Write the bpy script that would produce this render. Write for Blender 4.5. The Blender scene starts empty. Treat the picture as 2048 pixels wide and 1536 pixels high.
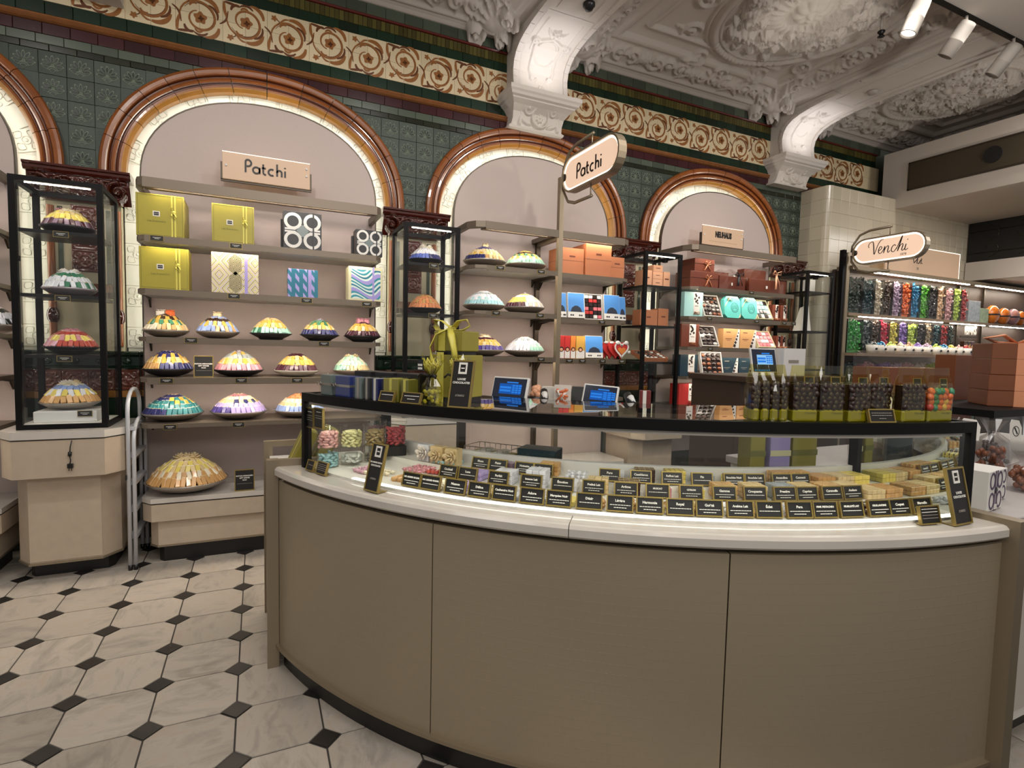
import bpy, math, random
import numpy as np
from mathutils import Matrix, Vector, Euler

SC = bpy.context.scene
COL = SC.collection
PI = math.pi
rnd = random.Random(7)

# ------------------------------------------------------------------ camera
cd = bpy.data.cameras.new('camera')
cam = bpy.data.objects.new('camera', cd)
COL.objects.link(cam)
cd.sensor_width = 36.0
cd.lens = 36.0 * 1088.91 / 2048.0
cd.clip_start = 0.05
cd.clip_end = 100
R_ = ((0.90563181, -0.42348615, 0.02214713),
      (0.00672558, 0.06656276, 0.99775957),
      (0.42401154, 0.90345386, -0.06312955))
cam.matrix_world = Matrix(((R_[0][0], R_[1][0], -R_[2][0], 0.0),
                           (R_[0][1], R_[1][1], -R_[2][1], 0.0),
                           (R_[0][2], R_[1][2], -R_[2][2], 1.5),
                           (0, 0, 0, 1)))
SC.camera = cam

# ------------------------------------------------------------------ world, exposure
SC.view_settings.view_transform = 'Standard'
SC.view_settings.look = 'None'
SC.view_settings.gamma = 1.0
SC.view_settings.use_curve_mapping = False
SC.view_settings.exposure = 0.0
SC.cycles.transparent_max_bounces = 24
SC.cycles.max_bounces = 10
SC.cycles.sample_clamp_indirect = 6.0
wd = bpy.data.worlds.new('world')
SC.world = wd
wd.use_nodes = True
wd.node_tree.nodes['Background'].inputs[0].default_value = (1.0, 0.955, 0.92, 1)
wd.node_tree.nodes['Background'].inputs[1].default_value = 0.40


def srgb(h):
    h = h.lstrip('#')
    o = []
    for i in (0, 2, 4):
        c = int(h[i:i + 2], 16) / 255.0
        o.append(c / 12.92 if c <= 0.04045 else ((c + 0.055) / 1.055) ** 2.4)
    return (o[0], o[1], o[2], 1.0)


def area(name, loc, aim, sx, sy, power, col=(1, 0.955, 0.91)):
    l = bpy.data.lights.new(name, 'AREA')
    l.shape = 'RECTANGLE'
    l.size = sx
    l.size_y = sy
    l.energy = power
    l.color = col
    o = bpy.data.objects.new(name, l)
    COL.objects.link(o)
    o.location = loc
    o.rotation_euler = (Vector(aim) - Vector(loc)).to_track_quat('-Z', 'Y').to_euler()
    return o


def spot(name, loc, aim, power, ang, blend=0.6, rad=0.05, col=(1, 0.95, 0.88)):
    l = bpy.data.lights.new(name, 'SPOT')
    l.energy = power
    l.spot_size = math.radians(ang)
    l.spot_blend = blend
    l.shadow_soft_size = rad
    l.color = col
    o = bpy.data.objects.new(name, l)
    COL.objects.link(o)
    o.location = loc
    o.rotation_euler = (Vector(aim) - Vector(loc)).to_track_quat('-Z', 'Y').to_euler()
    return o


# added soft fill for floor, counter and ceiling; the shop's own uplights on the ribs
area('room_fill_light', (-1.2, 1.6, 4.2), (-1.2, 1.6, 0), 2.0, 2.0, 34)  # added overhead fill for even light, no such fitting in the shop
area('room_fill_light', (1.6, 0.2, 4.2), (1.6, 0.6, 0), 2.2, 1.6, 60)
area('room_fill_light', (4.2, 1.9, 4.2), (4.2, 1.9, 0), 2.4, 1.2, 44)
area('room_fill_light', (8.2, 2.6, 3.3), (8.2, 3.0, 0), 1.6, 1.2, 45)
spot('ceiling_fill_spot', (3.9, 0.4, 3.0), (3.9, 3.2, 4.6), 120, 120, 0.9, 0.08)  # added spot that brightens the plaster, no real lamp here
spot('ceiling_fill_spot', (0.6, 0.8, 3.0), (0.4, 4.0, 4.2), 60, 100, 0.9, 0.08)
area('front_fill_light', (0.4, -1.6, 3.2), (1.2, 2.0, 0.3), 2.2, 0.8, 44)  # added fill from behind the camera to lift the counter front
for sx_ in (2.39, 5.875):
    for dx_ in (-.15, .15):
        spot('rib_uplight', (sx_ + dx_, 4.36, 3.87), (sx_ + dx_ * .5, 4.5, 4.3), 4.2, 150, 1.0, 0.03, (1, 0.97, 1.0))
# track spots washing the shelves and arches
for wx_, wp_ in ((-1.9, 60), (-.2, 75), (1.2, 75), (2.6, 75), (4.2, 75), (5.3, 60), (7.4, 60)):
    spot('track_wall_spot', (wx_, 2.35, 4.1), (wx_ + .1, 4.7, 2.3), wp_, 95, 1.0, 0.07, (1, 0.95, 0.905))
spot('ceiling_rose_uplight', (4.3, 3.2, 3.2), (4.45, 3.4, 4.5), 34, 60, 0.9)
spot('ceiling_fill_spot', (7.0, 2.2, 3.2), (7.0, 3.6, 4.6), 34, 110, 0.9, 0.08)  # one more added spot brightening the right ceiling bay

# ------------------------------------------------------------------ materials
MATS = {}


def mk(name, hexc, rough=0.5, metal=0.0, var=0.0, vscale=30.0, bump=0.0, bscale=80.0, rand=0.0,
       emit=0.0, spec=0.5, emitc=None, coat=0.0, hex2=None):
    m = bpy.data.materials.new(name)
    m.use_nodes = True
    nt = m.node_tree
    b = nt.nodes['Principled BSDF']
    c = srgb(hexc)
    b.inputs['Base Color'].default_value = c
    b.inputs['Roughness'].default_value = rough
    b.inputs['Metallic'].default_value = metal
    b.inputs['Specular IOR Level'].default_value = spec
    b.inputs['Coat Weight'].default_value = coat
    b.inputs['Coat Roughness'].default_value = 0.08
    m.diffuse_color = c
    if emit:
        b.inputs['Emission Color'].default_value = srgb(emitc or hexc)
        b.inputs['Emission Strength'].default_value = emit
    L = nt.links.new
    sock = None
    if var:
        tc = nt.nodes.new('ShaderNodeTexCoord')
        nz = nt.nodes.new('ShaderNodeTexNoise')
        nz.inputs['Scale'].default_value = vscale
        nz.inputs['Detail'].default_value = 4
        L(tc.outputs['Object'], nz.inputs['Vector'])
        mx = nt.nodes.new('ShaderNodeMix')
        mx.data_type = 'RGBA'
        L(nz.outputs['Fac'], mx.inputs['Factor'])
        c2 = srgb(hex2) if hex2 else tuple(min(1, x * (1 + var)) for x in c[:3]) + (1,)
        mx.inputs['A'].default_value = tuple(max(0, x * (1 - var)) for x in c[:3]) + (1,) if not hex2 else c
        mx.inputs['B'].default_value = c2
        sock = mx.outputs['Result']
    if rand:
        oi = nt.nodes.new('ShaderNodeObjectInfo')
        mr = nt.nodes.new('ShaderNodeMapRange')
        mr.inputs['To Min'].default_value = 1 - rand
        mr.inputs['To Max'].default_value = 1 + rand
        L(oi.outputs['Random'], mr.inputs['Value'])
        hv = nt.nodes.new('ShaderNodeHueSaturation')
        hv.inputs['Color'].default_value = c
        L(mr.outputs['Result'], hv.inputs['Value'])
        if sock:
            L(sock, hv.inputs['Color'])
        sock = hv.outputs['Color']
    if sock:
        L(sock, b.inputs['Base Color'])
    if bump:
        tc = nt.nodes.new('ShaderNodeTexCoord')
        nz = nt.nodes.new('ShaderNodeTexNoise')
        nz.inputs['Scale'].default_value = bscale
        nz.inputs['Detail'].default_value = 3
        L(tc.outputs['Object'], nz.inputs['Vector'])
        bp = nt.nodes.new('ShaderNodeBump')
        bp.inputs['Strength'].default_value = bump
        bp.inputs['Distance'].default_value = 0.01
        L(nz.outputs['Fac'], bp.inputs['Height'])
        L(bp.outputs['Normal'], b.inputs['Normal'])
    MATS[name] = m
    return m


def glassmat(name, tint=(1, 1, 1), refl=0.06, edge=0.6, rough=0.0):
    """thin pane: lets light straight through, mirrors more at grazing angles"""
    m = bpy.data.materials.new(name)
    m.use_nodes = True
    nt = m.node_tree
    nt.nodes.clear()
    out = nt.nodes.new('ShaderNodeOutputMaterial')
    tr = nt.nodes.new('ShaderNodeBsdfTransparent')
    tr.inputs[0].default_value = (*tint, 1)
    gl = nt.nodes.new('ShaderNodeBsdfGlossy')
    gl.inputs['Roughness'].default_value = rough
    lw = nt.nodes.new('ShaderNodeLayerWeight')
    lw.inputs['Blend'].default_value = 0.5
    pw = nt.nodes.new('ShaderNodeMath')
    pw.operation = 'POWER'
    pw.inputs[1].default_value = 4.0
    mr = nt.nodes.new('ShaderNodeMapRange')
    mr.inputs['To Min'].default_value = refl
    mr.inputs['To Max'].default_value = edge
    mx = nt.nodes.new('ShaderNodeMixShader')
    L = nt.links.new
    L(lw.outputs['Facing'], pw.inputs[0])
    L(pw.outputs[0], mr.inputs['Value'])
    L(mr.outputs['Result'], mx.inputs['Fac'])
    L(tr.outputs[0], mx.inputs[1])
    L(gl.outputs[0], mx.inputs[2])
    L(mx.outputs[0], out.inputs['Surface'])
    MATS[name] = m
    return m


def ledmat(name, hexc, s):
    m = bpy.data.materials.new(name)
    m.use_nodes = True
    nt = m.node_tree
    nt.nodes.clear()
    out = nt.nodes.new('ShaderNodeOutputMaterial')
    e = nt.nodes.new('ShaderNodeEmission')
    e.inputs[0].default_value = srgb(hexc)
    e.inputs[1].default_value = s
    nt.links.new(e.outputs[0], out.inputs['Surface'])
    MATS[name] = m
    return m


# ------------------------------------------------------------------ mesh builder
class MB:
    def __init__(s):
        s.V, s.F, s.M, s.S = [], [], [], []
        s.T = None

    def add(s, vs, fs, m=0, smooth=False):
        n = len(s.V)
        if s.T is not None:
            vs = [tuple(s.T @ Vector(v)) for v in vs]
        s.V.extend([tuple(v) for v in vs])
        for f in fs:
            s.F.append([n + i for i in f])
            s.M.append(m)
            s.S.append(smooth)
        return s

    def box(s, x0, x1, y0, y1, z0, z1, m=0):
        v = [(x0, y0, z0), (x1, y0, z0), (x1, y1, z0), (x0, y1, z0), (x0, y0, z1), (x1, y0, z1), (x1, y1, z1), (x0, y1, z1)]
        return s.add(v, [(0, 3, 2, 1), (4, 5, 6, 7), (0, 1, 5, 4), (1, 2, 6, 5), (2, 3, 7, 6), (3, 0, 4, 7)], m)

    def cham(s, x0, x1, y0, y1, z0, z1, b, m=0):
        """box with chamfered edges"""
        V = []
        idx = {}
        for i, X in enumerate((x0, x1)):
            for j, Y in enumerate((y0, y1)):
                for k, Z in enumerate((z0, z1)):
                    dx, dy, dz = (b if i == 0 else -b), (b if j == 0 else -b), (b if k == 0 else -b)
                    for a, p in enumerate(((X, Y + dy, Z + dz), (X + dx, Y, Z + dz), (X + dx, Y + dy, Z))):
                        idx[(i, j, k, a)] = len(V)
                        V.append(p)
        F = []
        for i in (0, 1):
            F.append([idx[(i, j, k, 0)] for j, k in ((0, 0), (1, 0), (1, 1), (0, 1))][::(-1 if i == 0 else 1)])
            F.append([idx[(j, i, k, 1)] for j, k in ((0, 0), (1, 0), (1, 1), (0, 1))][::(1 if i == 0 else -1)])
            F.append([idx[(j, k, i, 2)] for j, k in ((0, 0), (1, 0), (1, 1), (0, 1))][::(-1 if i == 0 else 1)])
        for i in (0, 1):
            for j in (0, 1):
                F.append([idx[(i, j, 0, 0)], idx[(i, j, 1, 0)], idx[(i, j, 1, 1)], idx[(i, j, 0, 1)]])
                F.append([idx[(i, 0, j, 0)], idx[(i, 1, j, 0)], idx[(i, 1, j, 2)], idx[(i, 0, j, 2)]])
                F.append([idx[(0, i, j, 1)], idx[(1, i, j, 1)], idx[(1, i, j, 2)], idx[(0, i, j, 2)]])
                for k in (0, 1):
                    F.append([idx[(i, j, k, 0)], idx[(i, j, k, 1)], idx[(i, j, k, 2)]])
        return s.add(V, F, m)

    def prism(s, poly, a0, a1, axis='z', m=0, smooth=False, cap=True):
        """poly of 2-D points pushed along an axis: z: (x,y); y: (x,z); x: (y,z)"""
        n = len(poly)

        def P(p, a):
            return (p[0], p[1], a) if axis == 'z' else ((p[0], a, p[1]) if axis == 'y' else (a, p[0], p[1]))
        V = [P(p, a0) for p in poly] + [P(p, a1) for p in poly]
        s.add(V, [[i, (i + 1) % n, n + (i + 1) % n, n + i] for i in range(n)], m, smooth)
        if cap:
            s.add(V, [list(range(n))[::-1], list(range(n, 2 * n))], m)
        return s

    def lathe(s, prof, n=24, cx=0, cy=0, m=0, smooth=True, sx=1, sy=1, a0=0, a1=2 * PI):
        full = abs(a1 - a0 - 2 * PI) < 1e-6
        k = n if full else n + 1
        V = []
        for r, z in prof:
            for i in range(k):
                a = a0 + (a1 - a0) * i / n
                V.append((cx + r * sx * math.cos(a), cy + r * sy * math.sin(a), z))
        F = []
        for j in range(len(prof) - 1):
            for i in range(n):
                i2 = (i + 1) % k
                F.append([j * k + i, j * k + i2, (j + 1) * k + i2, (j + 1) * k + i])
        return s.add(V, F, m, smooth)

    def cyl(s, p0, p1, r, n=8, m=0, r1=None, smooth=True):
        return s.tube([p0, p1], r if r1 is None else (r, r1), n, m, smooth=smooth)

    def tube(s, path, r, n=6, m=0, closed=False, smooth=True, flat=1.0):
        P = [Vector(p) for p in path]
        k = len(P)
        V = []
        up = Vector((0, 0, 1))
        for i, p in enumerate(P):
            if closed:
                t = (P[(i + 1) % k] - P[i - 1])
            else:
                t = P[min(i + 1, k - 1)] - P[max(i - 1, 0)]
            t.normalize()
            a = t.cross(up)
            if a.length < 1e-3:
                a = t.cross(Vector((0, 1, 0)))
            a.normalize()
            b = a.cross(t)
            rr = r[min(i, len(r) - 1)] if isinstance(r, (tuple, list)) else r
            for j in range(n):
                an = 2 * PI * j / n
                V.append(p + a * (rr * math.cos(an)) + b * (rr * flat * math.sin(an)))
        F = []
        for i in range(k if closed else k - 1):
            i2 = (i + 1) % k
            for j in range(n):
                j2 = (j + 1) % n
                F.append([i * n + j, i * n + j2, i2 * n + j2, i2 * n + j])
        if not closed:
            F.append(list(range(n))[::-1])
            F.append([(k - 1) * n + j for j in range(n)])
        return s.add([tuple(v) for v in V], F, m, smooth)

    def ell(s, c, rx, ry, rz, n=8, k=5, m=0, rot=None):
        V = []
        for j in range(k + 1):
            ph = PI * j / k
            for i in range(n):
                a = 2 * PI * i / n
                v = Vector((rx * math.sin(ph) * math.cos(a), ry * math.sin(ph) * math.sin(a), rz * math.cos(ph)))
                if rot is not None:
                    v = rot @ v
                V.append(tuple(v + Vector(c)))
        F = []
        for j in range(k):
            for i in range(n):
                i2 = (i + 1) % n
                F.append([j * n + i, (j + 1) * n + i, (j + 1) * n + i2, j * n + i2])
        return s.add(V, F, m, True)

    def ribbon(s, pts, w, t=0.002, axis='y', m=0):
        """flat stroke: pts are 2-D centre points, w the width, pushed t along the axis"""
        n = len(pts)
        Lp, Rp = [], []
        for i in range(n):
            a = Vector(pts[max(i - 1, 0)])
            b = Vector(pts[min(i + 1, n - 1)])
            d = (b - a)
            if d.length < 1e-9:
                d = Vector((1, 0))
            d.normalize()
            nn = Vector((-d.y, d.x)) * (w[i] if isinstance(w, (list, tuple)) else w) / 2
            p = Vector(pts[i])
            Lp.append(p + nn)
            Rp.append(p - nn)
        for i in range(n - 1):
            s.prism([tuple(Lp[i]), tuple(Lp[i + 1]), tuple(Rp[i + 1]), tuple(Rp[i])], 0, t, axis, m)
        return s

    def mesh(s, name, mats):
        me = bpy.data.meshes.new(name)
        me.from_pydata(s.V, [], s.F)
        for m in (mats if isinstance(mats, (list, tuple)) else [mats]):
            me.materials.append(MATS[m] if isinstance(m, str) else m)
        if len(me.polygons) == len(s.F):
            me.polygons.foreach_set('material_index', s.M)
            me.polygons.foreach_set('use_smooth', s.S)
        me.update()
        return me

    def build(s, name, mats, parent=None, **kw):
        return put(name, s.mesh(name, mats), parent, **kw)


def put(name, me, parent=None, loc=None, rot=None, scale=None, mw=None, kind=None):
    o = bpy.data.objects.new(name, me)
    COL.objects.link(o)
    if parent is not None:
        o.parent = parent
    if mw is not None:
        o.matrix_basis = mw
    else:
        if loc is not None:
            o.location = loc
        if rot is not None:
            o.rotation_euler = rot
        if scale is not None:
            o.scale = scale
    if kind:
        o['kind'] = kind
    return o


USED = {}


def tag(o, label, cat=None, group=None, kind=None):
    o['label'] = label
    if cat:
        o['category'] = cat
    if group:
        o['group'] = group
    if kind:
        o['kind'] = kind
    return o


def thing(name, label, cat, loc=(0, 0, 0), rz=0.0, group=None):
    o = bpy.data.objects.new(name, None)
    COL.objects.link(o)
    o.location = loc
    o.rotation_euler = (0, 0, rz)
    o.empty_display_size = 0.05
    return tag(o, label, cat, group)


def struct(o, label):
    return tag(o, label, None, None, 'structure')


def arc(cx, cy, r, a0, a1, n):
    return [(cx + r * math.cos(math.radians(a0 + (a1 - a0) * i / n)), cy + r * math.sin(math.radians(a0 + (a1 - a0) * i / n))) for i in range(n + 1)]


def text(name, body, size, parent, loc, rot, mat, ext=0.0006, align='CENTER', sx=1.0, bold=0.0, space=1.0):
    cu = bpy.data.curves.new(name, 'FONT')
    cu.body = body
    cu.size = size
    cu.align_x = align
    cu.align_y = 'CENTER'
    cu.extrude = ext
    cu.resolution_u = 2
    cu.offset = bold
    cu.space_character = space
    cu.materials.append(MATS[mat])
    o = bpy.data.objects.new(name, cu)
    COL.objects.link(o)
    if parent is not None:
        o.parent = parent
    o.location = loc
    o.rotation_euler = rot
    o.scale = (sx, 1, 1)
    return o


# relief: a height field filled with soft bumps, ridges, scrolls and flowers
class HF:
    def __init__(s, w, h, res):
        s.nx, s.ny = int(w / res) + 1, int(h / res) + 1
        s.w, s.h = w, h
        s.X, s.Y = np.meshgrid(np.linspace(0, w, s.nx), np.linspace(0, h, s.ny))
        s.H = np.zeros_like(s.X)
        s.dx, s.dy = w / (s.nx - 1), h / (s.ny - 1)

    def dot(s, x, y, r, h, p=2.0, sx=1.0, sy=1.0, a=0.0):
        R = r * max(sx, sy) * 1.1
        i0, i1 = max(0, int((x - R) / s.dx)), min(s.nx, int((x + R) / s.dx) + 2)
        j0, j1 = max(0, int((y - R) / s.dy)), min(s.ny, int((y + R) / s.dy) + 2)
        if i1 <= i0 or j1 <= j0:
            return
        u, v = s.X[j0:j1, i0:i1] - x, s.Y[j0:j1, i0:i1] - y
        c, n = math.cos(a), math.sin(a)
        d = np.sqrt(((u * c + v * n) / (r * sx)) ** 2 + ((-u * n + v * c) / (r * sy)) ** 2)
        b = h * np.clip(1 - d ** p, 0, 1) ** 0.7
        s.H[j0:j1, i0:i1] = np.maximum(s.H[j0:j1, i0:i1], b)

    def path(s, pts, r, h):
        for i in range(len(pts) - 1):
            (x0, y0), (x1, y1) = pts[i], pts[i + 1]
            L = math.hypot(x1 - x0, y1 - y0)
            k = max(1, int(L / (0.6 * (r if not callable(r) else r(0.5)))))
            for q in range(k):
                f = q / k
                t = (i + f) / (len(pts) - 1)
                s.dot(x0 + (x1 - x0) * f, y0 + (y1 - y0) * f, r(t) if callable(r) else r, h)

    def scroll(s, x, y, R, a, turns=1.6, r=0.02, h=0.03, hand=1):
        n = 26
        P = []
        for i in range(n + 1):
            t = i / n
            rr = R * (1 - t) ** 1.1 + 0.004
            an = a + hand * turns * 2 * PI * t
            P.append((x + rr * math.cos(an), y + rr * math.sin(an)))
        s.path(P, lambda t: r * (1 - 0.55 * t), h)
        s.dot(P[-1][0], P[-1][1], r * 1.2, h * 1.2)

    def rose(s, x, y, R, h, n=6, a0=0.0):
        for i in range(n):
            a = a0 + 2 * PI * i / n
            s.dot(x + 0.55 * R * math.cos(a), y + 0.55 * R * math.sin(a), R * 0.5, h * 0.8, 2.0, 1.0, 0.72, a)
        s.dot(x, y, R * 0.34, h * 1.15)

    def leaf(s, x, y, a, L, w, h):
        for i in range(5):
            t = i / 4
            s.dot(x + L * t * math.cos(a), y + L * t * math.sin(a), w * (0.45 + 0.75 * math.sin(PI * min(1, t * 1.05 + 0.1))), h * (1 - 0.3 * t), 2.0, 1.25, 0.8, a)

    def build(s, name, fn, mat, parent=None, smooth=True, mask=None):
        """fn maps arrays (u, v, h) to xyz arrays"""
        x, y, z = fn(s.X, s.Y, s.H)
        V = np.stack([x.ravel(), y.ravel(), z.ravel()], 1)
        i = np.arange(s.nx * s.ny).reshape(s.ny, s.nx)
        F = np.stack([i[:-1, :-1].ravel(), i[:-1, 1:].ravel(), i[1:, 1:].ravel(), i[1:, :-1].ravel()], 1)
        if mask is not None:
            mk_ = mask(s.X, s.Y)
            keep = (mk_[:-1, :-1] & mk_[:-1, 1:] & mk_[1:, 1:] & mk_[1:, :-1]).ravel()
            F = F[keep]
        me = bpy.data.meshes.new(name)
        me.from_pydata(V.tolist(), [], F.tolist())
        me.materials.append(MATS[mat])
        me.polygons.foreach_set('use_smooth', [smooth] * len(me.polygons))
        me.update()
        return put(name, me, parent)
# ------------------------------------------------------------------ materials: setting
def marble_mat(name, c1, c2, c3, rough=0.22):
    m = bpy.data.materials.new(name)
    m.use_nodes = True
    nt = m.node_tree
    b = nt.nodes['Principled BSDF']
    L = nt.links.new
    tc = nt.nodes.new('ShaderNodeTexCoord')
    oi = nt.nodes.new('ShaderNodeObjectInfo')
    ad = nt.nodes.new('ShaderNodeVectorMath')
    ad.operation = 'MULTIPLY_ADD'
    cb = nt.nodes.new('ShaderNodeCombineXYZ')
    for k in range(3):
        L(oi.outputs['Random'], cb.inputs[k])
    L(cb.outputs[0], ad.inputs[0])
    ad.inputs[1].default_value = (37, 53, 91)
    L(tc.outputs['Object'], ad.inputs[2])
    mp = nt.nodes.new('ShaderNodeMapping')
    mp.inputs['Rotation'].default_value = (0, 0, 0.6)
    mp.inputs['Scale'].default_value = (1, 2.2, 1)
    L(ad.outputs[0], mp.inputs['Vector'])
    n1 = nt.nodes.new('ShaderNodeTexNoise')
    n1.inputs['Scale'].default_value = 5
    n1.inputs['Detail'].default_value = 8
    n1.inputs['Roughness'].default_value = 0.65
    n1.inputs['Distortion'].default_value = 0.8
    L(mp.outputs[0], n1.inputs['Vector'])
    rp = nt.nodes.new('ShaderNodeValToRGB')
    e = rp.color_ramp.elements
    e[0].position = 0.30
    e[0].color = srgb(c3)
    e[1].position = 0.52
    e[1].color = srgb(c1)
    x = e.new(0.75)
    x.color = srgb(c2)
    L(n1.outputs['Fac'], rp.inputs['Fac'])
    hv = nt.nodes.new('ShaderNodeHueSaturation')
    mr = nt.nodes.new('ShaderNodeMapRange')
    mr.inputs['To Min'].default_value = 0.82
    mr.inputs['To Max'].default_value = 1.1
    L(oi.outputs['Random'], mr.inputs['Value'])
    L(mr.outputs['Result'], hv.inputs['Value'])
    L(rp.outputs['Color'], hv.inputs['Color'])
    L(hv.outputs['Color'], b.inputs['Base Color'])
    b.inputs['Roughness'].default_value = rough
    MATS[name] = m


marble_mat('marble_floor', 'b0a79b', 'ad9c8b', '928a80', 0.4)
mk('floor_black', '24211f', 0.35, rand=0.3)
mk('grout_dark', '3b3733', 0.8)
mk('grout_green', '4c5146', 0.7)
mk('glaze_green', '0f2417', 0.22, rand=0.35, var=0.2, vscale=12)
mk('glaze_deep', '1c2014', 0.16, rand=0.3)
mk('glaze_grey', '454d41', 0.2, rand=0.22)
mk('glaze_maroon', '33151a', 0.18, rand=0.3, var=0.2, vscale=14)
mk('glaze_olive', '4a4420', 0.2, rand=0.4)
mk('glaze_red', '5c211b', 0.2, rand=0.25)
mk('glaze_fan', '363f36', 0.4, rand=0.16, bump=0.25, bscale=160, spec=.3)
mk('glaze_fan_dark', '161b17', 0.4, spec=.3)
mk('glaze_fan_rim', '707c6b', 0.4)
mk('glaze_gold', '7f5230', 0.2, var=0.25, vscale=20)
mk('glaze_amber', '7a4217', 0.3, rand=0.14, var=0.3, vscale=9, coat=0.2)
mk('glaze_amber_dark', '4e2310', 0.16, rand=0.15, coat=0.5)
mk('glaze_ochre', '875a20', 0.3, rand=0.14, var=0.22, vscale=8, coat=0.2)
mk('glaze_brown', '3f160d', 0.1, var=0.3, vscale=25, coat=0.8)
mk('glaze_brown_tile', '5a2a1c', 0.14, rand=0.15, coat=0.6)
mk('glaze_white', 'd0cfc2', 0.28, rand=0.05)
mk('glaze_cream', 'b7ad91', 0.25, rand=0.06)
mk('frieze_cream', 'c6b594', 0.35, rand=0.06)
mk('frieze_brown', '86552a', 0.28, var=0.3, vscale=40)
mk('frieze_dark', '5c341b', 0.28)
mk('plaster', 'b5aca3', 0.75)
mk('plaster_flat', 'c6beb5', 0.75)
mk('pier_tile', 'b8ad98', 0.2, rand=0.07)
mk('white_paint', 'bdb3a8', 0.6)
mk('olive_panel', '3d3322', 0.6)
mk('black_panel', '0c0b0b', 0.5)
mk('fabric_panel', 'b5a69f', 0.9, var=0.06, vscale=140, bump=0.12, bscale=420)
mk('bronze', '93856f', 0.42, 0.6)
mk('shelf_bronze', '74685a', 0.45, 0.5)
mk('bronze_dark', '4a4238', 0.4, 0.7)
mk('black_frame', '050505', 0.5, spec=0.2)
mk('dark_metal', '1c1b1b', 0.4, 0.5)
mk('wood_dark', '3a2a20', 0.5, var=0.2, vscale=10)
ledmat('led_halo', 'fffbec', 24.0)
ledmat('led_shelf', 'fff1dd', 55.0)
ledmat('led_case', 'fffbea', 34.0)
glassmat('glass', (0.97, 0.985, 0.975), 0.035, 0.5)
glassmat('glass_top', (0.35, 0.36, 0.35), 0.30, 0.9)
glassmat('film', (0.96, 0.96, 0.94), 0.06, 0.55, 0.08)
mk('mirror', 'e6ebe4', 0.02, 1.0)

# ------------------------------------------------------------------ floor
S_T, FX, FY = 0.31332, -0.08545, 3.34992
fl = struct(MB().box(-6, 12, -3, 4.9, -0.05, -0.003).build('floor', 'grout_dark'), 'floor of pale marble octagons with small black diamond insets')
h, c, g = S_T / 2, 0.058, 0.0016
b = 0.004


def octp(i):
    q = h - g - i
    e = q - c + i * 0.4
    return [(e, -q), (q, -e), (q, e), (e, q), (-e, q), (-q, e), (-q, -e), (-e, -q)]


def plate(poly_top, poly_bot, z1, z0):
    n = len(poly_top)
    mb = MB()
    mb.add([(x, y, z0) for x, y in poly_bot] + [(x, y, z1) for x, y in poly_top],
           [[i, (i + 1) % n, n + (i + 1) % n, n + i] for i in range(n)] + [list(range(n, 2 * n))])
    return mb


octm = plate(octp(0.0022), octp(0), 0.0, -0.01).mesh('marble_tile', 'marble_floor')
d_ = c - 0.0024
dia = [(d_, 0), (0, d_), (-d_, 0), (0, -d_)]
dim = plate([(x * .97, y * .97) for x, y in dia], dia, 0.0, -0.01).mesh('black_tile', 'floor_black')
for i in range(-9, 11):
    for j in range(-8, 5):
        x, y = FX + S_T * i, FY + S_T * j
        if y < 0.5 or y > 4.85:
            continue
        inside = math.hypot(x + h - 2.48, y + h - 3.44) < 2.1 and y < 4.0
        if x > 0.6 and y > 3.0 or x > 3.2:
            continue
        if not inside:
            put('marble_tile', octm, fl, (x + h, y + h, rnd.uniform(-.0008, .0008)), (0, 0, rnd.choice((0, PI / 2, PI, -PI / 2))))
            put('black_tile', dim, fl, (x, y, rnd.uniform(-.0008, .0008)))

# ------------------------------------------------------------------ back wall
YW = 4.80
BAYS = [-2.262, 0.085, 2.432, 4.779]
ZC, RXO, RZO, RXI, RZI = 2.68, 1.08, 0.905, 0.925, 0.745
PE = 2.0 / 2.15
X0, X1 = -2.75, 7.65
wb = MB()
wb.box(X0, 11.2, YW + 0.085, YW + 0.2, 0, 4.6)           # backing behind the recessed bays


def midz(x, xc):
    t = abs(x - xc) / 1.0
    return ZC + 0.825 * max(0, 1 - t ** 2.15) ** (1 / 2.15) if t < 1 else None


xs = sorted(set([X0, X1] + [bx + math.cos(PI * k / 24) * 0.9999 for bx in BAYS for k in range(25)]))
xs = [x for x in xs if X0 <= x <= X1]
for a_, b_ in zip(xs[:-1], xs[1:]):
    xm = (a_ + b_) / 2
    za = zb = 0.0
    for bx in BAYS:
        if abs(xm - bx) < 1.0:
            za = midz(a_, bx) or ZC
            zb = midz(b_, bx) or ZC
    wb.prism([(a_, za), (b_, zb), (b_, 4.36), (a_, 4.36)], YW + 0.006, YW + 0.09, 'y')
wall = struct(wb.build('wall_back', 'grout_green'), 'tiled back wall of arches, green faience and painted frieze')

TP = 0.1525


def tilemesh(name, w, hgt, mats, dep=0.008, gap=0.0012, bev=0.002):
    m = MB()
    m.cham(gap, w - gap, -dep, 0.01, gap, hgt - gap, bev)
    return m.mesh(name, mats)


def course(nm, hexmat, z0, z1, w, phase, x0=X0, x1=X1, dep=0.008, parent=None, brk=()):
    me = tilemesh(nm, w, z1 - z0, hexmat, dep)
    k = math.ceil((x0 - phase) / w)
    while phase + k * w < x1 - w * 0.5:
        x = phase + k * w
        if not any(a < x + w / 2 < b for a, b in brk):
            put(nm, me, parent or wall, (x, YW, z0))
        k += 1


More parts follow.
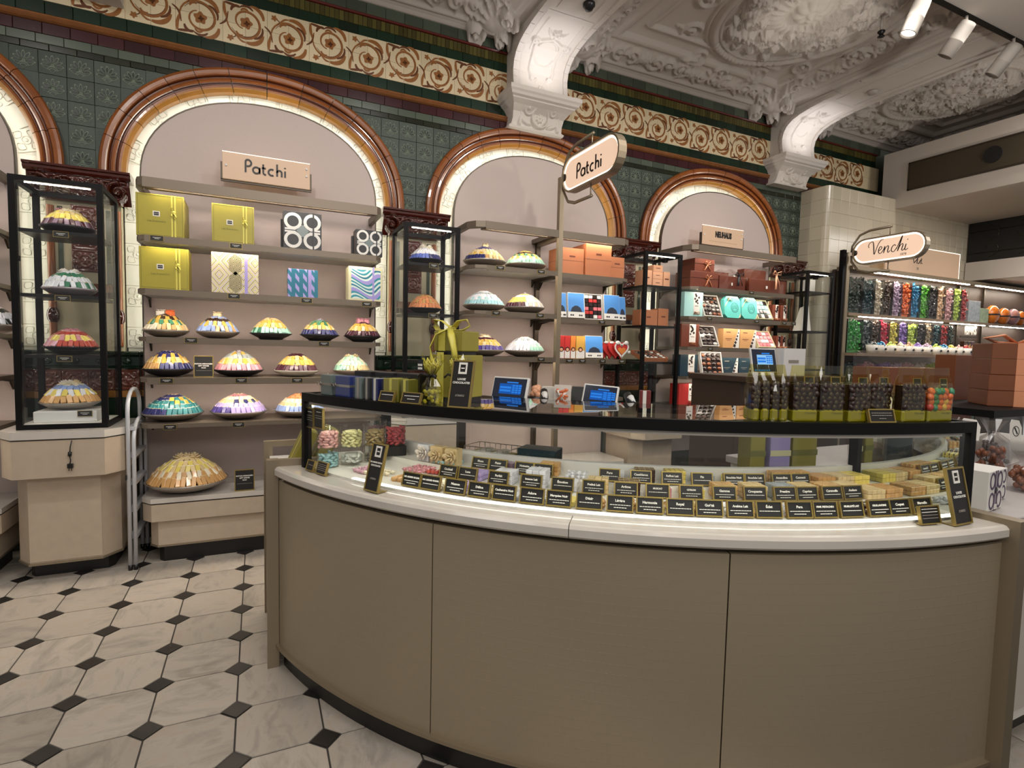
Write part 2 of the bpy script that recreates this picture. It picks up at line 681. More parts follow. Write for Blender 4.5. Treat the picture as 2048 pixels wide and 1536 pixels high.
course('green_tile', 'glaze_green', 3.676, 3.765, TP, -1.426)
course('upper_green_tile', 'glaze_green', 4.07, 4.147, TP, -1.36)
course('maroon_tile', 'glaze_maroon', 3.546, 3.622, TP, -1.444)
course('grey_green_tile', 'glaze_grey', 3.485, 3.546, TP, -1.48)
course('dark_green_tile', 'glaze_deep', 3.441, 3.485, TP, -1.41)
course('top_green_tile', 'glaze_grey', 4.25, 4.345, TP * 1.05, -1.4)
course('olive_tile', 'glaze_olive', 4.147, 4.226, 0.0375, -1.4, -1.6, X1)
t1 = struct(MB().prism([(YW, 3.622), (YW - .012, 3.624), (YW - .03, 3.632), (YW - .02, 3.642), (YW - .036, 3.655), (YW - .03, 3.667), (YW - .01, 3.676), (YW, 3.676)], X0, X1, 'x').build('trim_1', 'glaze_gold'), 'gold brown glazed moulding under the green tile course')
t2 = struct(MB().prism([(YW, 4.226), (YW - .02, 4.228), (YW - .026, 4.238), (YW - .016, 4.249), (YW, 4.25)], X0, X1, 'x').build('trim_2', 'glaze_red'), 'thin dark red moulding above the olive tiles')

# painted frieze: cream tiles, two rows, with brown scrollwork printed across four of them
ct = tilemesh('frieze_tile', TP, TP, 'frieze_cream', 0.006, 0.0006, 0.001)
x = -1.6 + (0.70 + 1.6) % TP - TP
FZ = 3.765
while x < X1 - TP * .5:
    for r_ in (0, 1):
        put('frieze_tile', ct, wall, (x, YW, FZ + r_ * TP))
    x += TP


def frieze_motif():
    """one 0.61 m repeat of the scroll: two curling stems with flowers, leaves at the edges"""
    m = MB()
    H = 2 * TP
    Wd = 4 * TP

    def vine(P, w, mat=0):
        n = len(P)
        m.ribbon(P, [w * 0.95 * (0.35 + 0.65 * math.sin(PI * min(1, (i + .8) / n))) for i in range(n)], -0.0015, 'y', mat)

    def curl(cx, cz, R, a0, a1, w, mat=0):
        n = 22
        P = []
        for i in range(n + 1):
            t = i / n
            a = math.radians(a0 + (a1 - a0) * t)
            r = R * (1 - 0.42 * t)
            P.append((cx + r * math.cos(a), cz + r * math.sin(a)))
        vine(P, w, mat)

    def blob(cx, cz, r, n=9, mat=0, ph=0.0, amp=0.28, lob=5):
        P = [(cx + r * (1 + amp * math.sin(lob * 2 * PI * i / (n * 3) + ph)) * math.cos(2 * PI * i / (n * 3)),
              cz + r * (1 + amp * math.sin(lob * 2 * PI * i / (n * 3) + ph)) * math.sin(2 * PI * i / (n * 3))) for i in range(n * 3)]
        m.prism(P, -0.0017, 0, 'y', mat)

    def leafp(x0, z0, ang, L, w, mat=0):
        a = math.radians(ang)
        P = []
        for i in range(8):
            t = i / 7
            P.append((x0 + L * t * math.cos(a + 0.5 * t), z0 + L * t * math.sin(a + 0.5 * t)))
        vine(P, w, mat)
    def smooth(P, q=6):
        P = [Vector(p) for p in P]
        Q = []
        for i in range(len(P) - 1):
            p0, p1, p2, p3 = P[max(0, i - 1)], P[i], P[i + 1], P[min(len(P) - 1, i + 2)]
            for k in range(q):
                u = k / q
                Q.append(tuple(.5 * ((2 * p1) + (p2 - p0) * u + (2 * p0 - 5 * p1 + 4 * p2 - p3) * u * u + (3 * p1 - p0 - 3 * p2 + p3) * u ** 3)))
        return Q + [tuple(P[-1])]
    for k in (0, 1):
        cx, s_ = Wd * (.25 + .5 * k), (1 if k == 0 else -1)
        cz = H * .5 - s_ * H * .07

        def P_(a, r):
            return cx + r * math.cos(math.radians(a)), cz + s_ * r * math.sin(math.radians(a))
        n = 30
        vine([P_(205 - 455 * i / n, .128 * (1 - .62 * (i / n) ** 1.3)) for i in range(n + 1)], .019, 0)
        vine([P_(150 - 210 * i / 16, .109 - .02 * i / 16) for i in range(17)], .006, 1)
        blob(cx + .006, cz, .040, 9, 0, k * 1.3, .16)
        blob(cx + .010, cz - .004, .017, 7, 1, 1.0, .35, 4)
        for a0, a1, r, w, mt in ((88, 28, .142, .034, 0), (60, 5, .118, .020, 1), (-20, -75, .135, .030, 0), (-62, -110, .112, .018, 1), (130, 100, .095, .018, 0), (215, 250, .118, .022, 1), (250, 285, .09, .016, 0)):
            vine([P_(a0 + (a1 - a0) * i / 9, r + .012 * math.sin(PI * i / 9)) for i in range(10)], w, mt)
        ex = cx - Wd * .25
        ez = H * .5 - s_ * H * .46
        vine(smooth([(ex + .01, ez), (ex + .012, ez + s_ * .06), (ex + .03, ez + s_ * .12)]), .022, 0)
        vine(smooth([(ex + .012, ez), (ex + .06, ez + s_ * .006), (ex + .115, ez + s_ * .016)]), .020, 1)
        blob(ex + .05, H * .5 + s_ * H * .36, .020, 6, 0, 2.0 + k, .3)
        vine(smooth([(ex + .05, H * .5 + s_ * H * .36), (ex + .085, H * .5 + s_ * H * .30), (ex + .075, H * .5 + s_ * H * .2)]), .007, 1)
        vine(smooth([(ex + .09, H * .5 + s_ * H * .28), (ex + .125, H * .5 + s_ * H * .38), (ex + .155, H * .5 + s_ * H * .4)]), .014, 0)
        nx = P_(205, .128)
        vine(smooth([(ex - .02, H * .5 + s_ * H * .10), (ex + .02, H * .5 - s_ * H * .02), nx]), .014, 1)
    return m.mesh('painted_scroll', ['frieze_brown', 'frieze_dark'])


fm = frieze_motif()
x = 0.70 - 4 * TP * 4
while x < X1 - .3:
    put('painted_scroll', fm, wall, (x, YW - .0065, FZ))
    x += 4 * TP


# fan tiles in the spandrels
def fan_mesh():
    w = TP
    m = MB()
    m.cham(.001, w - .001, -.006, .01, .001, w - .001, .0015, 0)
    cx, cz = w / 2, w * .36

    def petal(cx, cz, a, L, wd):
        n = 12
        ca, sa = math.cos(a), math.sin(a)
        rings = []
        for sc_, yy in ((1.22, -.006), (1.14, -.0105), (1.0, -.0105), (.93, -.0066)):
            rings.append([(cx + (L * .55 + L * .5 * sc_ * math.cos(2 * PI * i / n)) * ca - wd * sc_ * math.sin(2 * PI * i / n) * sa, yy,
                           cz + (L * .55 + L * .5 * sc_ * math.cos(2 * PI * i / n)) * sa + wd * sc_ * math.sin(2 * PI * i / n) * ca) for i in range(n)])
        V = [p for r in rings for p in r]
        F = []
        for k in range(3):
            for i in range(n):
                F.append([k * n + i, k * n + (i + 1) % n, (k + 1) * n + (i + 1) % n, (k + 1) * n + i])
        m.add(V, F, 1, True)
        m.add(V[3 * n:], [list(range(n))], 2)
    for k in range(7):
        a = math.radians(0 + 30 * k)
        petal(cx, cz + .004, a, w * (.40 if k in (2, 3, 4) else .37), w * .058)
    for rr in (.13, .2):
        m.tube([(cx + w * rr * math.cos(math.radians(a)), -.007, cz - w * .22 + w * rr * math.sin(math.radians(a))) for a in range(15, 170, 22)], .0022, 5, 1)
    m.tube([(w * .14, -.007, cz), (w * .2, -.007, cz - w * .1), (w * .38, -.007, cz - w * .16), (w * .5, -.007, cz - w * .3), (w * .62, -.007, cz - w * .16), (w * .8, -.007, cz - w * .1), (w * .86, -.007, cz)], .0018, 4, 1)
    return m.mesh('fan_tile', ['glaze_fan', 'glaze_fan_rim', 'glaze_fan_dark'])


def clip_half(poly, px, pz, nx, nz):
    out = []
    for i in range(len(poly)):
        a, b2 = poly[i], poly[(i + 1) % len(poly)]
        da = (a[0] - px) * nx + (a[1] - pz) * nz
        db = (b2[0] - px) * nx + (b2[1] - pz) * nz
        if da >= 0:
            out.append(a)
        if da * db < 0:
            t = da / (da - db)
            out.append((a[0] + t * (b2[0] - a[0]), a[1] + t * (b2[1] - a[1])))
    return out


fanm = fan_mesh()
phx = -1.165
for r_ in range(6):
    z0 = 3.441 - TP * (r_ + 1)
    k = math.ceil((X0 - phx) / TP)
    while phx + k * TP < 6.2:
        x0 = phx + k * TP
        k += 1
        xc_, zc_ = x0 + TP / 2, z0 + TP / 2
        bx = min(BAYS, key=lambda q: abs(q - xc_))
        a_, b_ = 1.0, 0.825

        def f(x, z):
            zz = max(0, z - ZC)
            return ((x - bx) / a_) ** 2 + (zz / b_) ** 2
        cs = [(x0, z0), (x0 + TP, z0), (x0 + TP, z0 + TP), (x0, z0 + TP)]
        ins = [f(*p) < 1 for p in cs]
        if all(ins):
            continue
        if not any(ins):
            put('fan_tile', fanm, wall, (x0, YW, z0))
        else:
            zz = max(0, zc_ - ZC)
            fc = math.sqrt(f(xc_, zc_))
            ex, ez = bx + (xc_ - bx) / fc, (ZC + zz / fc) if zc_ > ZC else zc_
            nx_, nz_ = (ex - bx) / a_ ** 2, max(0, ez - ZC) / b_ ** 2
            L_ = math.hypot(nx_, nz_)
            p = clip_half(cs, ex, ez, nx_ / L_, nz_ / L_)
            if len(p) > 2:
                MB().prism([(q[0] - x0, q[1] - z0) for q in p], -.006, .01, 'y').build('fan_tile', 'glaze_fan', wall, loc=(x0, YW, z0))


# glazed arch mouldings: one piece per block
def arch_pt(xc, t, rx, rz, ztop=2.655):
    """t in degrees, 0 = right springing, 180 = left; below the springing straight down"""
    c, s = math.cos(math.radians(t)), max(0.0, math.sin(math.radians(t)))
    return xc + rx * math.copysign(abs(c) ** PE, c), ZC + rz * s ** PE


PROF = [(0.0, 0.0, 1), (0.0, -.05, 1), (.05, -.066, 0), (.16, -.074, 0), (.28, -.068, 0), (.36, -.05, 0), (.40, -.036, 1), (.44, -.036, 1), (.48, -.05, 0), (.56, -.053, 0), (.62, -.044, 0), (.68, -.030, 1), (.72, -.030, 1), (.76, -.038, 0), (.84, -.034, 0), (.87, -.022, 2), (1.0, -.008, 2), (1.0, .06, 2)]


def voussoir(pts_outer, pts_inner):
    m = MB()
    n = len(pts_outer)
    k = len(PROF)
    V = []
    for o_, i_ in zip(pts_outer, pts_inner):
        for t, y, _ in PROF:
            V.append((o_[0] + (i_[0] - o_[0]) * t, YW + y, o_[1] + (i_[1] - o_[1]) * t))
    for q in range(n - 1):
        for j in range(k - 1):
            m.add([V[q * k + j], V[q * k + j + 1], V[(q + 1) * k + j + 1], V[(q + 1) * k + j]], [[0, 1, 2, 3]], PROF[j + 1][2], True)
    m.add(V[:k], [list(range(k))], 1)
    m.add(V[-k:], [list(range(k))[::-1]], 1)
    return m.build('arch_block', ['glaze_amber', 'glaze_amber_dark', 'glaze_ochre'], wall)


for bx in BAYS:
    A = [0, 14, 27, 39, 51, 63, 75, 87, 99, 111, 123, 135, 147, 160, 180] if bx != BAYS[1] else [0, 15, 28, 40, 52, 64, 77, 90, 103, 116, 128, 140, 152, 165, 180]
    for a0, a1 in zip(A[:-1], A[1:]):
        aa = [a0 + .12 + (a1 - a0 - .24) * i / 5 for i in range(6)]
        voussoir([arch_pt(bx, t, RXO, RZO) for t in aa], [arch_pt(bx, t, RXI, RZI) for t in aa])
    for s_ in (-1, 1):
        voussoir([(bx + s_ * RXO, 2.655), (bx + s_ * RXO, 2.679)], [(bx + s_ * RXI, 2.655), (bx + s_ * RXI, 2.679)])

# white relief tiles inside the arches
YB = 4.862


def relief_tile(plain):
    m = MB()
    w = TP
    m.cham(-w / 2 + .001, w / 2 - .001, -.006, .006, -w / 2 + .001, w / 2 - .001, .002, 0)
    if not plain:
        m.tube([(.026 * math.cos(2 * PI * i / 14), -.008, .026 * math.sin(2 * PI * i / 14)) for i in range(14)], .0035, 5, 0, True)
        m.ell((0, -.006, 0), .012, .006, .012, 8, 4)
        for q in range(4):
            a = PI / 4 + q * PI / 2
            for s_ in (-1, 1):
                P = []
                for i in range(7):
                    t = i / 6
                    P.append(((.03 + .05 * t) * math.cos(a + s_ * .5 * math.sin(PI * t)), -.008, (.03 + .05 * t) * math.sin(a + s_ * .5 * math.sin(PI * t))))
                m.tube(P, .0028, 4)
    return m.mesh('relief_tile', 'glaze_white')


rt0, rt1 = relief_tile(True), relief_tile(False)
for bx in BAYS:
    m = MB()
    A = [(bx + .945, 1.42)] + [arch_pt(bx, 180 * i / 40, .945, .77) for i in range(41)] + [(bx - .945, 1.42)]
    B = [(bx + .7, 1.42)] + [arch_pt(bx, 180 * i / 40, .7, .5) for i in range(41)] + [(bx - .7, 1.42)]
    for i in range(42):
        m.add([(*A[i][:1], YB + .003, A[i][1]), (*A[i + 1][:1], YB + .003, A[i + 1][1]), (*B[i + 1][:1], YB + .003, B[i + 1][1]), (*B[i][:1], YB + .003, B[i][1])], [[0, 1, 2, 3]])
    m.build('tile_bed', 'glaze_white', wall)
for bi, bx in enumerate(BAYS):
    k = 0
    t = 0.0
    while t < 180:
        p = arch_pt(bx, t, .872, .69)
        tx, tz = -.872 * math.sin(math.radians(t)), .69 * math.cos(math.radians(t))
        an = math.atan2(tz, tx)
        if k % 1 == 0:
            put('relief_tile', rt1 if k % 2 else rt0, wall, (p[0], YB, p[1]), (0, -an + PI, 0))
        t += math.degrees(TP / math.hypot(tx, tz))
        k += 1
    for s_ in (-1, 1):
        for k in range(8):
            z = ZC - .01 - TP * (k + .5)
            put('relief_tile', rt1 if k % 2 else rt0, wall, (bx + s_ * .875, YB, z))
            me_ = rt0 if k % 2 else rt1
            if s_ * (1 if bx > 1 else -1) > 0 or True:
                put('relief_tile', me_, wall, (bx + s_ * (.875 - TP), YB, z))

# piers between the bays: amber half columns, cream strips, brown relief tiles, green and brown dado, carved brown capitals
MATS['glaze_capital'] = MATS['glaze_brown']


def brown_relief(w, h_, res=.005):
    f = HF(w, h_, res)
    cx, cz = w / 2, h_ / 2
    f.path(arc(cx, cz, min(w, h_) * .26, 0, 360, 24), .008, .010)
    f.rose(cx, cz, .03, .012, 6)
    for q in range(4):
        a = PI / 4 + q * PI / 2
        f.scroll(cx + w * .33 * math.cos(a) * 1.1, cz + h_ * .33 * math.sin(a) * 1.1, .026, a, 1.2, .006, .009, 1 if q % 2 else -1)
    f.path([(.006, .006), (w - .006, .006), (w - .006, h_ - .006), (.006, h_ - .006), (.006, .006)], .005, .007)
    return f


PCS = [(BAYS[i] + BAYS[i + 1]) / 2 for i in range(3)] + [BAYS[3] + 1.17]
brf = brown_relief(TP * 1.0, TP)
brm = None
gdm = MB().prism([(0, 0), (-.02, 0), (-.026, .012), (-.012, .022), (-.012, .085), (-.03, .1), (-.034, .116), (-.02, .125), (0, .125)], 0, .151, 'x')
gdm.ell((.0755, -.012, .053), .03, .012, .026, 10, 5)
gdm = gdm.mesh('dado_tile', 'glaze_green')
for pi_, pc in enumerate(PCS):
    q = MB()
    q.box(pc - .215, pc + .215, YW + .0, YW + .08, .0, 2.46)
    pier = struct(q.build('wall_pier', 'glaze_cream'), 'tiled pier between two arched bays' if True else '')
    pier.name = 'trim_%d' % (3 + pi_)
    pier['label'] = ['tiled pier behind the front glass case with the navy and pink bowls', 'tiled pier behind the second glass case', 'tiled pier behind the glass case of orange boxes', 'tiled pier beside the cream tiled corner'][pi_]
    for s_ in (-1, 1):
        MB().lathe([(.022, 1.46), (.022, 2.42)], 12, pc + s_ * .19, YW - .004).build('half_column', 'glaze_amber', pier)
        MB().lathe([(.022, 1.62), (.034, 1.64), (.038, 1.67), (.034, 1.70), (.022, 1.72)], 12, pc + s_ * .19, YW - .004).build('column_band', 'glaze_brown', pier)
        MB().box(pc + s_ * .137 - .014, pc + s_ * .137 + .014, YW - .008, YW + .01, 1.9, 2.42).build('grey_strip', 'glaze_grey', pier)
    for k in range(3):
        z = 1.98 + k * TP
        if brm is None:
            o = brf.build('brown_relief_tile', lambda u, v, h_: (u, -.004 - h_, v), 'glaze_brown_tile', pier)
            brm = o.data
        else:
            o = put('brown_relief_tile', brm, pier)
        o.location = (pc - TP / 2, YW - .002, z)
    MB().box(pc - .2, pc + .2, YW - .012, YW + .01, 1.845, 1.90).build('amber_band', 'glaze_amber', pier)
    for k in range(5):
        MB().cham(pc - .2 + .08 * k + .001, pc - .2 + .08 * k + .079, YW - .008, YW + .01, 1.80, 1.842, .002).build('maroon_brick', 'glaze_maroon', pier)
    for k in range(-4, 4):
        put('dado_tile', gdm, pier, (pc + k * .1525, YB - .004 if abs(k + .5) > 1.6 else YW, 1.30))
        o = put('brown_relief_tile', brm, pier, (pc + k * .1525, YB - .004 if abs(k + .5) > 1.6 else YW - .002, 1.14), None, (1, 1, 1.0))
        MB().box(pc + k * .1525, pc + k * .1525 + .151, (YB if abs(k + .5) > 1.6 else YW) - .012, YB + .02, 1.09, 1.138).build('amber_band', 'glaze_ochre', pier)
        MB().box(pc + k * .1525, pc + k * .1525 + .151, (YB if abs(k + .5) > 1.6 else YW) - .006, YB + .02, .86, 1.088).build('green_tile', 'glaze_green', pier)
    # capital
    w_ = .285
    f = HF(.57, .17, .0045)
    for s_ in (-1, 1):
        cx = .285 + s_ * .215
        f.scroll(cx, .075, .06, PI / 2, 1.7, .02, .05, s_)
        f.leaf(.285 + s_ * .04, .05, (0.25 if s_ > 0 else PI - .25), .13, .026, .032)
        f.scroll(.285 + s_ * .11, .09, .04, PI * .5, 1.3, .012, .03, -s_)
        f.leaf(.285 + s_ * .02, .12, (.5 if s_ > 0 else PI - .5), .07, .014, .03)
        f.leaf(cx, .02, -PI / 2 if s_ > 0 else -PI / 2, .03, .02, .03)
    f.rose(.285, .10, .045, .045, 6)
    f.dot(.285, .045, .03, .035)
    f.path([(.02 + .53 * i / 20, .142 + .003 * (i % 2)) for i in range(21)], .012, .022)
    m = MB()
    m.prism([(YW, 2.46), (YW - .03, 2.46), (YW - .10, 2.56), (YW - .105, 2.62), (YW, 2.62)], pc - .23, pc + .23, 'x')
    m.prism([(YW, 2.615), (YW - .12, 2.615), (YW - .135, 2.632), (YW - .135, 2.648), (YW - .15, 2.655), (YW - .15, 2.668), (YW, 2.668)], pc - .295, pc + .295, 'x')
    cap = m.build('capital', 'glaze_brown', pier)
    f.build('carved_scrolls', lambda u, v, h_: (pc - .285 + u, YW - .035 - .068 * np.clip(v / .12, 0, 1) - h_, 2.455 + v), 'glaze_brown', cap)

# fabric panels in the bays, metal edge and halo light behind
YP = 4.72


def panel_outline(xc, d=0.0, z0=0.40, n=32):
    rx, rz = .832 - d, .645 - d
    P = [(xc + rx, z0)]
    P += [arch_pt(xc, 180 * i / n, rx, rz) for i in range(n + 1)]
    P += [(xc - rx, z0)]
    return P


PN = ['fabric back panel of the bay with yellow green boxes', 'fabric back panel of the bay of bowls behind the tall post', 'fabric back panel of the bay with brown and turquoise boxes', 'fabric back panel of the cut off far bay']
for bi, bx in enumerate(BAYS):
    o = MB().prism(panel_outline(bx, .006), YP, YP + .03, 'y').build('bay_panel', 'fabric_panel')
    o.name = 'trim_%d' % (7 + bi)
    struct(o, ['fabric covered back panel of the cut off bay with mint boxes', PN[0], PN[1], PN[2]][bi])
    m = MB()
    A, B = panel_outline(bx, 0), panel_outline(bx, .008)
    n = len(A)
    for i in range(n - 1):
        m.add([(A[i][0], YP - .004, A[i][1]), (A[i + 1][0], YP - .004, A[i + 1][1]), (B[i + 1][0], YP - .004, B[i + 1][1]), (B[i][0], YP - .004, B[i][1]),
               (A[i][0], YP + .036, A[i][1]), (A[i + 1][0], YP + .036, A[i + 1][1]), (B[i + 1][0], YP + .036, B[i + 1][1]), (B[i][0], YP + .036, B[i][1])],
              [[0, 1, 2, 3], [0, 4, 5, 1], [3, 2, 6, 7], [4, 7, 6, 5]])
    m.build('edge_strip', 'bronze_dark', o)
    m = MB()
    A = panel_outline(bx, .035, 1.5)
    for i in range(len(A) - 1):
        m.add([(A[i][0], YP + .045, A[i][1]), (A[i + 1][0], YP + .045, A[i + 1][1]), (A[i + 1][0], YP + .062, A[i + 1][1]), (A[i][0], YP + .062, A[i][1])], [[0, 1, 2, 3]])
    m.build('led_strip', 'led_halo', o)

# ------------------------------------------------------------------ ceiling
ZB = 4.295
BEAMS = [(-1.36, -.83), (2.125, 2.66), (5.61, 6.14)]


def bay_ceiling(nm, xa, xb, ya, yb, rose, seed, label, res=.0125):
    r = random.Random(seed)
    f = HF(xb - xa, yb - ya, res)
    W, D = xb - xa, yb - ya
    # distance to the border
    d = np.minimum(np.minimum(f.X, W - f.X), np.minimum(f.Y + 9, D - f.Y))
    base = np.interp(d, [0, .045, .05, .08, .085, .11, .125, .36, .365, .40, .44, .445, .6], [0, 0, .02, .03, .045, .04, .06, .135, .115, .105, .115, .15, .165])
    # cove ornament: paired scrolls, roses and leaves
    def run(n, P):
        for i in range(n):
            t = (i + .5) / n
            x, y, a = P(t)
            if i % 4 == 0:
                f.rose(x, y, .06, .05, 6, t * 9)
                for q in (-1, 1):
                    f.rose(x + q * .07 * math.cos(a), y + q * .07 * math.sin(a), .036, .035, 5)
                    f.leaf(x, y, a + q * .7 + (0 if q > 0 else PI), .16, .032, .032)
            else:
                f.scroll(x, y, .075, r.uniform(0, 6), 1.4, .02, .035, r.choice((-1, 1)))
                f.leaf(x, y, a + r.uniform(-.8, .8), .13, .028, .03)
            f.leaf(x + r.uniform(-.04, .04), y + r.uniform(-.04, .04), r.uniform(0, 6.3), .08, .018, .028)
    run(int(W / .17), lambda t: (.2 + (W - .4) * t, D - .24, 0))
    run(int(D / .17), lambda t: (.24, (D - .3) * t, PI / 2))
    run(int(D / .17), lambda t: (W - .24, (D - .3) * t, PI / 2))
    f.path([(.05 + (W - .1) * i / 130, D - .1 + .006 * (i % 2)) for i in range(131)], .012, .012)
    for cx in (.2, W - .2):
        s_ = 1 if cx < 1 else -1
        f.dot(cx, D - .2, .15, .10, 2)
        f.scroll(cx - s_ * .1, D - .1, .07, 0, 1.5, .03, .14, s_)
        f.scroll(cx + s_ * .14, D - .08, .08, 0, 1.5, .028, .11, -s_)
        f.scroll(cx - s_ * .06, D - .34, .08, 0, 1.5, .028, .11, -s_)
        for q in range(5):
            f.leaf(cx, D - .2, -PI / 2 + s_ * PI / 4 + (q - 2) * .45, .22, .04, .09)
    # rose: ring moulding with wreath of flowers
    cx, cy, rx, ry = rose
    cx -= xa
    cy -= ya

    def el(t, k=1.0):
        return cx + rx * k * math.cos(t), cy + ry * k * math.sin(t)
    for k, rr, hh in ((1.0, .045, .06), (.93, .02, .04), (1.08, .02, .025)):
        f.path([el(2 * PI * i / 90, k) for i in range(91)], rr, hh)
    for i in range(150):
        t = r.uniform(0, 2 * PI)
        k = r.uniform(.42, .86)
        x, y = el(t, k)
        q = r.random()
        if q < .45:
            f.rose(x, y, r.uniform(.035, .075), r.uniform(.05, .10), r.choice((5, 6)), t)
        elif q < .8:
            f.leaf(x, y, r.uniform(0, 6.3), r.uniform(.10, .2), r.uniform(.02, .035), r.uniform(.04, .08))
        else:
            f.scroll(x, y, r.uniform(.05, .08), t, 1.3, .016, .06, r.choice((-1, 1)))
    for i in range(26):
        a = 2 * PI * i / 26
        f.leaf(*el(a, .3), a, .12, .03, .04)
    f.rose(cx, cy, .16, .07, 8)
    # outer scrolls beyond the ring
    for i in range(14):
        a = 2 * PI * i / 14 + .2
        x, y = el(a, 1.24)
        f.scroll(x, y, .11, a, 1.5, .022, .035, 1 if i % 2 else -1)
        f.leaf(x, y, a + .6, .18, .035, .035)
    f.path([(.62, .2), (.62, D - .62), (W - .62, D - .62), (W - .62, .2)], .03, .035)
    z = 4.34 + base
    o = f.build(nm, lambda u, v, hh: (xa + u, ya + v, z - hh), 'plaster')
    return struct(o, label)


bay_ceiling('ceiling', 2.66, 5.61, 2.55, 4.81, (4.40, 3.40, .74, .84), 3, 'carved white plaster ceiling bay with a wreath of flowers in a ring')
bay_ceiling('ceiling_right', 6.14, 8.6, 2.0, 4.81, (7.1, 3.65, .64, .64), 5, 'carved plaster ceiling bay with a small wreath beyond the second rib')
bay_ceiling('ceiling_left', -.83, 2.125, 2.9, 4.81, (.65, 3.2, .74, .70), 9, 'carved plaster ceiling bay in front of the first rib')
mb = MB().box(-6, 12, -3, 2.6, 4.52, 4.56)
mb.box(-6, -.83, 2.5, 4.85, 4.36, 4.5).box(8.6, 12, 2.0, 4.85, 4.36, 4.5)
mb.box(-.9, 2.2, 2.55, 2.95, 4.44, 4.5)
struct(mb.build('ceiling_flat', 'plaster_flat'), 'plain white ceiling over the shop floor')
for bi, (xa, xb) in enumerate(BEAMS):
    m = MB()
    cur = [(4.6, 3.83), (4.612, 3.90), (4.626, 3.98), (4.630, 4.04), (4.615, 4.11), (4.575, 4.17), (4.51, 4.215), (4.42, 4.245), (4.3, 4.268), (4.15, 4.284), (3.95, 4.292), (3.7, 4.295), (-2.5, 4.295)]
    poly = cur + [(-2.5, 4.5), (4.82, 4.5), (4.82, 3.83)]
    m.prism(poly, xa, xb, 'x', 0, False)
    # raised edge mouldings along the rib
    for e0, e1 in ((xa - .015, xa + .03), (xb - .03, xb + .015)):
        for k in range(len(cur) - 1):
            (y0, z0), (y1, z1) = cur[k], cur[k + 1]
            m.prism([(y0 - .012, z0 - .012), (y1 - .012, z1 - .014), (y1 + .02, z1 + .02), (y0 + .03, z0 + .02)], e0, e1, 'x')
    m.box(xa + .1, xa + .12, -2.5, 4.05, ZB - .012, ZB + .01).box(xb - .12, xb - .1, -2.5, 4.05, ZB - .012, ZB + .01)
    m.box(xa - .05, xa, -2.5, 4.0, 4.335, 4.5).box(xb, xb + .05, -2.5, 4.0, 4.335, 4.5)
    rib = struct(m.build('ceiling_rib', 'plaster_flat'), 'white curved ceiling rib above the first console' if bi == 1 else 'white curved ceiling rib above the second console')
    rib.name = 'trim_%d' % (11 + bi)
    if bi == 0:
        rib['label'] = 'white ceiling rib above the cut off bay'
        continue
    # carved cartouche on the rib
    cl = [0]
    for k in range(len(cur) - 2):
        cl.append(cl[-1] + math.hypot(cur[k + 1][0] - cur[k][0], cur[k + 1][1] - cur[k][1]))
    f = HF(xb - xa - .1, .86, .006)
    cx = (xb - xa - .1) / 2
    for s_ in (-1, 1):
        f.path([(cx + s_ * .10, .16), (cx + s_ * .12, .24), (cx + s_ * .115, .36), (cx + s_ * .13, .45), (cx + s_ * .11, .52)], .014, .018)
        f.scroll(cx + s_ * .085, .16, .03, 0, 1.3, .012, .022, s_)
        f.scroll(cx + s_ * .15, .5, .035, 0, 1.4, .014, .03, -s_)
        f.leaf(cx + s_ * .03, .58, PI / 2 + s_ * -.7, .09, .02, .03)
        f.path([(cx + s_ * .16, .4), (cx + s_ * .16, .78)], .007, .01)
    f.path(arc(cx, .42, .1, 20, 160, 14), .013, .022)
    f.path(arc(cx, .38, .1, 200, 340, 14), .009, .014)
    f.path([(cx - .12, .5), (cx, .56), (cx + .12, .5)], .016, .026)
    f.rose(cx, .62, .05, .04, 5)
    f.rose(cx, .07, .04, .02, 6)
    cy_, cz_ = np.array([p[0] for p in cur[:-1]]), np.array([p[1] for p in cur[:-1]])

    def onrib(u, v, hh):
        y = np.interp(v, cl, cy_)
        z = np.interp(v, cl, cz_)
        y2, z2 = np.interp(v + .01, cl, cy_), np.interp(v + .01, cl, cz_)
        ty, tz = y2 - y, z2 - z
        L_ = np.sqrt(ty * ty + tz * tz) + 1e-9
        ny, nz = -tz / L_, ty / L_
        hh = hh + .002
        return xa + .05 + u, y + ny * hh, z + nz * hh
    f.build('carved_cartouche', onrib, 'plaster_flat', rib)

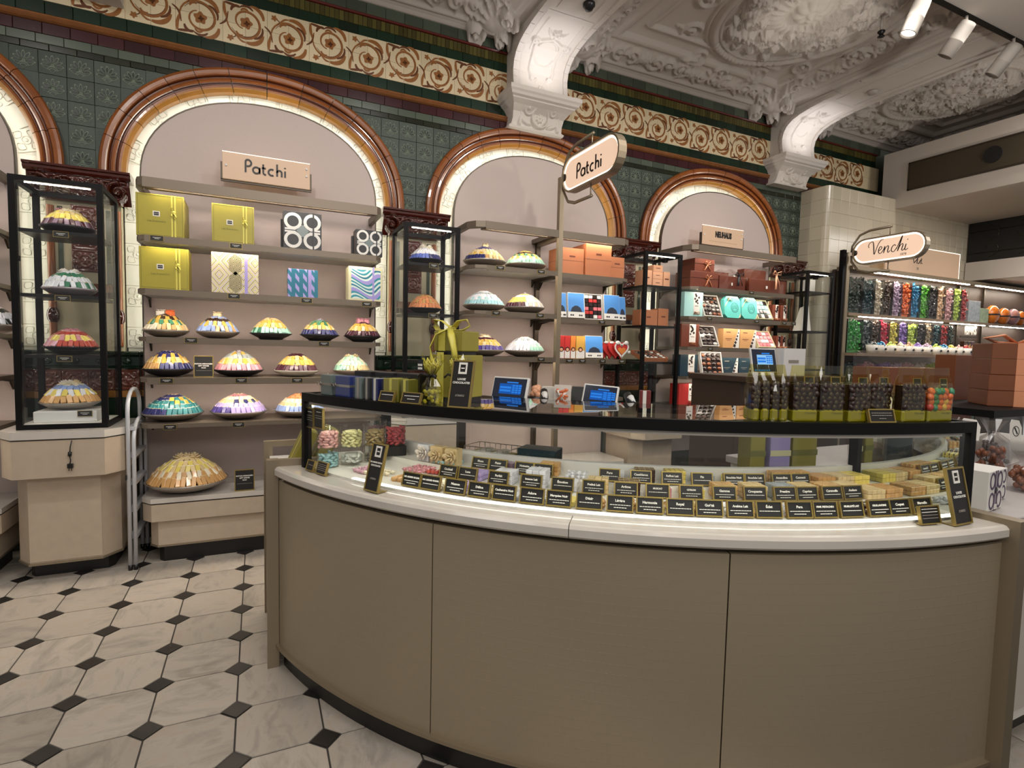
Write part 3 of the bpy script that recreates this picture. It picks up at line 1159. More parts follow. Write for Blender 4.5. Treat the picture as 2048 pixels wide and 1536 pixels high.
for ci, cxx in enumerate((2.395, 5.865)):
    m = MB()
    # console body: square cap, slab mouldings, tapering body
    prof = [(3.545, .285, .12), (3.56, .29, .13), (3.575, .265, .12), (3.62, .258, .135), (3.68, .265, .16), (3.72, .29, .22), (3.745, .32, .27), (3.755, .325, .275), (3.765, .345, .30), (3.785, .352, .31), (3.80, .365, .325), (3.835, .365, .325)]
    V = []
    for z, hw, dp in prof:
        V += [(cxx - hw, YW + .02, z), (cxx - hw, YW - dp, z), (cxx + hw, YW - dp, z), (cxx + hw, YW + .02, z)]
    F = []
    for k in range(len(prof) - 1):
        for j in range(3):
            F.append([k * 4 + j, k * 4 + j + 1, (k + 1) * 4 + j + 1, (k + 1) * 4 + j])
    n = len(prof) - 1
    F += [[0, 3, 2, 1], [n * 4, n * 4 + 1, n * 4 + 2, n * 4 + 3]]
    m.add(V, F)
    cons = struct(m.build('console', 'plaster_flat'), ['white carved plaster console above the middle bay arch', 'white carved plaster console above the right bay arch'][ci])
    cons.name = 'trim_%d' % (14 + ci)
    f = HF(.50, .215, .005)
    f.path(arc(.26, .095, .082, 0, 360, 30), .014, .05)
    f.path(arc(.26, .095, .060, 0, 360, 30), .007, .03)
    f.rose(.26, .095, .045, .045, 7)
    for s_ in (-1, 1):
        f.scroll(.26 + s_ * .13, .15, .05, 0, 1.4, .018, .05, s_)
        f.scroll(.26 + s_ * .06, .195, .04, 0, 1.4, .015, .05, -s_)
        f.leaf(.26 + s_ * .1, .03, (.4 if s_ > 0 else PI - .4), .1, .025, .035)
        f.path([(.26 + s_ * .2, .02), (.26 + s_ * .19, .10), (.26 + s_ * .22, .19)], .02, .03)
    f.build('carved_roundel', lambda u, v, hh: (cxx - .25 + u, YW - .125 - .12 * np.clip((v - .09) / .13, 0, 1) ** 1.6 - hh, 3.56 + v), 'plaster_flat', cons)

# cross beam with the lighting track
struct(MB().box(2.66, 12, 1.75, 2.55, 4.22, 4.5).build('trim_16', 'plaster_flat'), 'white cross beam in front of the wreath ceiling')

# ------------------------------------------------------------------ cream tiled corner pier
PY, PX, PZ = 4.42, 6.2, 3.55
m = MB()
m.prism([(PX + .004, 4.9), (PX + .004, PY + .07)] + arc(PX + .07, PY + .07, .066, 180, 270, 8) + [(11.2, PY + .004), (11.2, 4.9)], 0, PZ - .004, 'z')
pier = struct(m.build('wall_corner', 'grout_green'), 'cream tiled corner wall behind the right shop sign')
pier.name = 'wall_right'
ph = .158
tw = tilemesh('cream_tile', ph, ph, 'pier_tile', .004, .0008, .0012)
tws = tilemesh('cream_tile', .155, ph, 'pier_tile', .004, .0008, .0012)
for k in range(21):
    z0 = PZ - ph * (k + 1)
    for j in range(19 if k < 8 else 1):
        put('cream_tile', tw, pier, (PX + .07 + ph * j, PY + .004, z0))
    for j in range(2):
        put('cream_tile', tws, pier, (PX + .004, PY + .07 + .155 * (j + 1), z0), (0, 0, -PI / 2))
    MB().prism(arc(PX + .07, PY + .07, .07, 180, 270, 6) + [(PX + .07, PY + .07)], z0 + .001, z0 + ph - .001, 'z').build('corner_tile', 'pier_tile', pier)

# ------------------------------------------------------------------ bulkheads at the right
m = MB().box(7.5, 9.3, -1, 4.6, 3.43, 4.16)
bh = struct(m.build('bulkhead', 'white_paint'), 'white bulkhead with a long dark olive panel')
bh.name = 'trim_17'
m = MB()
m.box(7.488, 7.5, 2.2, 4.26, 3.635, 3.95)
o = m.build('olive_inset', 'olive_panel', bh)
MB().box(7.478, 7.5, 2.18, 4.28, 3.95, 3.965).box(7.478, 7.5, 2.18, 4.28, 3.62, 3.635).box(7.478, 7.5, 4.26, 4.28, 3.62, 3.965).build('inset_frame', 'bronze_dark', bh)
MB().prism(arc(3.40, 3.80, .09, 0, 360, 28), 7.474, 7.489, 'x').build('dark_disc', 'black_panel', bh)  # plain dark disc on the olive inset
m = MB().box(9.2, 11, -1, 4.41, 2.62, 2.88)
m.box(9.24, 11, -1, 4.41, 2.86, 3.45)
b2 = struct(m.build('bulkhead_low', 'white_paint'), 'lower white bulkhead under the black ornamental band')
b2.name = 'trim_18'
MB().box(9.222, 9.24, 1.0, 4.405, 2.885, 3.43).build('black_band', 'black_panel', b2)
m = MB()
for k in range(5):
    y0 = 4.2 - k * .34
    for s_ in (-1, 1):
        P = []
        for i in range(20):
            t = i / 19
            r = .13 * (1 - .7 * t)
            a = s_ * (PI / 2 + 4.6 * t)
            P.append((9.217, y0 + r * math.cos(a) - .05, 3.15 + s_ * .09 + r * math.sin(a)))
        m.tube(P, .005, 4)
m.tube([(9.217, 4.39, 3.0), (9.217, 1.2, 3.0)], .006, 4).tube([(9.217, 4.39, 3.3), (9.217, 1.2, 3.3)], .006, 4)
m.build('scroll_ironwork', 'bronze_dark', b2)
# dark backing of the sweets wall
struct(MB().box(6.31, 11.1, 4.36, 4.40, 0, 2.55).build('trim_19', 'wood_dark'), 'dark backing panel of the sweets wall')
# ------------------------------------------------------------------ furniture
mk('marble_top', 'c6bfb5', 0.12, var=0.08, vscale=7, coat=0.3)
mk('oak_pale', 'b5a48f', 0.55, var=0.10, vscale=18, bump=0.06, bscale=120)
mk('kick_black', '141210', 0.45)
mk('deck_white', 'e6e2d8', 0.35)
mk('aluminium', 'c6c7ca', 0.4, 0.25)
mk('white_plastic', 'd8d6d2', 0.35)
mk('black_plastic', '121214', 0.35)
mk('black_satin', '16130f', 0.4)
mk('gold_frame', 'a08a4e', 0.3, 0.6)
mk('card_black', '171412', 0.5)
mk('card_text', 'e9e5dc', 0.6)
mk('card_dim', '8c857b', 0.6)
mk('silver', 'b3aaa0', 0.32, 0.75)
mk('pewter', '55565a', 0.35, 0.7)
CX, CY = 2.48, 3.44
ledmat('led_foot', 'fffdf0', 4.0)
mk('lamp_grey', 'a79f96', 0.5)


def pol(R, a):
    return CX + R * math.cos(math.radians(a)), CY + R * math.sin(math.radians(a))


def ring(m, r0, r1, a0, a1, z0, z1, n=None, mat=0):
    n = n or max(2, int(abs(a1 - a0) / 1.5))
    V = []
    for i in range(n + 1):
        a = a0 + (a1 - a0) * i / n
        for r, z in ((r0, z0), (r1, z0), (r1, z1), (r0, z1)):
            V.append((*pol(r, a), z))
    F = []
    for i in range(n):
        for j in range(4):
            F.append([i * 4 + j, i * 4 + (j + 1) % 4, (i + 1) * 4 + (j + 1) % 4, (i + 1) * 4 + j])
    F += [[0, 1, 2, 3], [n * 4 + 3, n * 4 + 2, n * 4 + 1, n * 4]]
    return m.add(V, F, mat)


def embossed():
    m = bpy.data.materials.new('gold_emboss')
    m.use_nodes = True
    nt = m.node_tree
    b = nt.nodes['Principled BSDF']
    b.inputs['Base Color'].default_value = srgb('9c8e77')
    b.inputs['Metallic'].default_value = 0.35
    b.inputs['Roughness'].default_value = 0.42
    L = nt.links.new
    uv = nt.nodes.new('ShaderNodeUVMap')
    nz = nt.nodes.new('ShaderNodeTexNoise')
    nz.inputs['Scale'].default_value = 9
    vm = nt.nodes.new('ShaderNodeVectorMath')
    vm.operation = 'MULTIPLY_ADD'
    vm.inputs[1].default_value = (0.012, 0.006, 0)
    L(uv.outputs[0], nz.inputs['Vector'])
    L(nz.outputs['Color'], vm.inputs[0])
    L(uv.outputs[0], vm.inputs[2])
    sp = nt.nodes.new('ShaderNodeSeparateXYZ')
    L(vm.outputs[0], sp.inputs[0])

    def M(op, p, q=None):
        n = nt.nodes.new('ShaderNodeMath')
        n.operation = op
        for i_, v in enumerate((p, q)):
            if v is None:
                continue
            if isinstance(v, (int, float)):
                n.inputs[i_].default_value = v
            else:
                L(v, n.inputs[i_])
        return n.outputs[0]
    v_ = M('MULTIPLY', sp.outputs['Y'], 1 / .033)
    row = M('FLOOR', v_)
    fv = M('SUBTRACT', v_, row)
    u_ = M('ADD', M('MULTIPLY', sp.outputs['X'], 1 / .021), M('MULTIPLY', row, .5))
    fu = M('ABSOLUTE', M('SUBTRACT', M('FRACT', u_), .5))
    dash = M('MULTIPLY', M('GREATER_THAN', .27, fu), M('GREATER_THAN', .16, fv))
    tilt = M('MULTIPLY', fv, .35)
    side = M('MULTIPLY', M('GREATER_THAN', fu, .44), -.12)
    hgt = M('ADD', M('ADD', M('MULTIPLY', dash, -1.0), tilt), side)
    bp = nt.nodes.new('ShaderNodeBump')
    bp.inputs['Strength'].default_value = 0.55
    bp.inputs['Distance'].default_value = 0.003
    L(hgt, bp.inputs['Height'])
    L(bp.outputs['Normal'], b.inputs['Normal'])
    MATS['gold_emboss'] = m


embossed()
A0, A1 = 197.9, 265.9
cnt = thing('display_counter', 'curved gold embossed counter with marble ledge and black framed glass case', 'counter', (*pol(2.5, 232), 0))
OFF = (-cnt.location.x, -cnt.location.y, 0)


def cpart(m, name, mats, parent=cnt, kind=None):
    o = m.build(name, mats, parent, kind=kind)
    if parent is cnt:
        o.location = OFF
    return o


cpart(ring(MB(), 2.40, 2.495, A0, A1, 0, .10), 'kick_plate', 'kick_black')
cpart(ring(MB(), 2.46, 2.532, A0, A1, .098, .112), 'base_trim', 'bronze')
for a0, a1 in ((A0 + .1, 220.12), (220.22, 242.65), (242.75, A1 - .1)):
    n = 20
    m = MB()
    ring(m, 2.48, 2.516, a0, a1, .112, .882, n)
    o = cpart(m, 'front_panel', ['gold_emboss'])
    uv = o.data.uv_layers.new(name='UVMap')
    for lp in o.data.loops:
        v = o.data.vertices[lp.vertex_index].co
        uv.data[lp.index].uv = (math.atan2(v.y - CY, v.x - CX) * 2.516, v.z)
cpart(ring(MB(), 2.3, 2.49, A0, A1, .112, .9), 'carcass', 'bronze_dark')
for a0, a1 in ((A0, 231.30), (231.36, A1)):
    m = MB()
    n = 26
    V, F = [], []
    pr = [(1.98, .9), (2.526, .9), (2.534, .908), (2.534, .932), (2.526, .942), (2.516, .945), (1.98, .945)]
    k = len(pr)
    for i in range(n + 1):
        a = a0 + (a1 - a0) * i / n
        V += [(*pol(r, a), z) for r, z in pr]
    for i in range(n):
        for j in range(k):
            F.append([i * k + j, i * k + (j + 1) % k, (i + 1) * k + (j + 1) % k, (i + 1) * k + j])
    F += [list(range(k)), [n * k + j for j in range(k)][::-1]]
    m.add(V, F)
    cpart(m, 'marble_ledge', 'marble_top')
# end frames
m = MB().box(.035, .085, 2.665, 2.715, 0, .975).box(.085, .26, 2.665, 2.70, .94, .975)
cpart(m, 'end_frame', 'bronze')
m = MB().box(.03, .075, 3.25, 3.295, 0, .966).box(.075, .5, 3.255, 3.295, .935, .966).box(.04, .06, 2.715, 3.25, .04, .80)
cpart(m, 'end_frame', 'bronze')
cpart(MB().box(.06, .55, 2.72, 3.25, .86, .885), 'side_shelf', 'deck_white')
cpart(MB().box(.075, .55, 2.72, 3.25, .03, .86), 'side_carcass', 'oak_pale')
m = MB().box(2.29, 2.345, .885, 1.62, 0, .965)
cpart(m, 'end_frame', 'bronze')
# deck tiers
B0, B1 = 199.6, 264.7
for r0, r1, z1 in ((2.25, 2.43, .955), (2.12, 2.25, .968), (2.01, 2.12, .99)):
    cpart(ring(MB(), r0, r1, B0, B1, .944, z1), 'display_tier', 'deck_white')
cpart(ring(MB(), 1.985, 2.012, B0, B1, .944, 1.045), 'rear_sill', 'white_plastic')
cpart(ring(MB(), 2.408, 2.426, B0 + 9, B1 - .6, .955, .9585), 'led_strip', 'led_foot')
cpart(ring(MB(), 2.398, 2.409, B0 + .8, B1 - .8, 1.258, 1.264), 'led_strip', 'led_case')
cpart(ring(MB(), 2.38, 2.412, B0 + .4, B1 - .4, 1.268, 1.272), 'led_cover', 'black_frame')
cpart(ring(MB(), 2.415, 2.429, B0 + 1.3, B1 - 1.3, 1.236, 1.249), 'glass_clamp', 'lamp_grey')
# black frame
m = ring(MB(), 2.412, 2.44, B0, B1, 1.249, 1.286)
cpart(m, 'top_fascia', 'black_frame')
cpart(ring(MB(), 2.02, 2.04, B0, B1, 1.262, 1.278), 'rear_rail', 'black_frame')
for a, w in ((B0, .5), (B1, -.5)):
    cpart(ring(MB(), 2.405, 2.44, a, a + w * 1.25, .945, 1.249, 1), 'frame_post', 'black_frame')
    cpart(ring(MB(), 1.99, 2.03, a, a + w * 1.6, .945, 1.286, 1), 'frame_post', 'black_frame')
    cpart(ring(MB(), 2.03, 2.412, a, a + w * .9, 1.255, 1.286, 1), 'frame_rail', 'black_frame')
for a0, a1 in ((B0 + .6, 231.19), (231.25, B1 - .6)):
    m = MB()
    n = 20
    V = []
    for i in range(n + 1):
        a = a0 + (a1 - a0) * i / n
        V += [(*pol(2.43, a), .946), (*pol(2.43, a), 1.249)]
    m.add(V, [[2 * i, 2 * i + 2, 2 * i + 3, 2 * i + 1] for i in range(n)], 0, True)
    cpart(m, 'front_glass', 'glass')
for a0, a1 in ((B0 + .8, 216), (216.1, 232), (232.1, 248), (248.1, B1 - .8)):
    m = MB()
    n = 8
    V = []
    for i in range(n + 1):
        a = a0 + (a1 - a0) * i / n
        V += [(*pol(2.0, a), 1.045), (*pol(2.0, a), 1.262)]
    m.add(V, [[2 * i, 2 * i + 2, 2 * i + 3, 2 * i + 1] for i in range(n)], 0, True)
    cpart(m, 'rear_glass_door', 'glass')
m = MB()
V = []
n = 44
for i in range(n + 1):
    a = B0 + .3 + (B1 - B0 - .6) * i / n
    V += [(*pol(1.87, a), 1.283), (*pol(2.412, a), 1.283)]
m.add(V, [[2 * i, 2 * i + 1, 2 * i + 3, 2 * i + 2] for i in range(n)])
cpart(m, 'top_glass', 'glass_top')
m = MB()
m.add([(*pol(2.405, B0 + .2), .95), (*pol(2.03, B0 + .2), .95), (*pol(2.03, B0 + .2), 1.255), (*pol(2.405, B0 + .2), 1.255)], [[0, 1, 2, 3]])
cpart(m, 'end_glass', 'glass')
ma = B1 - .45
m = MB()
m.add([(*pol(2.405, ma), .956), (*pol(2.02, ma), .956), (*pol(2.02, ma), 1.255), (*pol(2.405, ma), 1.255)], [[0, 3, 2, 1]])
cpart(m, 'end_mirror', 'mirror')
# staff side: service ledge on slim legs
led = thing('service_ledge', 'narrow grey ledge behind the glass counter carrying the till screens', 'ledge', (*pol(1.72, 232), 0))
o = ring(MB(), 1.58, 1.862, 203, 262, 1.195, 1.222).build('ledge_top', 'bronze', led)
o.location = (-led.location.x, -led.location.y, 0)
for a in (203.5, 261):
    x, y = pol(1.6, a)
    o = MB().box(x - .02, x + .02, y - .02, y + .02, 0, 1.195).build('leg', 'bronze_dark', led)
    o.location = (-led.location.x, -led.location.y, 0)


# ---- plinths and glass cases
def plinth(xc, label, prm=True):
    t = thing('plinth_cabinet', label, 'cabinet', (xc, 4.4, 0), 0, 'plinth cabinets under the glass cases')

    def outline(w, c, f):
        return [(-w + c, f), (w - c, f), (w, f + c * 1.4), (w, .29), (-w, .29), (-w, f + c * 1.4)]
    m = MB()
    P = outline(.3125, .085, -.30)
    # concave corner of the slab edge
    m.prism(P, .902, .948, 'z')
    m.build('marble_top', 'marble_top', t)
    MB().prism(outline(.305, .085, -.285), .893, .902, 'z').build('shadow_line', 'bronze_dark', t)
    MB().prism(outline(.308, .083, -.292), .665, .893, 'z').build('upper_block', 'oak_pale', t)
    MB().prism(outline(.265, .085, -.20), .118, .665, 'z').build('body', 'oak_pale', t)
    MB().cham(-.183, .183, -.204, -.196, .125, .655, .002).build('front_panel', 'oak_pale', t)
    MB().prism(outline(.272, .086, -.207), .105, .118, 'z').build('base_trim', 'bronze', t)
    MB().prism(outline(.22, .03, -.09), 0, .105, 'z').build('kick_plate', 'kick_black', t)
    return t


def glass_case(xc, label, shelves, first=False):
    t = thing('glass_case', label, 'display case', (xc, 4.41, .948), 0, 'tall black framed glass cases')
    W, D, H = .227, .21, 1.515
    p = .016
    for sx in (-1, 1):
        for sy in (-1, 1):
            MB().box(sx * W - (2 * p if sx > 0 else 0), sx * W + (0 if sx > 0 else 2 * p), sy * D - (2 * p if sy > 0 else 0), sy * D + (0 if sy > 0 else 2 * p), .03, H - .03).build('frame_post', 'black_frame', t)
    for z in (0, H - .03):
        m = MB()
        m.box(-W, W, -D, -D + .032, z, z + .03).box(-W, W, D - .032, D, z, z + .03)
        m.box(-W, -W + .032, -D + .032, D - .032, z, z + .03).box(W - .032, W, -D + .032, D - .032, z, z + .03)
        m.build('frame_rail', 'black_frame', t)
    for sx in (-1, 1):
        m = MB()
        m.add([(sx * (W - .008), -D + .032, .03), (sx * (W - .008), D - .032, .03), (sx * (W - .008), D - .032, H - .03), (sx * (W - .008), -D + .032, H - .03)], [[0, 1, 2, 3]])
        m.build('side_glass', 'glass', t)
    m = MB()
    m.add([(-W + .032, -D + .008, .03), (W - .032, -D + .008, .03), (W - .032, -D + .008, H - .03), (-W + .032, -D + .008, H - .03)], [[0, 1, 2, 3]])
    m.build('door_glass', 'glass', t)
    m = MB()
    m.add([(-W, -D, H - .012), (W, -D, H - .012), (W, D, H - .012), (-W, D, H - .012)], [[0, 1, 2, 3]])
    m.build('top_glass', 'glass', t)
    for sz in (H - .08, H - .5, .5):
        MB().cyl((-W + .034, -D + .03, sz), (-W + .034, -D + .03, sz + .03), .006).build('hinge', 'black_frame', t)
    MB().box(W - .06, W - .02, -.02, .02, H - .05, H - .015).build('door_catch', 'black_frame', t)
    for z in shelves:
        MB().box(-W + .034, W - .034, -D + .03, D - .032, z - .948 - .02, z - .948).build('shelf', 'dark_metal', t)
    MB().box(-W + .02, W - .02, -D + .02, D - .02, .03, .034).build('base_plate', 'deck_white' if first else 'dark_metal', t)
    m = MB().box(-.16, .16, -D + .034, -D + .038, H - .034, H - .03)
    m.build('led_strip', 'led_shelf', t)
    return t


CASES = [-1.0875, 1.2585, 3.565, 5.845]
plinth(CASES[0], 'pale wood plinth with black cable hanging on its front')
for x_, l_ in ((CASES[1], 'pale wood plinth under the second glass case, hidden behind the counter'), (CASES[2], 'pale wood plinth under the glass case of orange boxes'), (CASES[3], 'pale wood plinth under the last glass case by the cream tiles')):
    plinth(x_, l_)
glass_case(CASES[0], 'tall glass case on the plinth by the step ladder, four bowls inside', (2.16, 1.775, 1.405), True)
glass_case(CASES[1], 'tall glass case behind the yellow bow, blue and orange bowls inside', (2.165, 1.772, 1.40))
glass_case(CASES[2], 'tall glass case holding peach and orange boxes', (2.15, 1.765, 1.41))
glass_case(CASES[3], 'tall glass case beside the cream tiled corner holding a white box', (2.24, 1.79, 1.35))
cable = MB().tube([(-1.022, 4.098, .89), (-1.03, 4.096, .85), (-1.032, 4.095, .82)], .003, 5)
cable.tube([(-1.032, 4.096, .82), (-1.034, 4.096, .795)], .010, 6).tube([(-1.034, 4.096, .795), (-1.03, 4.096, .77), (-1.034, 4.096, .745)], .003, 5)
cable.box(-1.045, -1.018, 4.085, 4.104, .722, .748).cyl((-1.038, 4.094, .722), (-1.04, 4.094, .705), .002).cyl((-1.026, 4.094, .722), (-1.026, 4.094, .705), .002)
tag(cable.build('power_cable', 'black_plastic'), 'short black cable with plug hanging on the pale plinth front', 'cable')
# step ladder stored sideways
lad = thing('step_ladder', 'folded white aluminium step ladder between plinth and bench', 'ladder', (-.742, 4.42, 0))
for dx, h_, k in ((-.018, 1.20, 1.0), (.012, 1.0, .9)):
    P = [(dx, -.21, .02), (dx, -.20, h_ - .15)] + [(dx, -.2 * math.cos(math.radians(a)), h_ - .15 + .13 * math.sin(math.radians(a))) for a in range(15, 180, 15)] + [(dx, .20, h_ - .15), (dx, .21, .02)]
    MB().tube(P, .0125, 8, flat=2.2 if False else 1.0).build('side_rail', 'aluminium', lad)
for k in range(5):
    MB().box(-.026, .02, -.19, .19, .2 + .18 * k, .222 + .18 * k).build('step', 'aluminium', lad)
for y in (-.21, .21):
    for dx in (-.018, .012):
        MB().cyl((dx, y, 0), (dx, y, .035), .0135, 8).build('rubber_foot', 'black_plastic', lad)
MB().box(-.034, -.029, -.225, -.195, .60, .63).build('sticker', 'card_black', lad)


# ---- shelving in the bays
def shelf_poly(xa, xb, ca, cb, f=4.25, bk=4.715, cl=.10):
    P = [(xa, bk), (xa, f + cl + .02)] if ca else [(xa, bk), (xa, f)]
    if ca:
        P += [(xa + ca * .35, f + cl * .35), (xa + ca, f)]
    if cb:
        P += [(xb - cb, f), (xb - cb * .35, f + cl * .35), (xb, f + cl + .02)]
    else:
        P += [(xb, f)]
    P += [(xb, bk)]
    return P


def shelf_unit(xa, xb, zs, label, ca, cb, zc=2.56, loc=None, rails=True):
    t = thing('shelf_unit', label, 'shelves', ((xa + xb) / 2, 4.5, 0), 0, 'bronze edged shelf units on the back wall')
    off = (-(xa + xb) / 2, -4.5, 0)

    def P_(m, n, mt, par=t):
        o = m.build(n, mt, par)
        if par is t:
            o.location = off
        return o
    # canopy: front beam with a lit slot, end arms and brackets
    m = MB()
    m.prism([(4.25, zc - .05), (4.25, zc), (4.33, zc), (4.33, zc - .03), (4.30, zc - .05)], xa + ca * .9, xb - cb * .9, 'x')
    m.prism([(4.33, zc - .055), (4.33, zc - .04), (4.37, zc - .04), (4.37, zc - .055)], xa + ca * .9, xb - cb * .9, 'x')
    for x_, c_, s_ in ((xa, ca, 1), (xb, cb, -1)):
        if c_:
            m.prism([(x_ + s_ * c_, 4.25), (x_ + s_ * c_, 4.30), (x_ + s_ * .035, 4.40), (x_ + s_ * .035, 4.715), (x_, 4.715), (x_, 4.37), (x_ + s_ * c_ * .35, 4.285)][::s_], zc - .05, zc, 'z')
        else:
            m.box(min(x_, x_ + s_ * .03), max(x_, x_ + s_ * .03), 4.33, 4.715, zc - .05, zc - .01)
    can = P_(m, 'canopy', 'shelf_bronze')
    P_(MB().box(xa + ca + .05, xb - cb - .05, 4.275, 4.295, zc - .0525, zc - .0495), 'led_strip', 'led_shelf')
    P_(MB().box(xa + ca * .9, xb - cb * .9, 4.25, 4.258, zc - .064, zc - .05), 'front_lip', 'shelf_bronze')
    n_ = int((xb - xa) / .06)
    for i in range(n_):
        pass
    for k, z in enumerate(zs):
        m = MB().prism(shelf_poly(xa, xb, ca, cb), z - .028, z, 'z')
        P_(m, 'shelf', 'shelf_bronze')
        P_(MB().prism(shelf_poly(xa + .02, xb - .02, ca, cb, 4.277), z - .0288, z - .0275, 'z'), 'shelf_underside', 'white_plastic')
        if k < 4:
            P_(MB().box(xa + ca + .02, xb - cb - .02, 4.264, 4.276, z - .0345, z - .0288), 'led_strip', 'led_shelf')
            P_(MB().box(xa + ca, xb - cb, 4.25, 4.257, z - .043, z - .028), 'front_lip', 'shelf_bronze')
        for x_ in ((xa + .02, xb - .02) if rails else (xa + .02,)):
            P_(MB().prism([(4.712, z - .10), (4.712, z - .028), (4.50, z - .028), (4.66, z - .045)], x_ - .006, x_ + .006, 'x'), 'bracket', 'bronze_dark')
    return t


Z1 = (2.19, 1.846, 1.531, 1.26, .952)
Z2 = (2.20, 1.822, 1.437, 1.06)
Z2N = (2.193, 1.793, 1.427, 1.06)
Z3 = (2.182, 1.88, 1.568, 1.262, .962)
shelf_unit(-.715, .888, Z1, 'five bronze shelves with bowls and yellow green boxes under lit canopy', .06, .06)
shelf_unit(-.715 - 2.347, .888 - 2.347, Z1, 'shelves of the cut off far bay beside the first glass case', .06, .06)
shelf_unit(1.60, 2.418, Z2, 'bronze shelves of six silver bowls left of the tall post', .14, 0)
shelf_unit(2.466, 3.24, Z2N, 'shelves of blue, red and brown boxes right of the tall post', 0, .12)
shelf_unit(3.94, 5.53, Z3, 'bronze shelves of brown, turquoise and navy chocolate boxes', .12, .06, 2.60)
# tall post between the two halves of the middle bay
tp = thing('divider_post', 'tall bronze post with shelf brackets dividing the middle bay', 'post', (2.442, 4.27, 0))
MB().box(-.022, .022, -.02, .025, .459, 3.02).build('front_upright', 'bronze', tp)
MB().box(-.02, .02, .40, .44, .459, 2.52).build('rear_upright', 'bronze_dark', tp)
MB().box(-.018, .018, .025, .40, 2.48, 2.54).build('cross_bar', 'bronze', tp)
for z in (2.17, 1.79, 1.405):
    MB().prism([(.40, z - .10), (.40, z), (.025, z), (.10, z - .025), (.34, z - .03)], -.016, .016, 'x').build('bracket', 'bronze_dark', tp)


def bench(xa, xb, label):
    t = thing('display_bench', label, 'bench', ((xa + xb) / 2, 4.45, 0), 0, 'low display benches under the shelves')
    xc = (xa + xb) / 2
    w = (xb - xa) / 2

    def P(w_, f, c):
        return [(-w_ + c, f), (w_ - c, f), (w_, f + c * 1.3), (w_, .26), (-w_, .26), (-w_, f + c * 1.3)]
    MB().prism(P(w, -.235, .06), .425, .457, 'z').build('marble_top', 'marble_top', t)
    MB().prism(P(w - .006, -.222, .058), .415, .425, 'z').build('shadow_line', 'bronze_dark', t)
    MB().prism(P(w - .004, -.229, .058), .30, .415, 'z').build('drawer_front', 'oak_pale', t)
    MB().prism(P(w - .045, -.20, .05), .13, .30, 'z').build('lower_front', 'oak_pale', t)
    MB().prism(P(w - .04, -.205, .05), .118, .13, 'z').build('base_trim', 'bronze', t)
    MB().prism(P(w - .09, -.15, .03), 0, .118, 'z').build('kick_plate', 'kick_black', t)
    return t


bench(-.703, .92, 'low pale wood bench with marble top under the bowls')
bench(-.748 - 2.347, .92 - 2.345, 'low marble topped bench of the cut off bay at the edge')
bench(1.60, 3.24, 'low bench behind the counter under the middle bay')

# ---- signs
def stroke_text(m, strokes, w, s, ox, oz, mat=0, t=.004):
    for st in strokes:
        m.ribbon([(ox + x * s, oz + z * s) for x, z in st], w, -t, 'y', mat)


def circ(cx, cy, r, a0, a1, n=14, ry=None):
    return [(cx + r * math.cos(math.radians(a0 + (a1 - a0) * i / n)), cy + (ry or r) * math.sin(math.radians(a0 + (a1 - a0) * i / n))) for i in range(n + 1)]


# round monoline letters: P a t c h i
PAT = [[(0, 0), (0, 1.0), (.02, 1.12), (.1, 1.22), (.2, 1.25)], circ(.2, .93, .32, 90, -90, 12)[:] + [(.1, .61)],
       circ(.98, .31, .31, 0, 360, 18), [(1.29, .62), (1.29, 0)],
       [(1.62, 1.0), (1.62, .2), (1.66, .06), (1.78, 0), (1.88, 0)], [(1.48, .62), (1.86, .62)],
       circ(2.42, .31, .31, 60, 300, 14),
       [(2.92, 1.2), (2.92, 0)], [(2.92, .35)] + circ(3.14, .38, .22, 150, 0, 8) + [(3.36, 0)],
       [(3.68, .62), (3.68, 0)], [(3.68, .88), (3.68, .98)]]


def wall_sign(xc, y, z0, w, h_, label, body):
    t = thing('wall_sign', label, 'sign', (xc, y, z0))
    MB().cham(-w / 2, w / 2, 0, .012, 0, h_, .002).build('sign_plate', 'sign_plate', t)
    m = MB().box(-w / 2 - .012, w / 2 + .012, .012, .03, -.014, 0).box(-w / 2 - .012, -w / 2, .004, .03, 0, h_ * .62).box(w / 2, w / 2 + .012, .004, .03, 0, h_ * .62)
    m.build('sign_bracket', 'bronze_dark', t)
    m = MB()
    for x_ in (-w / 2 + .025, w / 2 - .025):
        for z_ in ((h_ * .5,) if x_ < 0 else (h_ * .5, h_ * .78)):
            m.cyl((x_, -.006, z_), (x_, .002, z_), .008, 10)
    m.build('fixing', 'white_plastic', t)
    MB().box(-w / 2 + .01, w / 2 - .01, .013, .02, .003, .01).build('led_strip', 'led_sign', t)
    MB().box(-w / 2, w / 2, -.001, .012, h_, h_ + .004).build('lit_edge', 'led_edge', t)
    if body == 'P':
        m = MB()
        stroke_text(m, PAT, .012, .072, -.145, h_ * .34)
        o = m.build('lettering', 'card_black', t)
        o.location = (0, -.001, 0)
    else:
        text('lettering', body, h_ * .42, t, (0, -.003, h_ * .58), (PI / 2, 0, 0), 'card_black', .002, 'CENTER', .62, .004)
        o = MB()
        for k in range(11):
            o.box(-w * .33 + k * w * .062, -w * .33 + k * w * .062 + w * .05, -.001, .002, h_ * .2, h_ * .225)
        o.build('small_print', 'sign_plate_dark', t)
    return t


mk('sign_plate', 'b3967c', 0.45, emit=0.18, emitc='d9b493')
mk('sign_plate_dark', 'a98b63', 0.5)
ledmat('led_sign', 'ffdcb0', 9.0)
ledmat('led_edge', 'fff0dc', 2.0)
wall_sign(.08, 4.5, 2.68, .59, .19, 'lit brass plate sign above the first bay canopy', 'P')
wall_sign(4.62, 4.5, 2.675, .60, .20, 'lit brass plate sign above the bay of brown and turquoise boxes', 'NEUHAUS')


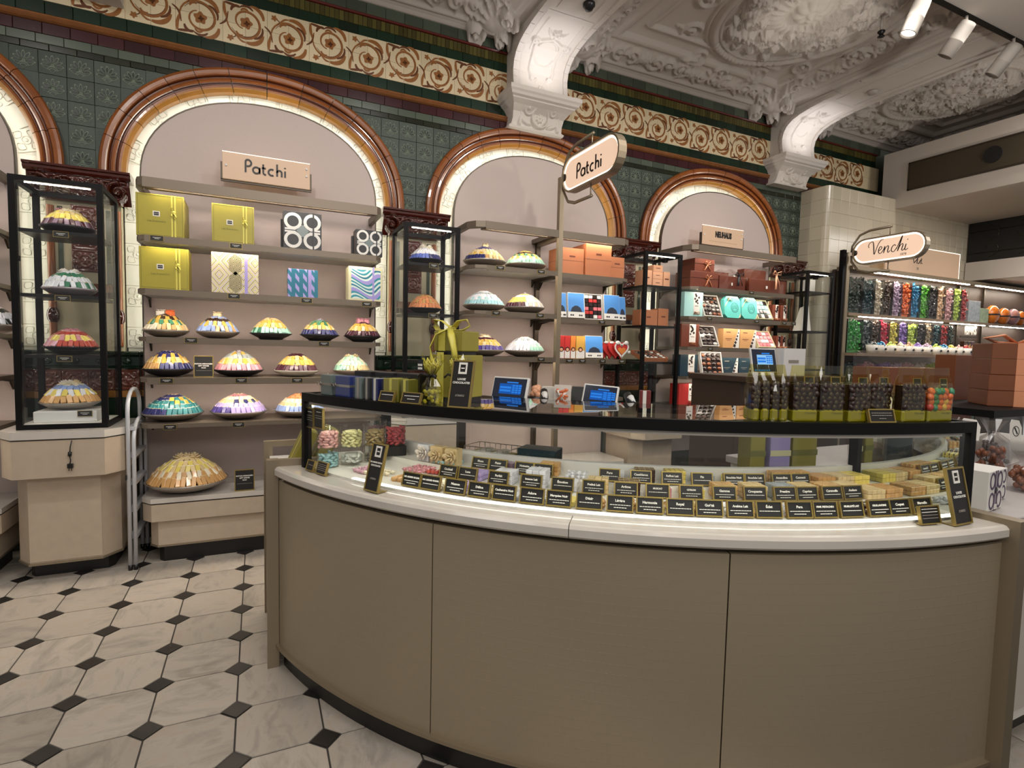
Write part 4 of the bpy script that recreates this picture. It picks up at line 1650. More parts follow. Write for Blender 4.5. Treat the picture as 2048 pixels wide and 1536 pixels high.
def blade_sign(x, ya, yb, zc, hh, label, body, post=True):
    """lit sign at right angles to the wall; its face looks to -x"""
    t = thing('hanging_sign', label, 'sign', (x, (ya + yb) / 2, zc))
    L_ = (ya - yb) / 2
    r = hh / 2

    def stad(k, n=12):
        R = r - k
        l = L_ - r
        return [(l + R * math.cos(math.radians(a)), R * math.sin(math.radians(a))) for a in np.linspace(-90, 90, n)] + [(-l + R * math.cos(math.radians(a)), R * math.sin(math.radians(a))) for a in np.linspace(90, 270, n)]

    def R2(p, k):   # squarer ends for a rounded rectangle
        return p
    A, B = stad(0), stad(.016)
    m = MB()
    n = len(A)
    V = [(-.035, *p) for p in A] + [(.035, *p) for p in A] + [(-.035, *p) for p in B] + [(.035, *p) for p in B]
    F = []
    for i in range(n):
        j = (i + 1) % n
        F += [[i, j, n + j, n + i], [2 * n + j, 2 * n + i, 3 * n + i, 3 * n + j], [j, i, 2 * n + i, 2 * n + j], [n + i, n + j, 3 * n + j, 3 * n + i]]
    m.add(V, F)
    m.build('sign_frame', 'bronze', t)
    MB().prism(stad(.018), -.02, .02, 'x').build('sign_face', 'sign_face', t)
    m = MB()
    C, D = stad(.017), stad(.034)
    V = [(-.0215, *p) for p in C] + [(-.0215, *p) for p in D] + [(.0215, *p) for p in C] + [(.0215, *p) for p in D]
    F = []
    for i in range(n):
        j = (i + 1) % n
        F += [[i, j, n + j, n + i], [2 * n + i, 2 * n + j, 3 * n + j, 3 * n + i]]
    m.add(V, F)
    m.build('lit_border', 'led_border', t)
    MB().lathe([(.0, -.024), (.034, -.024), (.034, .024), (0, .024)], 14).build('end_boss', 'bronze_dark', t, loc=(0, L_ - .022, 0), rot=(0, PI / 2, 0))
    # carrying bow: bent strip round the sign from the post
    for s_ in (1, -1):
        P = [(0, L_ + .03, s_ * .02), (0, L_ + .025, s_ * r * .6), (0, L_ - r * .4, s_ * (r + .055)), (0, L_ - r - .02, s_ * (r + .09)), (0, -.02, s_ * (r + .095))]
        m = MB()
        m.tube(P, .014, 4, flat=1.0)
        m.cyl((0, 0, s_ * (r - .005)), (0, 0, s_ * (r + .1)), .006)
        m.build('carrying_arm', 'bronze', t)
    if body == 'P':
        m = MB()
        stroke_text(m, PAT, .014, .094, -.18, -.062)
        o = m.build('lettering', 'card_black', t)
        o.rotation_euler = (0, 0, -PI / 2)
        o.location = (-.0215, 0, 0)
    else:
        m = MB()
        VE = [[(-.25, .62), (-.32, .75), (-.25, .98), (0, 1.1), (.1, .9), (.16, .3), (.2, 0), (.32, .3), (.5, .8), (.72, 1.12), (.9, 1.16)],
              [(.55, .22), (.78, .38), (.80, .54), (.68, .58), (.58, .4), (.56, .15), (.66, .0), (.82, .08), (1.0, .36)],
              [(1.0, .36), (1.06, .56), (1.02, .2), (.98, 0), (1.1, .36), (1.28, .56), (1.36, .48), (1.3, .12), (1.36, 0), (1.5, .14)],
              [(1.92, .46), (1.84, .57), (1.66, .42), (1.6, .15), (1.7, 0), (1.86, .05), (2.02, .3)],
              [(2.0, .2), (2.28, .9), (2.42, 1.22), (2.38, 1.02), (2.2, .4), (2.1, 0), (2.24, .36), (2.42, .56), (2.5, .46), (2.42, .1), (2.5, 0), (2.64, .14)],
              [(2.74, .5), (2.66, .12), (2.72, 0), (2.9, .12)], [(2.83, .8), (2.85, .88)]]
        s_ = .13
        for st in VE:
            # smooth the pen stroke
            Pn = [Vector((x_ * s_ - .17, z_ * s_ - .045)) for x_, z_ in st]
            Q = []
            for i in range(len(Pn) - 1):
                p0, p1, p2, p3 = Pn[max(0, i - 1)], Pn[i], Pn[i + 1], Pn[min(len(Pn) - 1, i + 2)]
                for q in range(5):
                    u = q / 5
                    Q.append(tuple(.5 * ((2 * p1) + (p2 - p0) * u + (2 * p0 - 5 * p1 + 4 * p2 - p3) * u * u + (3 * p1 - p0 - 3 * p2 + p3) * u ** 3)))
            Q.append(tuple(Pn[-1]))
            ws = [.0065 + .006 * max(0, (Q[max(i - 1, 0)][1] - Q[min(i + 1, len(Q) - 1)][1])) / .05 for i in range(len(Q))]
            m.ribbon(Q, [min(.014, w_) for w_ in ws], -.003, 'y')
        o = m.build('lettering', 'card_black', t)
        o.rotation_euler = (0, 0, -PI / 2)
        o.location = (-.0215, 0, 0)
        text('date', '1878', .034, t, (-.022, -.16, -.085), (PI / 2, 0, -PI / 2), 'card_black', .0006)
    return t


mk('sign_face', 'd2b096', 0.5, emit=0.7, emitc='e8c8ae')
ledmat('led_border', 'fff3df', 2.6)
blade_sign(2.43, 4.19, 3.36, 2.985, .30, 'lit oblong hanging sign on the tall post of the middle bay', 'P')
blade_sign(6.3, 4.14, 3.36, 2.70, .29, 'lit oblong hanging sign in script on the post by the sweets wall', 'V')
vp_ = thing('sign_post', 'black and bronze post at the start of the sweets wall', 'post', (6.27, 4.22, 0))
MB().box(-.06, -.01, -.02, .03, 0, 2.75).build('black_upright', 'black_frame', vp_)
MB().box(-.005, .05, -.03, .03, 0, 2.72).build('bronze_upright', 'bronze', vp_)
t = thing('wall_sign', 'long lit brass sign on the cream tiles, half behind the script sign', 'sign', (7.9, 4.25, 2.60))
MB().cham(-.82, .82, 0, .02, 0, .33, .003).build('sign_plate', 'sign_plate', t)
MB().box(-.82, .82, -.001, .02, .33, .337).box(.82, .827, -.001, .02, 0, .337).build('lit_edge', 'led_edge', t)
MB().box(-.8, .8, .022, .03, .004, .012).build('led_strip', 'led_sign', t)
m = MB()
m.ribbon([(-.24, .18), (-.22, .13), (-.17, .17), (-.14, .22), (-.16, .13), (-.12, .13), (-.08, .18)], .014, -.003, 'y')
m.build('lettering', 'card_black', t)
MB().ribbon([(-.06, .2), (-.075, .13), (-.04, .14)], .013, -.003, 'y').build('lettering', 'card_black', t)
text('date', '78', .05, t, (-.14, -.003, .06), (PI / 2, 0, 0), 'card_dim')

# ---- ceiling fittings
ledmat('lamp_lens', 'fff6ea', 12.0)
trk = thing('lighting_track', 'thin black lighting track on the white cross beam edge', 'track', (5.2, 2.56, 4.24))
MB().box(-2.5, 6, -.02, .02, -.03, .0).build('track_rail', 'black_frame', trk)


def track_head(x, y, z, aim, label, on):
    t = thing('track_spotlight', label, 'spotlight', (x, y, z), 0, 'grey track spotlights')
    q = (Vector(aim) - Vector((x, y, z))).to_track_quat('Z', 'Y').to_euler()
    MB().cyl((0, 0, .02), (0, 0, .09), .012).build('stem', 'lamp_grey', t)
    MB().lathe([(0, -.03), (.055, -.03), (.058, 0), (.058, .10), (.06, .102), (.06, .106), (.058, .108), (.058, .22), (.05, .222), (.05, .2), (0, .2)], 18).build('lamp_body', 'lamp_grey', t, rot=q)
    MB().lathe([(0, .204), (.049, .204)], 18).build('lens', 'lamp_lens' if on else 'white_plastic', t, rot=q)


track_head(4.48, 2.55, 4.12, (4.2, 2.75, 3.2), 'lit track spotlight, leftmost under the wreath ceiling', True)
track_head(5.10, 2.56, 4.13, (4.95, 3.1, 3.3), 'unlit track spotlight in the middle of the track', False)
track_head(5.80, 2.55, 4.13, (5.6, 3.1, 3.3), 'unlit track spotlight nearest the second rib', False)
tag(MB().lathe([(0, 0), (.05, 0), (.055, -.012), (.04, -.03), (.02, -.034), (0, -.034)], 16).build('smoke_detector', 'lamp_grey', loc=(5.88, 3.77, 4.295)), 'small round grey detector on the second ceiling rib', 'detector')
tag(MB().lathe([(0, 0), (.05, 0), (.05, -.02), (.038, -.03), (.03, -.05), (0, -.058)], 16).build('dome_camera', 'black_plastic', loc=(2.44, 3.9, 4.292)), 'black dome camera under the first ceiling rib', 'camera')
t = thing('sprinkler', 'small sprinkler head hanging from the wreath ceiling edge', 'sprinkler', (4.95, 3.13, 4.30))
MB().cyl((0, 0, .05), (0, 0, .17), .012).build('pipe', 'lamp_grey', t)
MB().lathe([(.012, .05), (.03, .04), (.03, .03), (.018, .02), (.018, 0), (.03, -.005), (0, -.01)], 10).build('head', 'dark_metal', t)
# ------------------------------------------------------------------ chocolates in bowls
PAL = dict(n='2a2c62', c='d9c08e', g='cfa94a', t='2f7d80', m='a5d3bd', p='cf8f96', w='dcdce2', s='9fa6a8', l='b3a0d6', v='4b3a86',
           b='8fa3d2', o='d98a5a', r='b4493c', x='4a1f2e', k='3a2519', y='e6d06a', a='c99a5e', e='3f7a5c', d='a9d6da', u='5c6fc0', h='8d7486', i='e8dcc0', q='2c2f2c', z='d9a9b8')
for k_, h_ in PAL.items():
    mk('wrap_' + k_, h_, 0.32, rand=0.12, coat=0.2)
mk('petal_w', 'e6ddd2', 0.6)
mk('petal_o', 'd96b3a', 0.6)
mk('petal_p', 'd493a0', 0.6)
mk('petal_i', 'ddc79c', 0.6)
mk('petal_l', 'b9aec4', 0.6)
mk('petal_k', '5a3322', 0.6)
mk('bowl_white', 'cfc9bd', 0.35)
mk('bowl_dark', '201d22', 0.3)
mk('bowl_lilac', 'b7aaae', 0.35, 0.5)
CM = {}


def choc_mesh(key, w, L, t):
    k = (key, round(w, 3), round(L, 3))
    if k not in CM:
        m = MB()
        m.cham(-w / 2, w / 2, -t, 0, -L / 2, L / 2, .0032)
        m.cham(-w / 2 * .8, w / 2 * .8, -t * .9, .0015, L * .28, L * .56, .0012, 1)
        CM[k] = m.mesh('chocolate', ['wrap_' + key, 'wrap_' + ('c' if key in 'nxkvgaoe' else 'i')])
    return CM[k]


BP = {'silver': [(0, .004), (.30, .0), (.42, .01), (.72, .12), (.93, .27), (1.0, .36), (.98, .37), (.9, .30), (.7, .17), (0, .1)],
      'pewter': [(0, .004), (.40, 0), (.55, .02), (.62, .10), (.80, .2), (1.03, .34), (1.04, .36), (.98, .36), (.8, .25), (0, .12)]}
BMESH = {}
FL = {}


def flower_mesh(c, kind):
    k = (c, kind)
    if k not in FL:
        m = MB()
        if kind == 'rose':
            for ring_, (n, r, tl) in enumerate(((6, .020, .5), (5, .013, .9), (3, .007, 1.3))):
                for i in range(n):
                    a = 2 * PI * i / n + ring_ * .5
                    rot = Euler((0, 0, a)).to_matrix() @ Euler((0, -tl, 0)).to_matrix()
                    m.ell((r * math.cos(a), r * math.sin(a), .006 + .006 * ring_), .015 - .002 * ring_, .013 - .002 * ring_, .003, 7, 4, 0, rot)
        elif kind == 'bow':
            for i in range(7):
                a = 2 * PI * i / 7
                P = [(.004 * math.cos(a), .004 * math.sin(a), 0), (.02 * math.cos(a), .02 * math.sin(a), .014), (.034 * math.cos(a), .034 * math.sin(a), .006 + .01 * (i % 2)), (.02 * math.cos(a + .4), .02 * math.sin(a + .4), .002)]
                m.tube(P, .005, 5, flat=.5)
        else:  # folded box flower
            m.cham(-.026, .026, -.02, .02, 0, .032, .004)
            for i in range(5):
                a = 2 * PI * i / 5
                m.ell((.018 * math.cos(a), .018 * math.sin(a), .036), .014, .012, .004, 7, 4, 0, Euler((0, -.5, a)).to_matrix())
        FL[k] = m.mesh('flower', 'petal_' + c)
    return FL[k]


def bowl(x, y, z, R, bowlkind, rings, flower, label, fs=1.0, group=None, h=1.0, seed=0):
    r_ = random.Random(seed + int(x * 100) + int(z * 1000))
    t = thing('chocolate_bowl', label, 'bowl', (x, y, z + .0012), r_.uniform(-.2, .2), group or 'dishes of wrapped chocolates')
    prof = BP['pewter' if bowlkind == 'pewter' else 'silver']
    mt = {'silver': 'silver', 'pewter': 'pewter', 'white': 'bowl_white', 'dark': 'bowl_dark', 'lilac': 'bowl_lilac'}[bowlkind]
    if (bowlkind, R) not in BMESH:
        BMESH[(bowlkind, R)] = MB().lathe([(a * R, b * R * (.95 if R < .16 else .8)) for a, b in prof], 32).mesh('bowl', mt)
    put('bowl', BMESH[(bowlkind, R)], t)
    z0 = .33 * R * (.95 if R < .16 else .8)
    spec = [(.80, .14, 60, .34), (.66, .36, 50, .33), (.47, .54, 40, .32), (.27, .68, 28, .30)]
    if R > .17:
        spec = [(.83, .10, 60, .25), (.72, .24, 52, .24), (.58, .37, 44, .24), (.42, .48, 36, .22), (.24, .57, 26, .22)]
    for k, (fr, fz, tilt, fl) in enumerate(spec):
        r = fr * R
        n = max(6, round(2 * PI * r / (.0265 if R < .16 else .030)))
        L = fl * R
        w = 2 * PI * r / n * .97
        cols = rings[min(k, len(rings) - 1)]
        for i in range(n):
            ph = 2 * PI * (i + .5 * (k % 2)) / n
            if math.sin(ph) > .75 and R < .24:
                continue      # the side turned to the wall
            if '|' in cols:
                parts = cols.split('|')
                s_ = parts[0] if math.cos(ph) < (-.25 if len(parts) == 2 else 0) else parts[1]
            else:
                s_ = cols
            c = s_[i % len(s_)]
            ta = math.radians(tilt + r_.uniform(-8, 8))
            u = Vector((math.cos(ph), math.sin(ph), 0))
            T_ = Vector((-math.sin(ph), math.cos(ph), 0))
            N_ = u * math.sin(ta) + Vector((0, 0, math.cos(ta)))
            Dn = -u * math.cos(ta) + Vector((0, 0, math.sin(ta)))
            p = u * r + Vector((0, 0, z0 + fz * R * h + r_.uniform(-.002, .002)))
            M = Matrix(((T_.x, -N_.x, Dn.x, p.x), (T_.y, -N_.y, Dn.y, p.y), (T_.z, -N_.z, Dn.z, p.z), (0, 0, 0, 1)))
            M = M @ Matrix.Rotation(r_.uniform(-.2, .2), 4, 'Y')
            put('chocolate', choc_mesh(c, w, L, .013), t, mw=M)
    # core under the chocolates
    MB().lathe([(.80 * R, z0 - .02), (.70 * R, z0 + .18 * R), (.48 * R, z0 + .38 * R), (.2 * R, z0 + .54 * R), (0, z0 + .56 * R)], 20).build('paper_core', 'wrap_k' if bowlkind != 'white' else 'wrap_x', t)
    if flower:
        for i, c in enumerate(flower[1:]):
            n = len(flower) - 1
            dx = 0 if n == 1 else (-.028 + .056 * i / (n - 1)) * fs
            put('flower', flower_mesh(c, {'r': 'rose', 'b': 'bow', 'f': 'fold'}[flower[0]]), t, (dx, -.01, z0 + (.72 if R < .17 else .60) * R), (0, 0, i * 1.3), (fs, fs, fs))
    return t


YS = 4.46
for a in [
    (-.569, 1.531, .1425, 'silver', ['i|ca', 'eg', 'kg', 'k'], 'fwo', 'small silver bowl of cream and green chocolates with an orange flower'),
    (-.252, 1.531, .1425, 'silver', ['b|ba', 'gb', 'k', 'b'], 'fi', 'small silver bowl of pale blue chocolates topped by a peach box'),
    (.098, 1.531, .1425, 'pewter', ['em|m', 'gc', 'g', 'c'], 'bi', 'small pewter bowl of green chocolates topped with gold curls'),
    (.441, 1.531, .1425, 'pewter', ['n', 'gc', 'ge', 'e'], 'rl', 'small pewter bowl of navy chocolates with a lilac rose'),
    (.766, 1.531, .1425, 'pewter', ['x', 'gc', 'g', 'x'], 'fpp', 'small pewter bowl of maroon chocolates with pink bows, last on the middle shelf'),
    (-.56, 1.26, .158, 'dark', ['a|n', 'gc', 'ng', 'n'], 'bl', 'bowl of navy and gold chocolates left of the black price sign'),
    (-.12, 1.26, .168, 'dark', ['p|pz', 'gc', 's', 'gs'], 'rl', 'bowl of pink and gold chocolates right of the black price sign'),
    (.275, 1.26, .160, 'white', ['x', 'yg', 'cg', 'x'], 'bk', 'white bowl of maroon and yellow chocolates with a brown ribbon top'),
    (.682, 1.26, .145, 'silver', ['m|c', 'mi', 'mi', 'm'], 'rii', 'bowl of mint and ivory chocolates behind the clear gift boxes'),
    (-.536, .952, .192, 'silver', ['n|t', 't|t', 't|gt', 'n|gt', 'n'], 'bi', 'large silver bowl of navy and teal chocolates beside the step ladder'),
    (-.12, .952, .192, 'silver', ['v|l', 'l|ll', 'c|cn', 'i', 'p'], 'bi', 'large silver bowl of violet and lilac chocolates on the lowest shelf'),
    (.298, .952, .185, 'silver', ['b', 'c|gc', 'i', 'o', 'o'], 'bo', 'large bowl of blue and gold chocolates partly behind the counter end'),
]:
    bowl(a[0], YS, a[1], a[2], *a[3:])
bowl(-.45, 4.42, .457, .262, 'silver', ['a', 'ai', 'cy', 'yc', 'c'], 'riii', 'largest silver bowl of tan and gold chocolates with cream roses on the bench', 1.5)
bowl(.32, 4.42, .457, .235, 'silver', ['b', 'bw', 'w', 'bw', 'w'], 'rww', 'pale blue lace covered bowl on the bench behind the counter end', 1.2)
for i, (zz, k, rg, fl_, lb) in enumerate([(2.16, 'dark', ['xh', 'y', 'yc', 'i'], 'bpi', 'dark bowl of mauve and yellow chocolates, top shelf of the first glass case'),
                                          (1.775, 'lilac', ['w|we', 'w', 'e', 'w'], 'rww', 'pale bowl of white and green chocolates, second shelf of the first glass case'),
                                          (1.405, 'pewter', ['pz|r', 'ypy', 'r', 'p'], 'bp', 'dark bowl of pink and red chocolates, third shelf of the first glass case')]):
    bowl(CASES[0], 4.42, zz, .147, k, rg, fl_, lb)
bowl(-1.10, 4.42, 1.052, .165, 'silver', ['a', 'yw', 'b', 'i'], 'rwwi', 'gold and blue chocolate bowl on the white box in the first glass case')
tag(MB().cham(-1.25, -.93, 4.26, 4.56, .9825, 1.052, .004).build('white_riser', 'white_plastic'), 'white riser box with black corners at the foot of the first glass case', 'riser')
bowl(1.262, 4.42, 2.165, .142, 'pewter', ['u|n', 'w', 'w', 'i'], 'rww', 'dark bowl of royal blue chocolates with white roses in the second glass case')
bowl(1.262, 4.42, 1.772, .142, 'pewter', ['o', 'oa', 'o', 'a'], 'bo', 'dark bowl of orange chocolates in the second glass case')
for a in [
    (1.795, 2.20, .19, 'silver', ['n|ac', 'cg', 'c', 'n', 'n'], 'fi', 'silver bowl of navy and gold chocolates, top shelf left of the tall post'),
    (2.19, 2.20, .19, 'silver', ['m', 'gm', 'ge', 'k', 'g'], 'bk', 'silver bowl of mint chocolates with brown ribbon beside the tall post'),
    (1.795, 1.822, .19, 'silver', ['d', 'dw', 'w', 's', 'w'], 'bp', 'silver bowl of aqua and white chocolates on the middle shelf by the post'),
    (2.19, 1.822, .19, 'silver', ['x|wi', 'y|w', 'y|i', 'w', 'y'], 'rl', 'silver bowl half maroon half white chocolates on the middle shelf'),
    (1.80, 1.437, .19, 'silver', ['v', 'gc', 'g', 'x', 'i'], 'riii', 'silver bowl of violet and gold chocolates on the third shelf by the post'),
    (2.20, 1.437, .19, 'silver', ['w|m', 'w|wm', 'w', 'sw', 'w'], 'bw', 'silver bowl of white and mint chocolates on the third shelf by the post'),
]:
    bowl(a[0], 4.44, a[1], a[2], *a[3:])
bowl(-1.49, 4.44, 1.531, .15, 'silver', ['wq', 'w', 'q', 'w'], 'rw', 'ivory bowl with dark leaf pattern cut off beside the first glass case')
tag(MB().cham(-1.66, -1.475, 4.36, 4.48, 1.8475, 2.10, .004).build('gift_box', 'wrap_m'), 'mint green box cut off beside the first glass case', 'box', 'boxes on the bay shelves')

# ------------------------------------------------------------------ price tags and standing signs
tagm = None


def price_tag(x, z, label, y=4.243, w=.072, h_=.030):
    t = thing('price_tag', label, 'price tag', (x, y, z), 0, 'small black price tags on the shelf edges')
    global tagm
    if tagm is None:
        a = MB().cham(-.036, .036, 0, .004, -.016, .016, .001).mesh('card', 'card_black')
        b_ = MB().box(-.037, .037, .001, .005, -.0185, -.016).box(-.037, .037, .001, .005, .016, .0185).box(-.0385, -.036, .001, .005, -.0185, .0185).box(.036, .0385, .001, .005, -.0185, .0185).mesh('frame', 'gold_frame')
        c_ = MB().box(-.022, .022, -.0006, 0, .003, .0055).box(-.013, .013, -.0006, 0, -.005, -.003).mesh('print', 'card_text')
        tagm = (a, b_, c_)
    for n_, me in zip(('card', 'frame', 'print'), tagm):
        put(n_, me, t)


for x, z, l in [(-.585, 2.172, 'price tag under the first large yellow green box'), (-.125, 2.168, 'price tag under the second yellow green box'),
                (-.14, 1.825, 'price tag under the diamond patterned box'), (.33, 1.822, 'price tag under the teal and lilac leaf box'), (.76, 1.82, 'price tag under the cream framed box of teal waves'),
                (-.40, 1.514, 'price tag between the first two small bowls of the middle shelf'), (.45, 1.512, 'price tag under the pewter bowl of navy chocolates'),
                (-.545, 1.242, 'price tag under the navy and gold bowl on the fourth shelf'), (-.10, 1.243, 'price tag under the pink and gold bowl'), (.265, 1.242, 'price tag under the white bowl of maroon chocolates'),
                (-.53, .93, 'price tag under the bowl of navy and teal chocolates'), (-.12, .932, 'price tag under the bowl of violet and lilac chocolates'),
                (1.86, 2.185, 'price tag under the navy and gold bowl left of the post'), (2.25, 2.182, 'price tag under the mint bowl left of the post'),
                (1.83, 1.805, 'price tag under the aqua and white bowl'), (2.25, 1.803, 'price tag under the half maroon half white bowl'), (2.27, 1.42, 'price tag under the white and mint bowl by the post'),
                (2.90, 1.772, 'price tag under the tray of square chocolates right of the post'), (2.56, 1.41, 'price tag under the red boxes right of the post'), (2.70, 1.41, 'price tag under the orange boxes right of the post'), (2.92, 1.41, 'price tag under the lone blue box on the lower shelf'), (3.14, 1.41, 'price tag under the red heart shaped boxes'),
                (4.80, 2.165, 'price tag under the cellophane wrapped hampers'), (4.22, 1.864, 'price tag under the turquoise box with white band'), (4.90, 1.863, 'price tag under the octagonal turquoise boxes'), (5.33, 1.862, 'price tag under the first slim brown box'), (5.48, 1.862, 'price tag under the second slim brown box'),
                (4.25, 1.552, 'price tag under the dark tray on the brown shelf'), (5.0, 1.551, 'price tag under the tray of pink chocolates'), (5.42, 1.55, 'price tag under the slim brown boxes of the lower shelf'), (4.24, 1.245, 'price tag under the tray on the navy shelf')]:
    price_tag(x, z, l)
for z, l in ((2.150, 'top'), (1.763, 'second'), (1.392, 'third')):
    price_tag(CASES[0] + .01, z - .01, 'gold framed tag on the %s shelf of the first glass case' % l, 4.222)
price_tag(-.99, 1.035, 'gold framed tag in front of the white riser box in the first case', 4.252)
price_tag(1.275, 2.150, 'gold framed tag on the top shelf of the second glass case', 4.222)
price_tag(1.275, 1.757, 'gold framed tag on the second shelf of the second glass case', 4.222)


def stand_sign(loc, rz, w, h_, lean, label, lines, logo=True, foot=True):
    """black sign in a gold frame leaning back on its foot"""
    t = thing('sign_stand', label, 'sign', (loc[0], loc[1], loc[2] + .008 * math.sin(lean) + .0012), rz, 'black and gold price signs')
    R = Euler((-lean, 0, 0))
    MB().cham(-w / 2, w / 2, 0, .006, .004, h_, .0012).build('sign_board', 'card_black', t, rot=R)
    f = .0055 * (1 if h_ > .1 else .75)
    m = MB().box(-w / 2 - f * .2, w / 2 + f * .2, -.003, .008, 0, f).box(-w / 2 - f * .2, w / 2 + f * .2, -.003, .008, h_ - f, h_)
    m.box(-w / 2 - f * .2, -w / 2 + f * .8, -.003, .008, f, h_ - f).box(w / 2 - f * .8, w / 2 + f * .2, -.003, .008, f, h_ - f)
    m.build('frame', 'gold_frame', t, rot=R)
    if foot:
        MB().box(-w / 2, w / 2, .002, h_ * math.sin(lean) + (.004 if h_ < .1 or lean > .15 else .03), -.0012, .0015).build('foot', 'gold_frame', t)
    if logo:
        m = MB()
        s_ = .017
        zc = h_ * .83
        m.box(-s_, s_, -.0022, 0, zc - s_ * 1.25, zc - s_ * .8).box(-s_, s_, -.0022, 0, zc + s_ * .8, zc + s_ * 1.25).box(-s_, -s_ * .65, -.0022, 0, zc - s_ * .8, zc + s_ * .8).box(s_ * .65, s_, -.0022, 0, zc - s_ * .8, zc + s_ * .8).box(-s_ * .4, s_ * .4, -.0022, 0, zc - s_ * .12, zc + s_ * .12)
        m.build('logo', 'card_text', t, rot=R)
    for k, (z, s, body, mt) in enumerate(lines):
        z_, y_ = z * math.cos(lean), z * math.sin(lean)
        if body == '-':     # a line of print too small to read
            m = MB()
            x = -w * .38 * s
            q = random.Random(int(z * 1e4) + k)
            while x < w * .38 * s:
                L_ = q.uniform(.004, .010) * min(1, w / .09)
                m.box(x, min(x + L_, w * .4), -.0018, .0, z - .0011, z + .0011)
                x += L_ + .0016
            m.build('small_print', mt, t, rot=R)
        else:
            text('lettering', body, s, t, (0, y_ - .0018, z_), (PI / 2 - lean, 0, 0), mt, .0004, 'CENTER', 1.0, .0004)
    return t


def face(a):
    return math.radians(a + 90)


def psign(R, a, z, w, h_, lean, label, lines, logo=False, foot=True, dz=0):
    return stand_sign((*pol(R, a), z), face(a) + dz, w, h_, lean, label, lines, logo, foot)


stand_sign((-.335, 4.32, 1.26), 0, .118, .148, .05, 'black sign between two bowls on the fourth shelf', [(.092, .012, 'PATCHI ARRANGED', 'card_text'), (.078, .012, 'GIFT DISHES', 'card_text'), (.064, .010, 'FROM', 'card_text'), (.045, 1, '-', 'card_dim')], False)
stand_sign((-.085, 4.25, .457), 0, .125, .150, .06, 'black sign beside the largest tan bowl on the bench', [(.105, .012, 'PATCHI ARRANGED', 'card_text'), (.09, .012, 'GIFT DISHES', 'card_text'), (.075, .010, 'FROM', 'card_text'), (.05, 1, '-', 'card_dim')], False)
LC = [(.105, .0108, 'LOOSE', 'card_text'), (.092, .0108, 'CHOCOLATES', 'card_text'), (.045, .010, '\u00a3130/KG', 'card_dim')]
psign(2.428, 221.2, 1.2835, .088, .175, .22, 'tall black loose chocolates sign on the counter glass beside cellophane bags', LC, True)
psign(2.50, 213.2, .9455, .080, .185, .25, 'tall black no added sugar sign leaning on the case glass', [(.112, .0078, 'NO ADDED SUGAR', 'card_text'), (.10, .0085, 'CHOCOLATES', 'card_text'), (.05, .009, '\u00a3130/KG', 'card_dim')], True, True, -.10)
psign(2.487, 262.2, .9455, .10, .19, .22, 'tall black loose chocolates sign at the mirrored end of the case', LC, True, True, .12)
psign(2.462, 259.6, .9455, .085, .062, .25, 'small black sign leaning left of the tall sign at the mirrored end', [(.05, 1, '-', 'card_text'), (.04, 1, '-', 'card_text'), (.03, 1, '-', 'card_dim'), (.02, 1, '-', 'card_dim')])
psign(2.458, 202.2, .9455, .062, .048, .3, 'small dark card at the far left end of the glass case', [(.026, .8, '-', 'card_dim')], False, True)
psign(2.458, 204.4, .9455, .075, .055, .3, 'dark allergy card next to the small card at the left case end', [(.042, 1, '-', 'card_dim'), (.034, 1, '-', 'card_dim'), (.026, 1, '-', 'card_dim'), (.018, 1, '-', 'card_dim')], False, True)
psign(2.425, 213.2, 1.2835, .075, .043, .35, 'dark brown card by the small yellow green gift boxes', [(.028, 1, '-', 'card_text')], False)
psign(2.425, 216.1, 1.2835, .090, .045, .35, 'dark brown card in front of the first cellophane bag', [(.03, 1, '-', 'card_text'), (.018, .5, '-', 'card_text')], False)
psign(2.43, 255.2, 1.2835, .098, .046, .3, 'dark brown card in front of the bags of dark almonds', [(.032, 1, '-', 'card_dim'), (.024, 1, '-', 'card_dim'), (.014, .3, '-', 'card_dim')], False)
nt_ = stand_sign((*pol(2.425, 200.8), 1.215), face(200.8), .07, .09, 0, 'brown notice hung inside the left end of the case', [(.072, .6, '-', 'card_text'), (.055, 1, '-', 'card_dim'), (.045, 1, '-', 'card_dim'), (.035, 1, '-', 'card_dim')], False, False)
nt_.location.z = 1.130
nt_ = stand_sign((*pol(2.425, 202.7), 1.215), face(202.7), .075, .09, 0, 'second brown notice hung inside the left case end', [(.072, .6, '-', 'card_text'), (.055, 1, '-', 'card_dim'), (.045, 1, '-', 'card_dim')], False, False)
nt_.location.z = 1.136
FRONT = [(215.48, '*NO ADDED SUGAR', 'white flakes'), (217.68, '*NO ADDED SUGAR', 'white flakes'), (220.35, 'Nuance', ''), (222.76, 'D\u00e9lice', ''), (225.13, 'Cachemire Noir', ''), (227.64, 'Adore', ''), (229.96, 'Marquise Noir', ''), (232.5, 'D\u00e9sir', ''), (235.0, 'L\u00e9g\u00e8re', ''), (237.38, 'Harmonie', ''), (239.79, 'Royal', ''), (242.1, 'Go\u00fbt\u00e9', ''), (244.56, 'Arabica Lait', ''), (246.9, '\u00c9clat', ''), (249.42, 'Pera', ''), (251.64, '*PINK PISTACHIO', ''), (254.01, '*FEUILLET\u00c9 LAIT', ''), (256.65, '*FEUILLANTINE', ''), (258.71, 'Coquet', ''), (261.14, 'Merveille', '')]
MID = [(217.04, 'Cocktail'), (219.42, 'Lune'), (222.95, 'Parfait'), (226.44, 'Intense Lait'), (229.59, '\u00c9motion'), (232.61, 'Pralin\u00e9 Lait'), (235.64, 'Ar\u00f4me'), (238.57, '*MUSCAT'), (241.67, '*CITRON'), (244.75, 'Gamme'), (247.65, 'Croquante'), (250.56, 'Prestige'), (252.82, 'Caprice'), (255.45, 'Caramelia'), (257.78, 'Audace')]
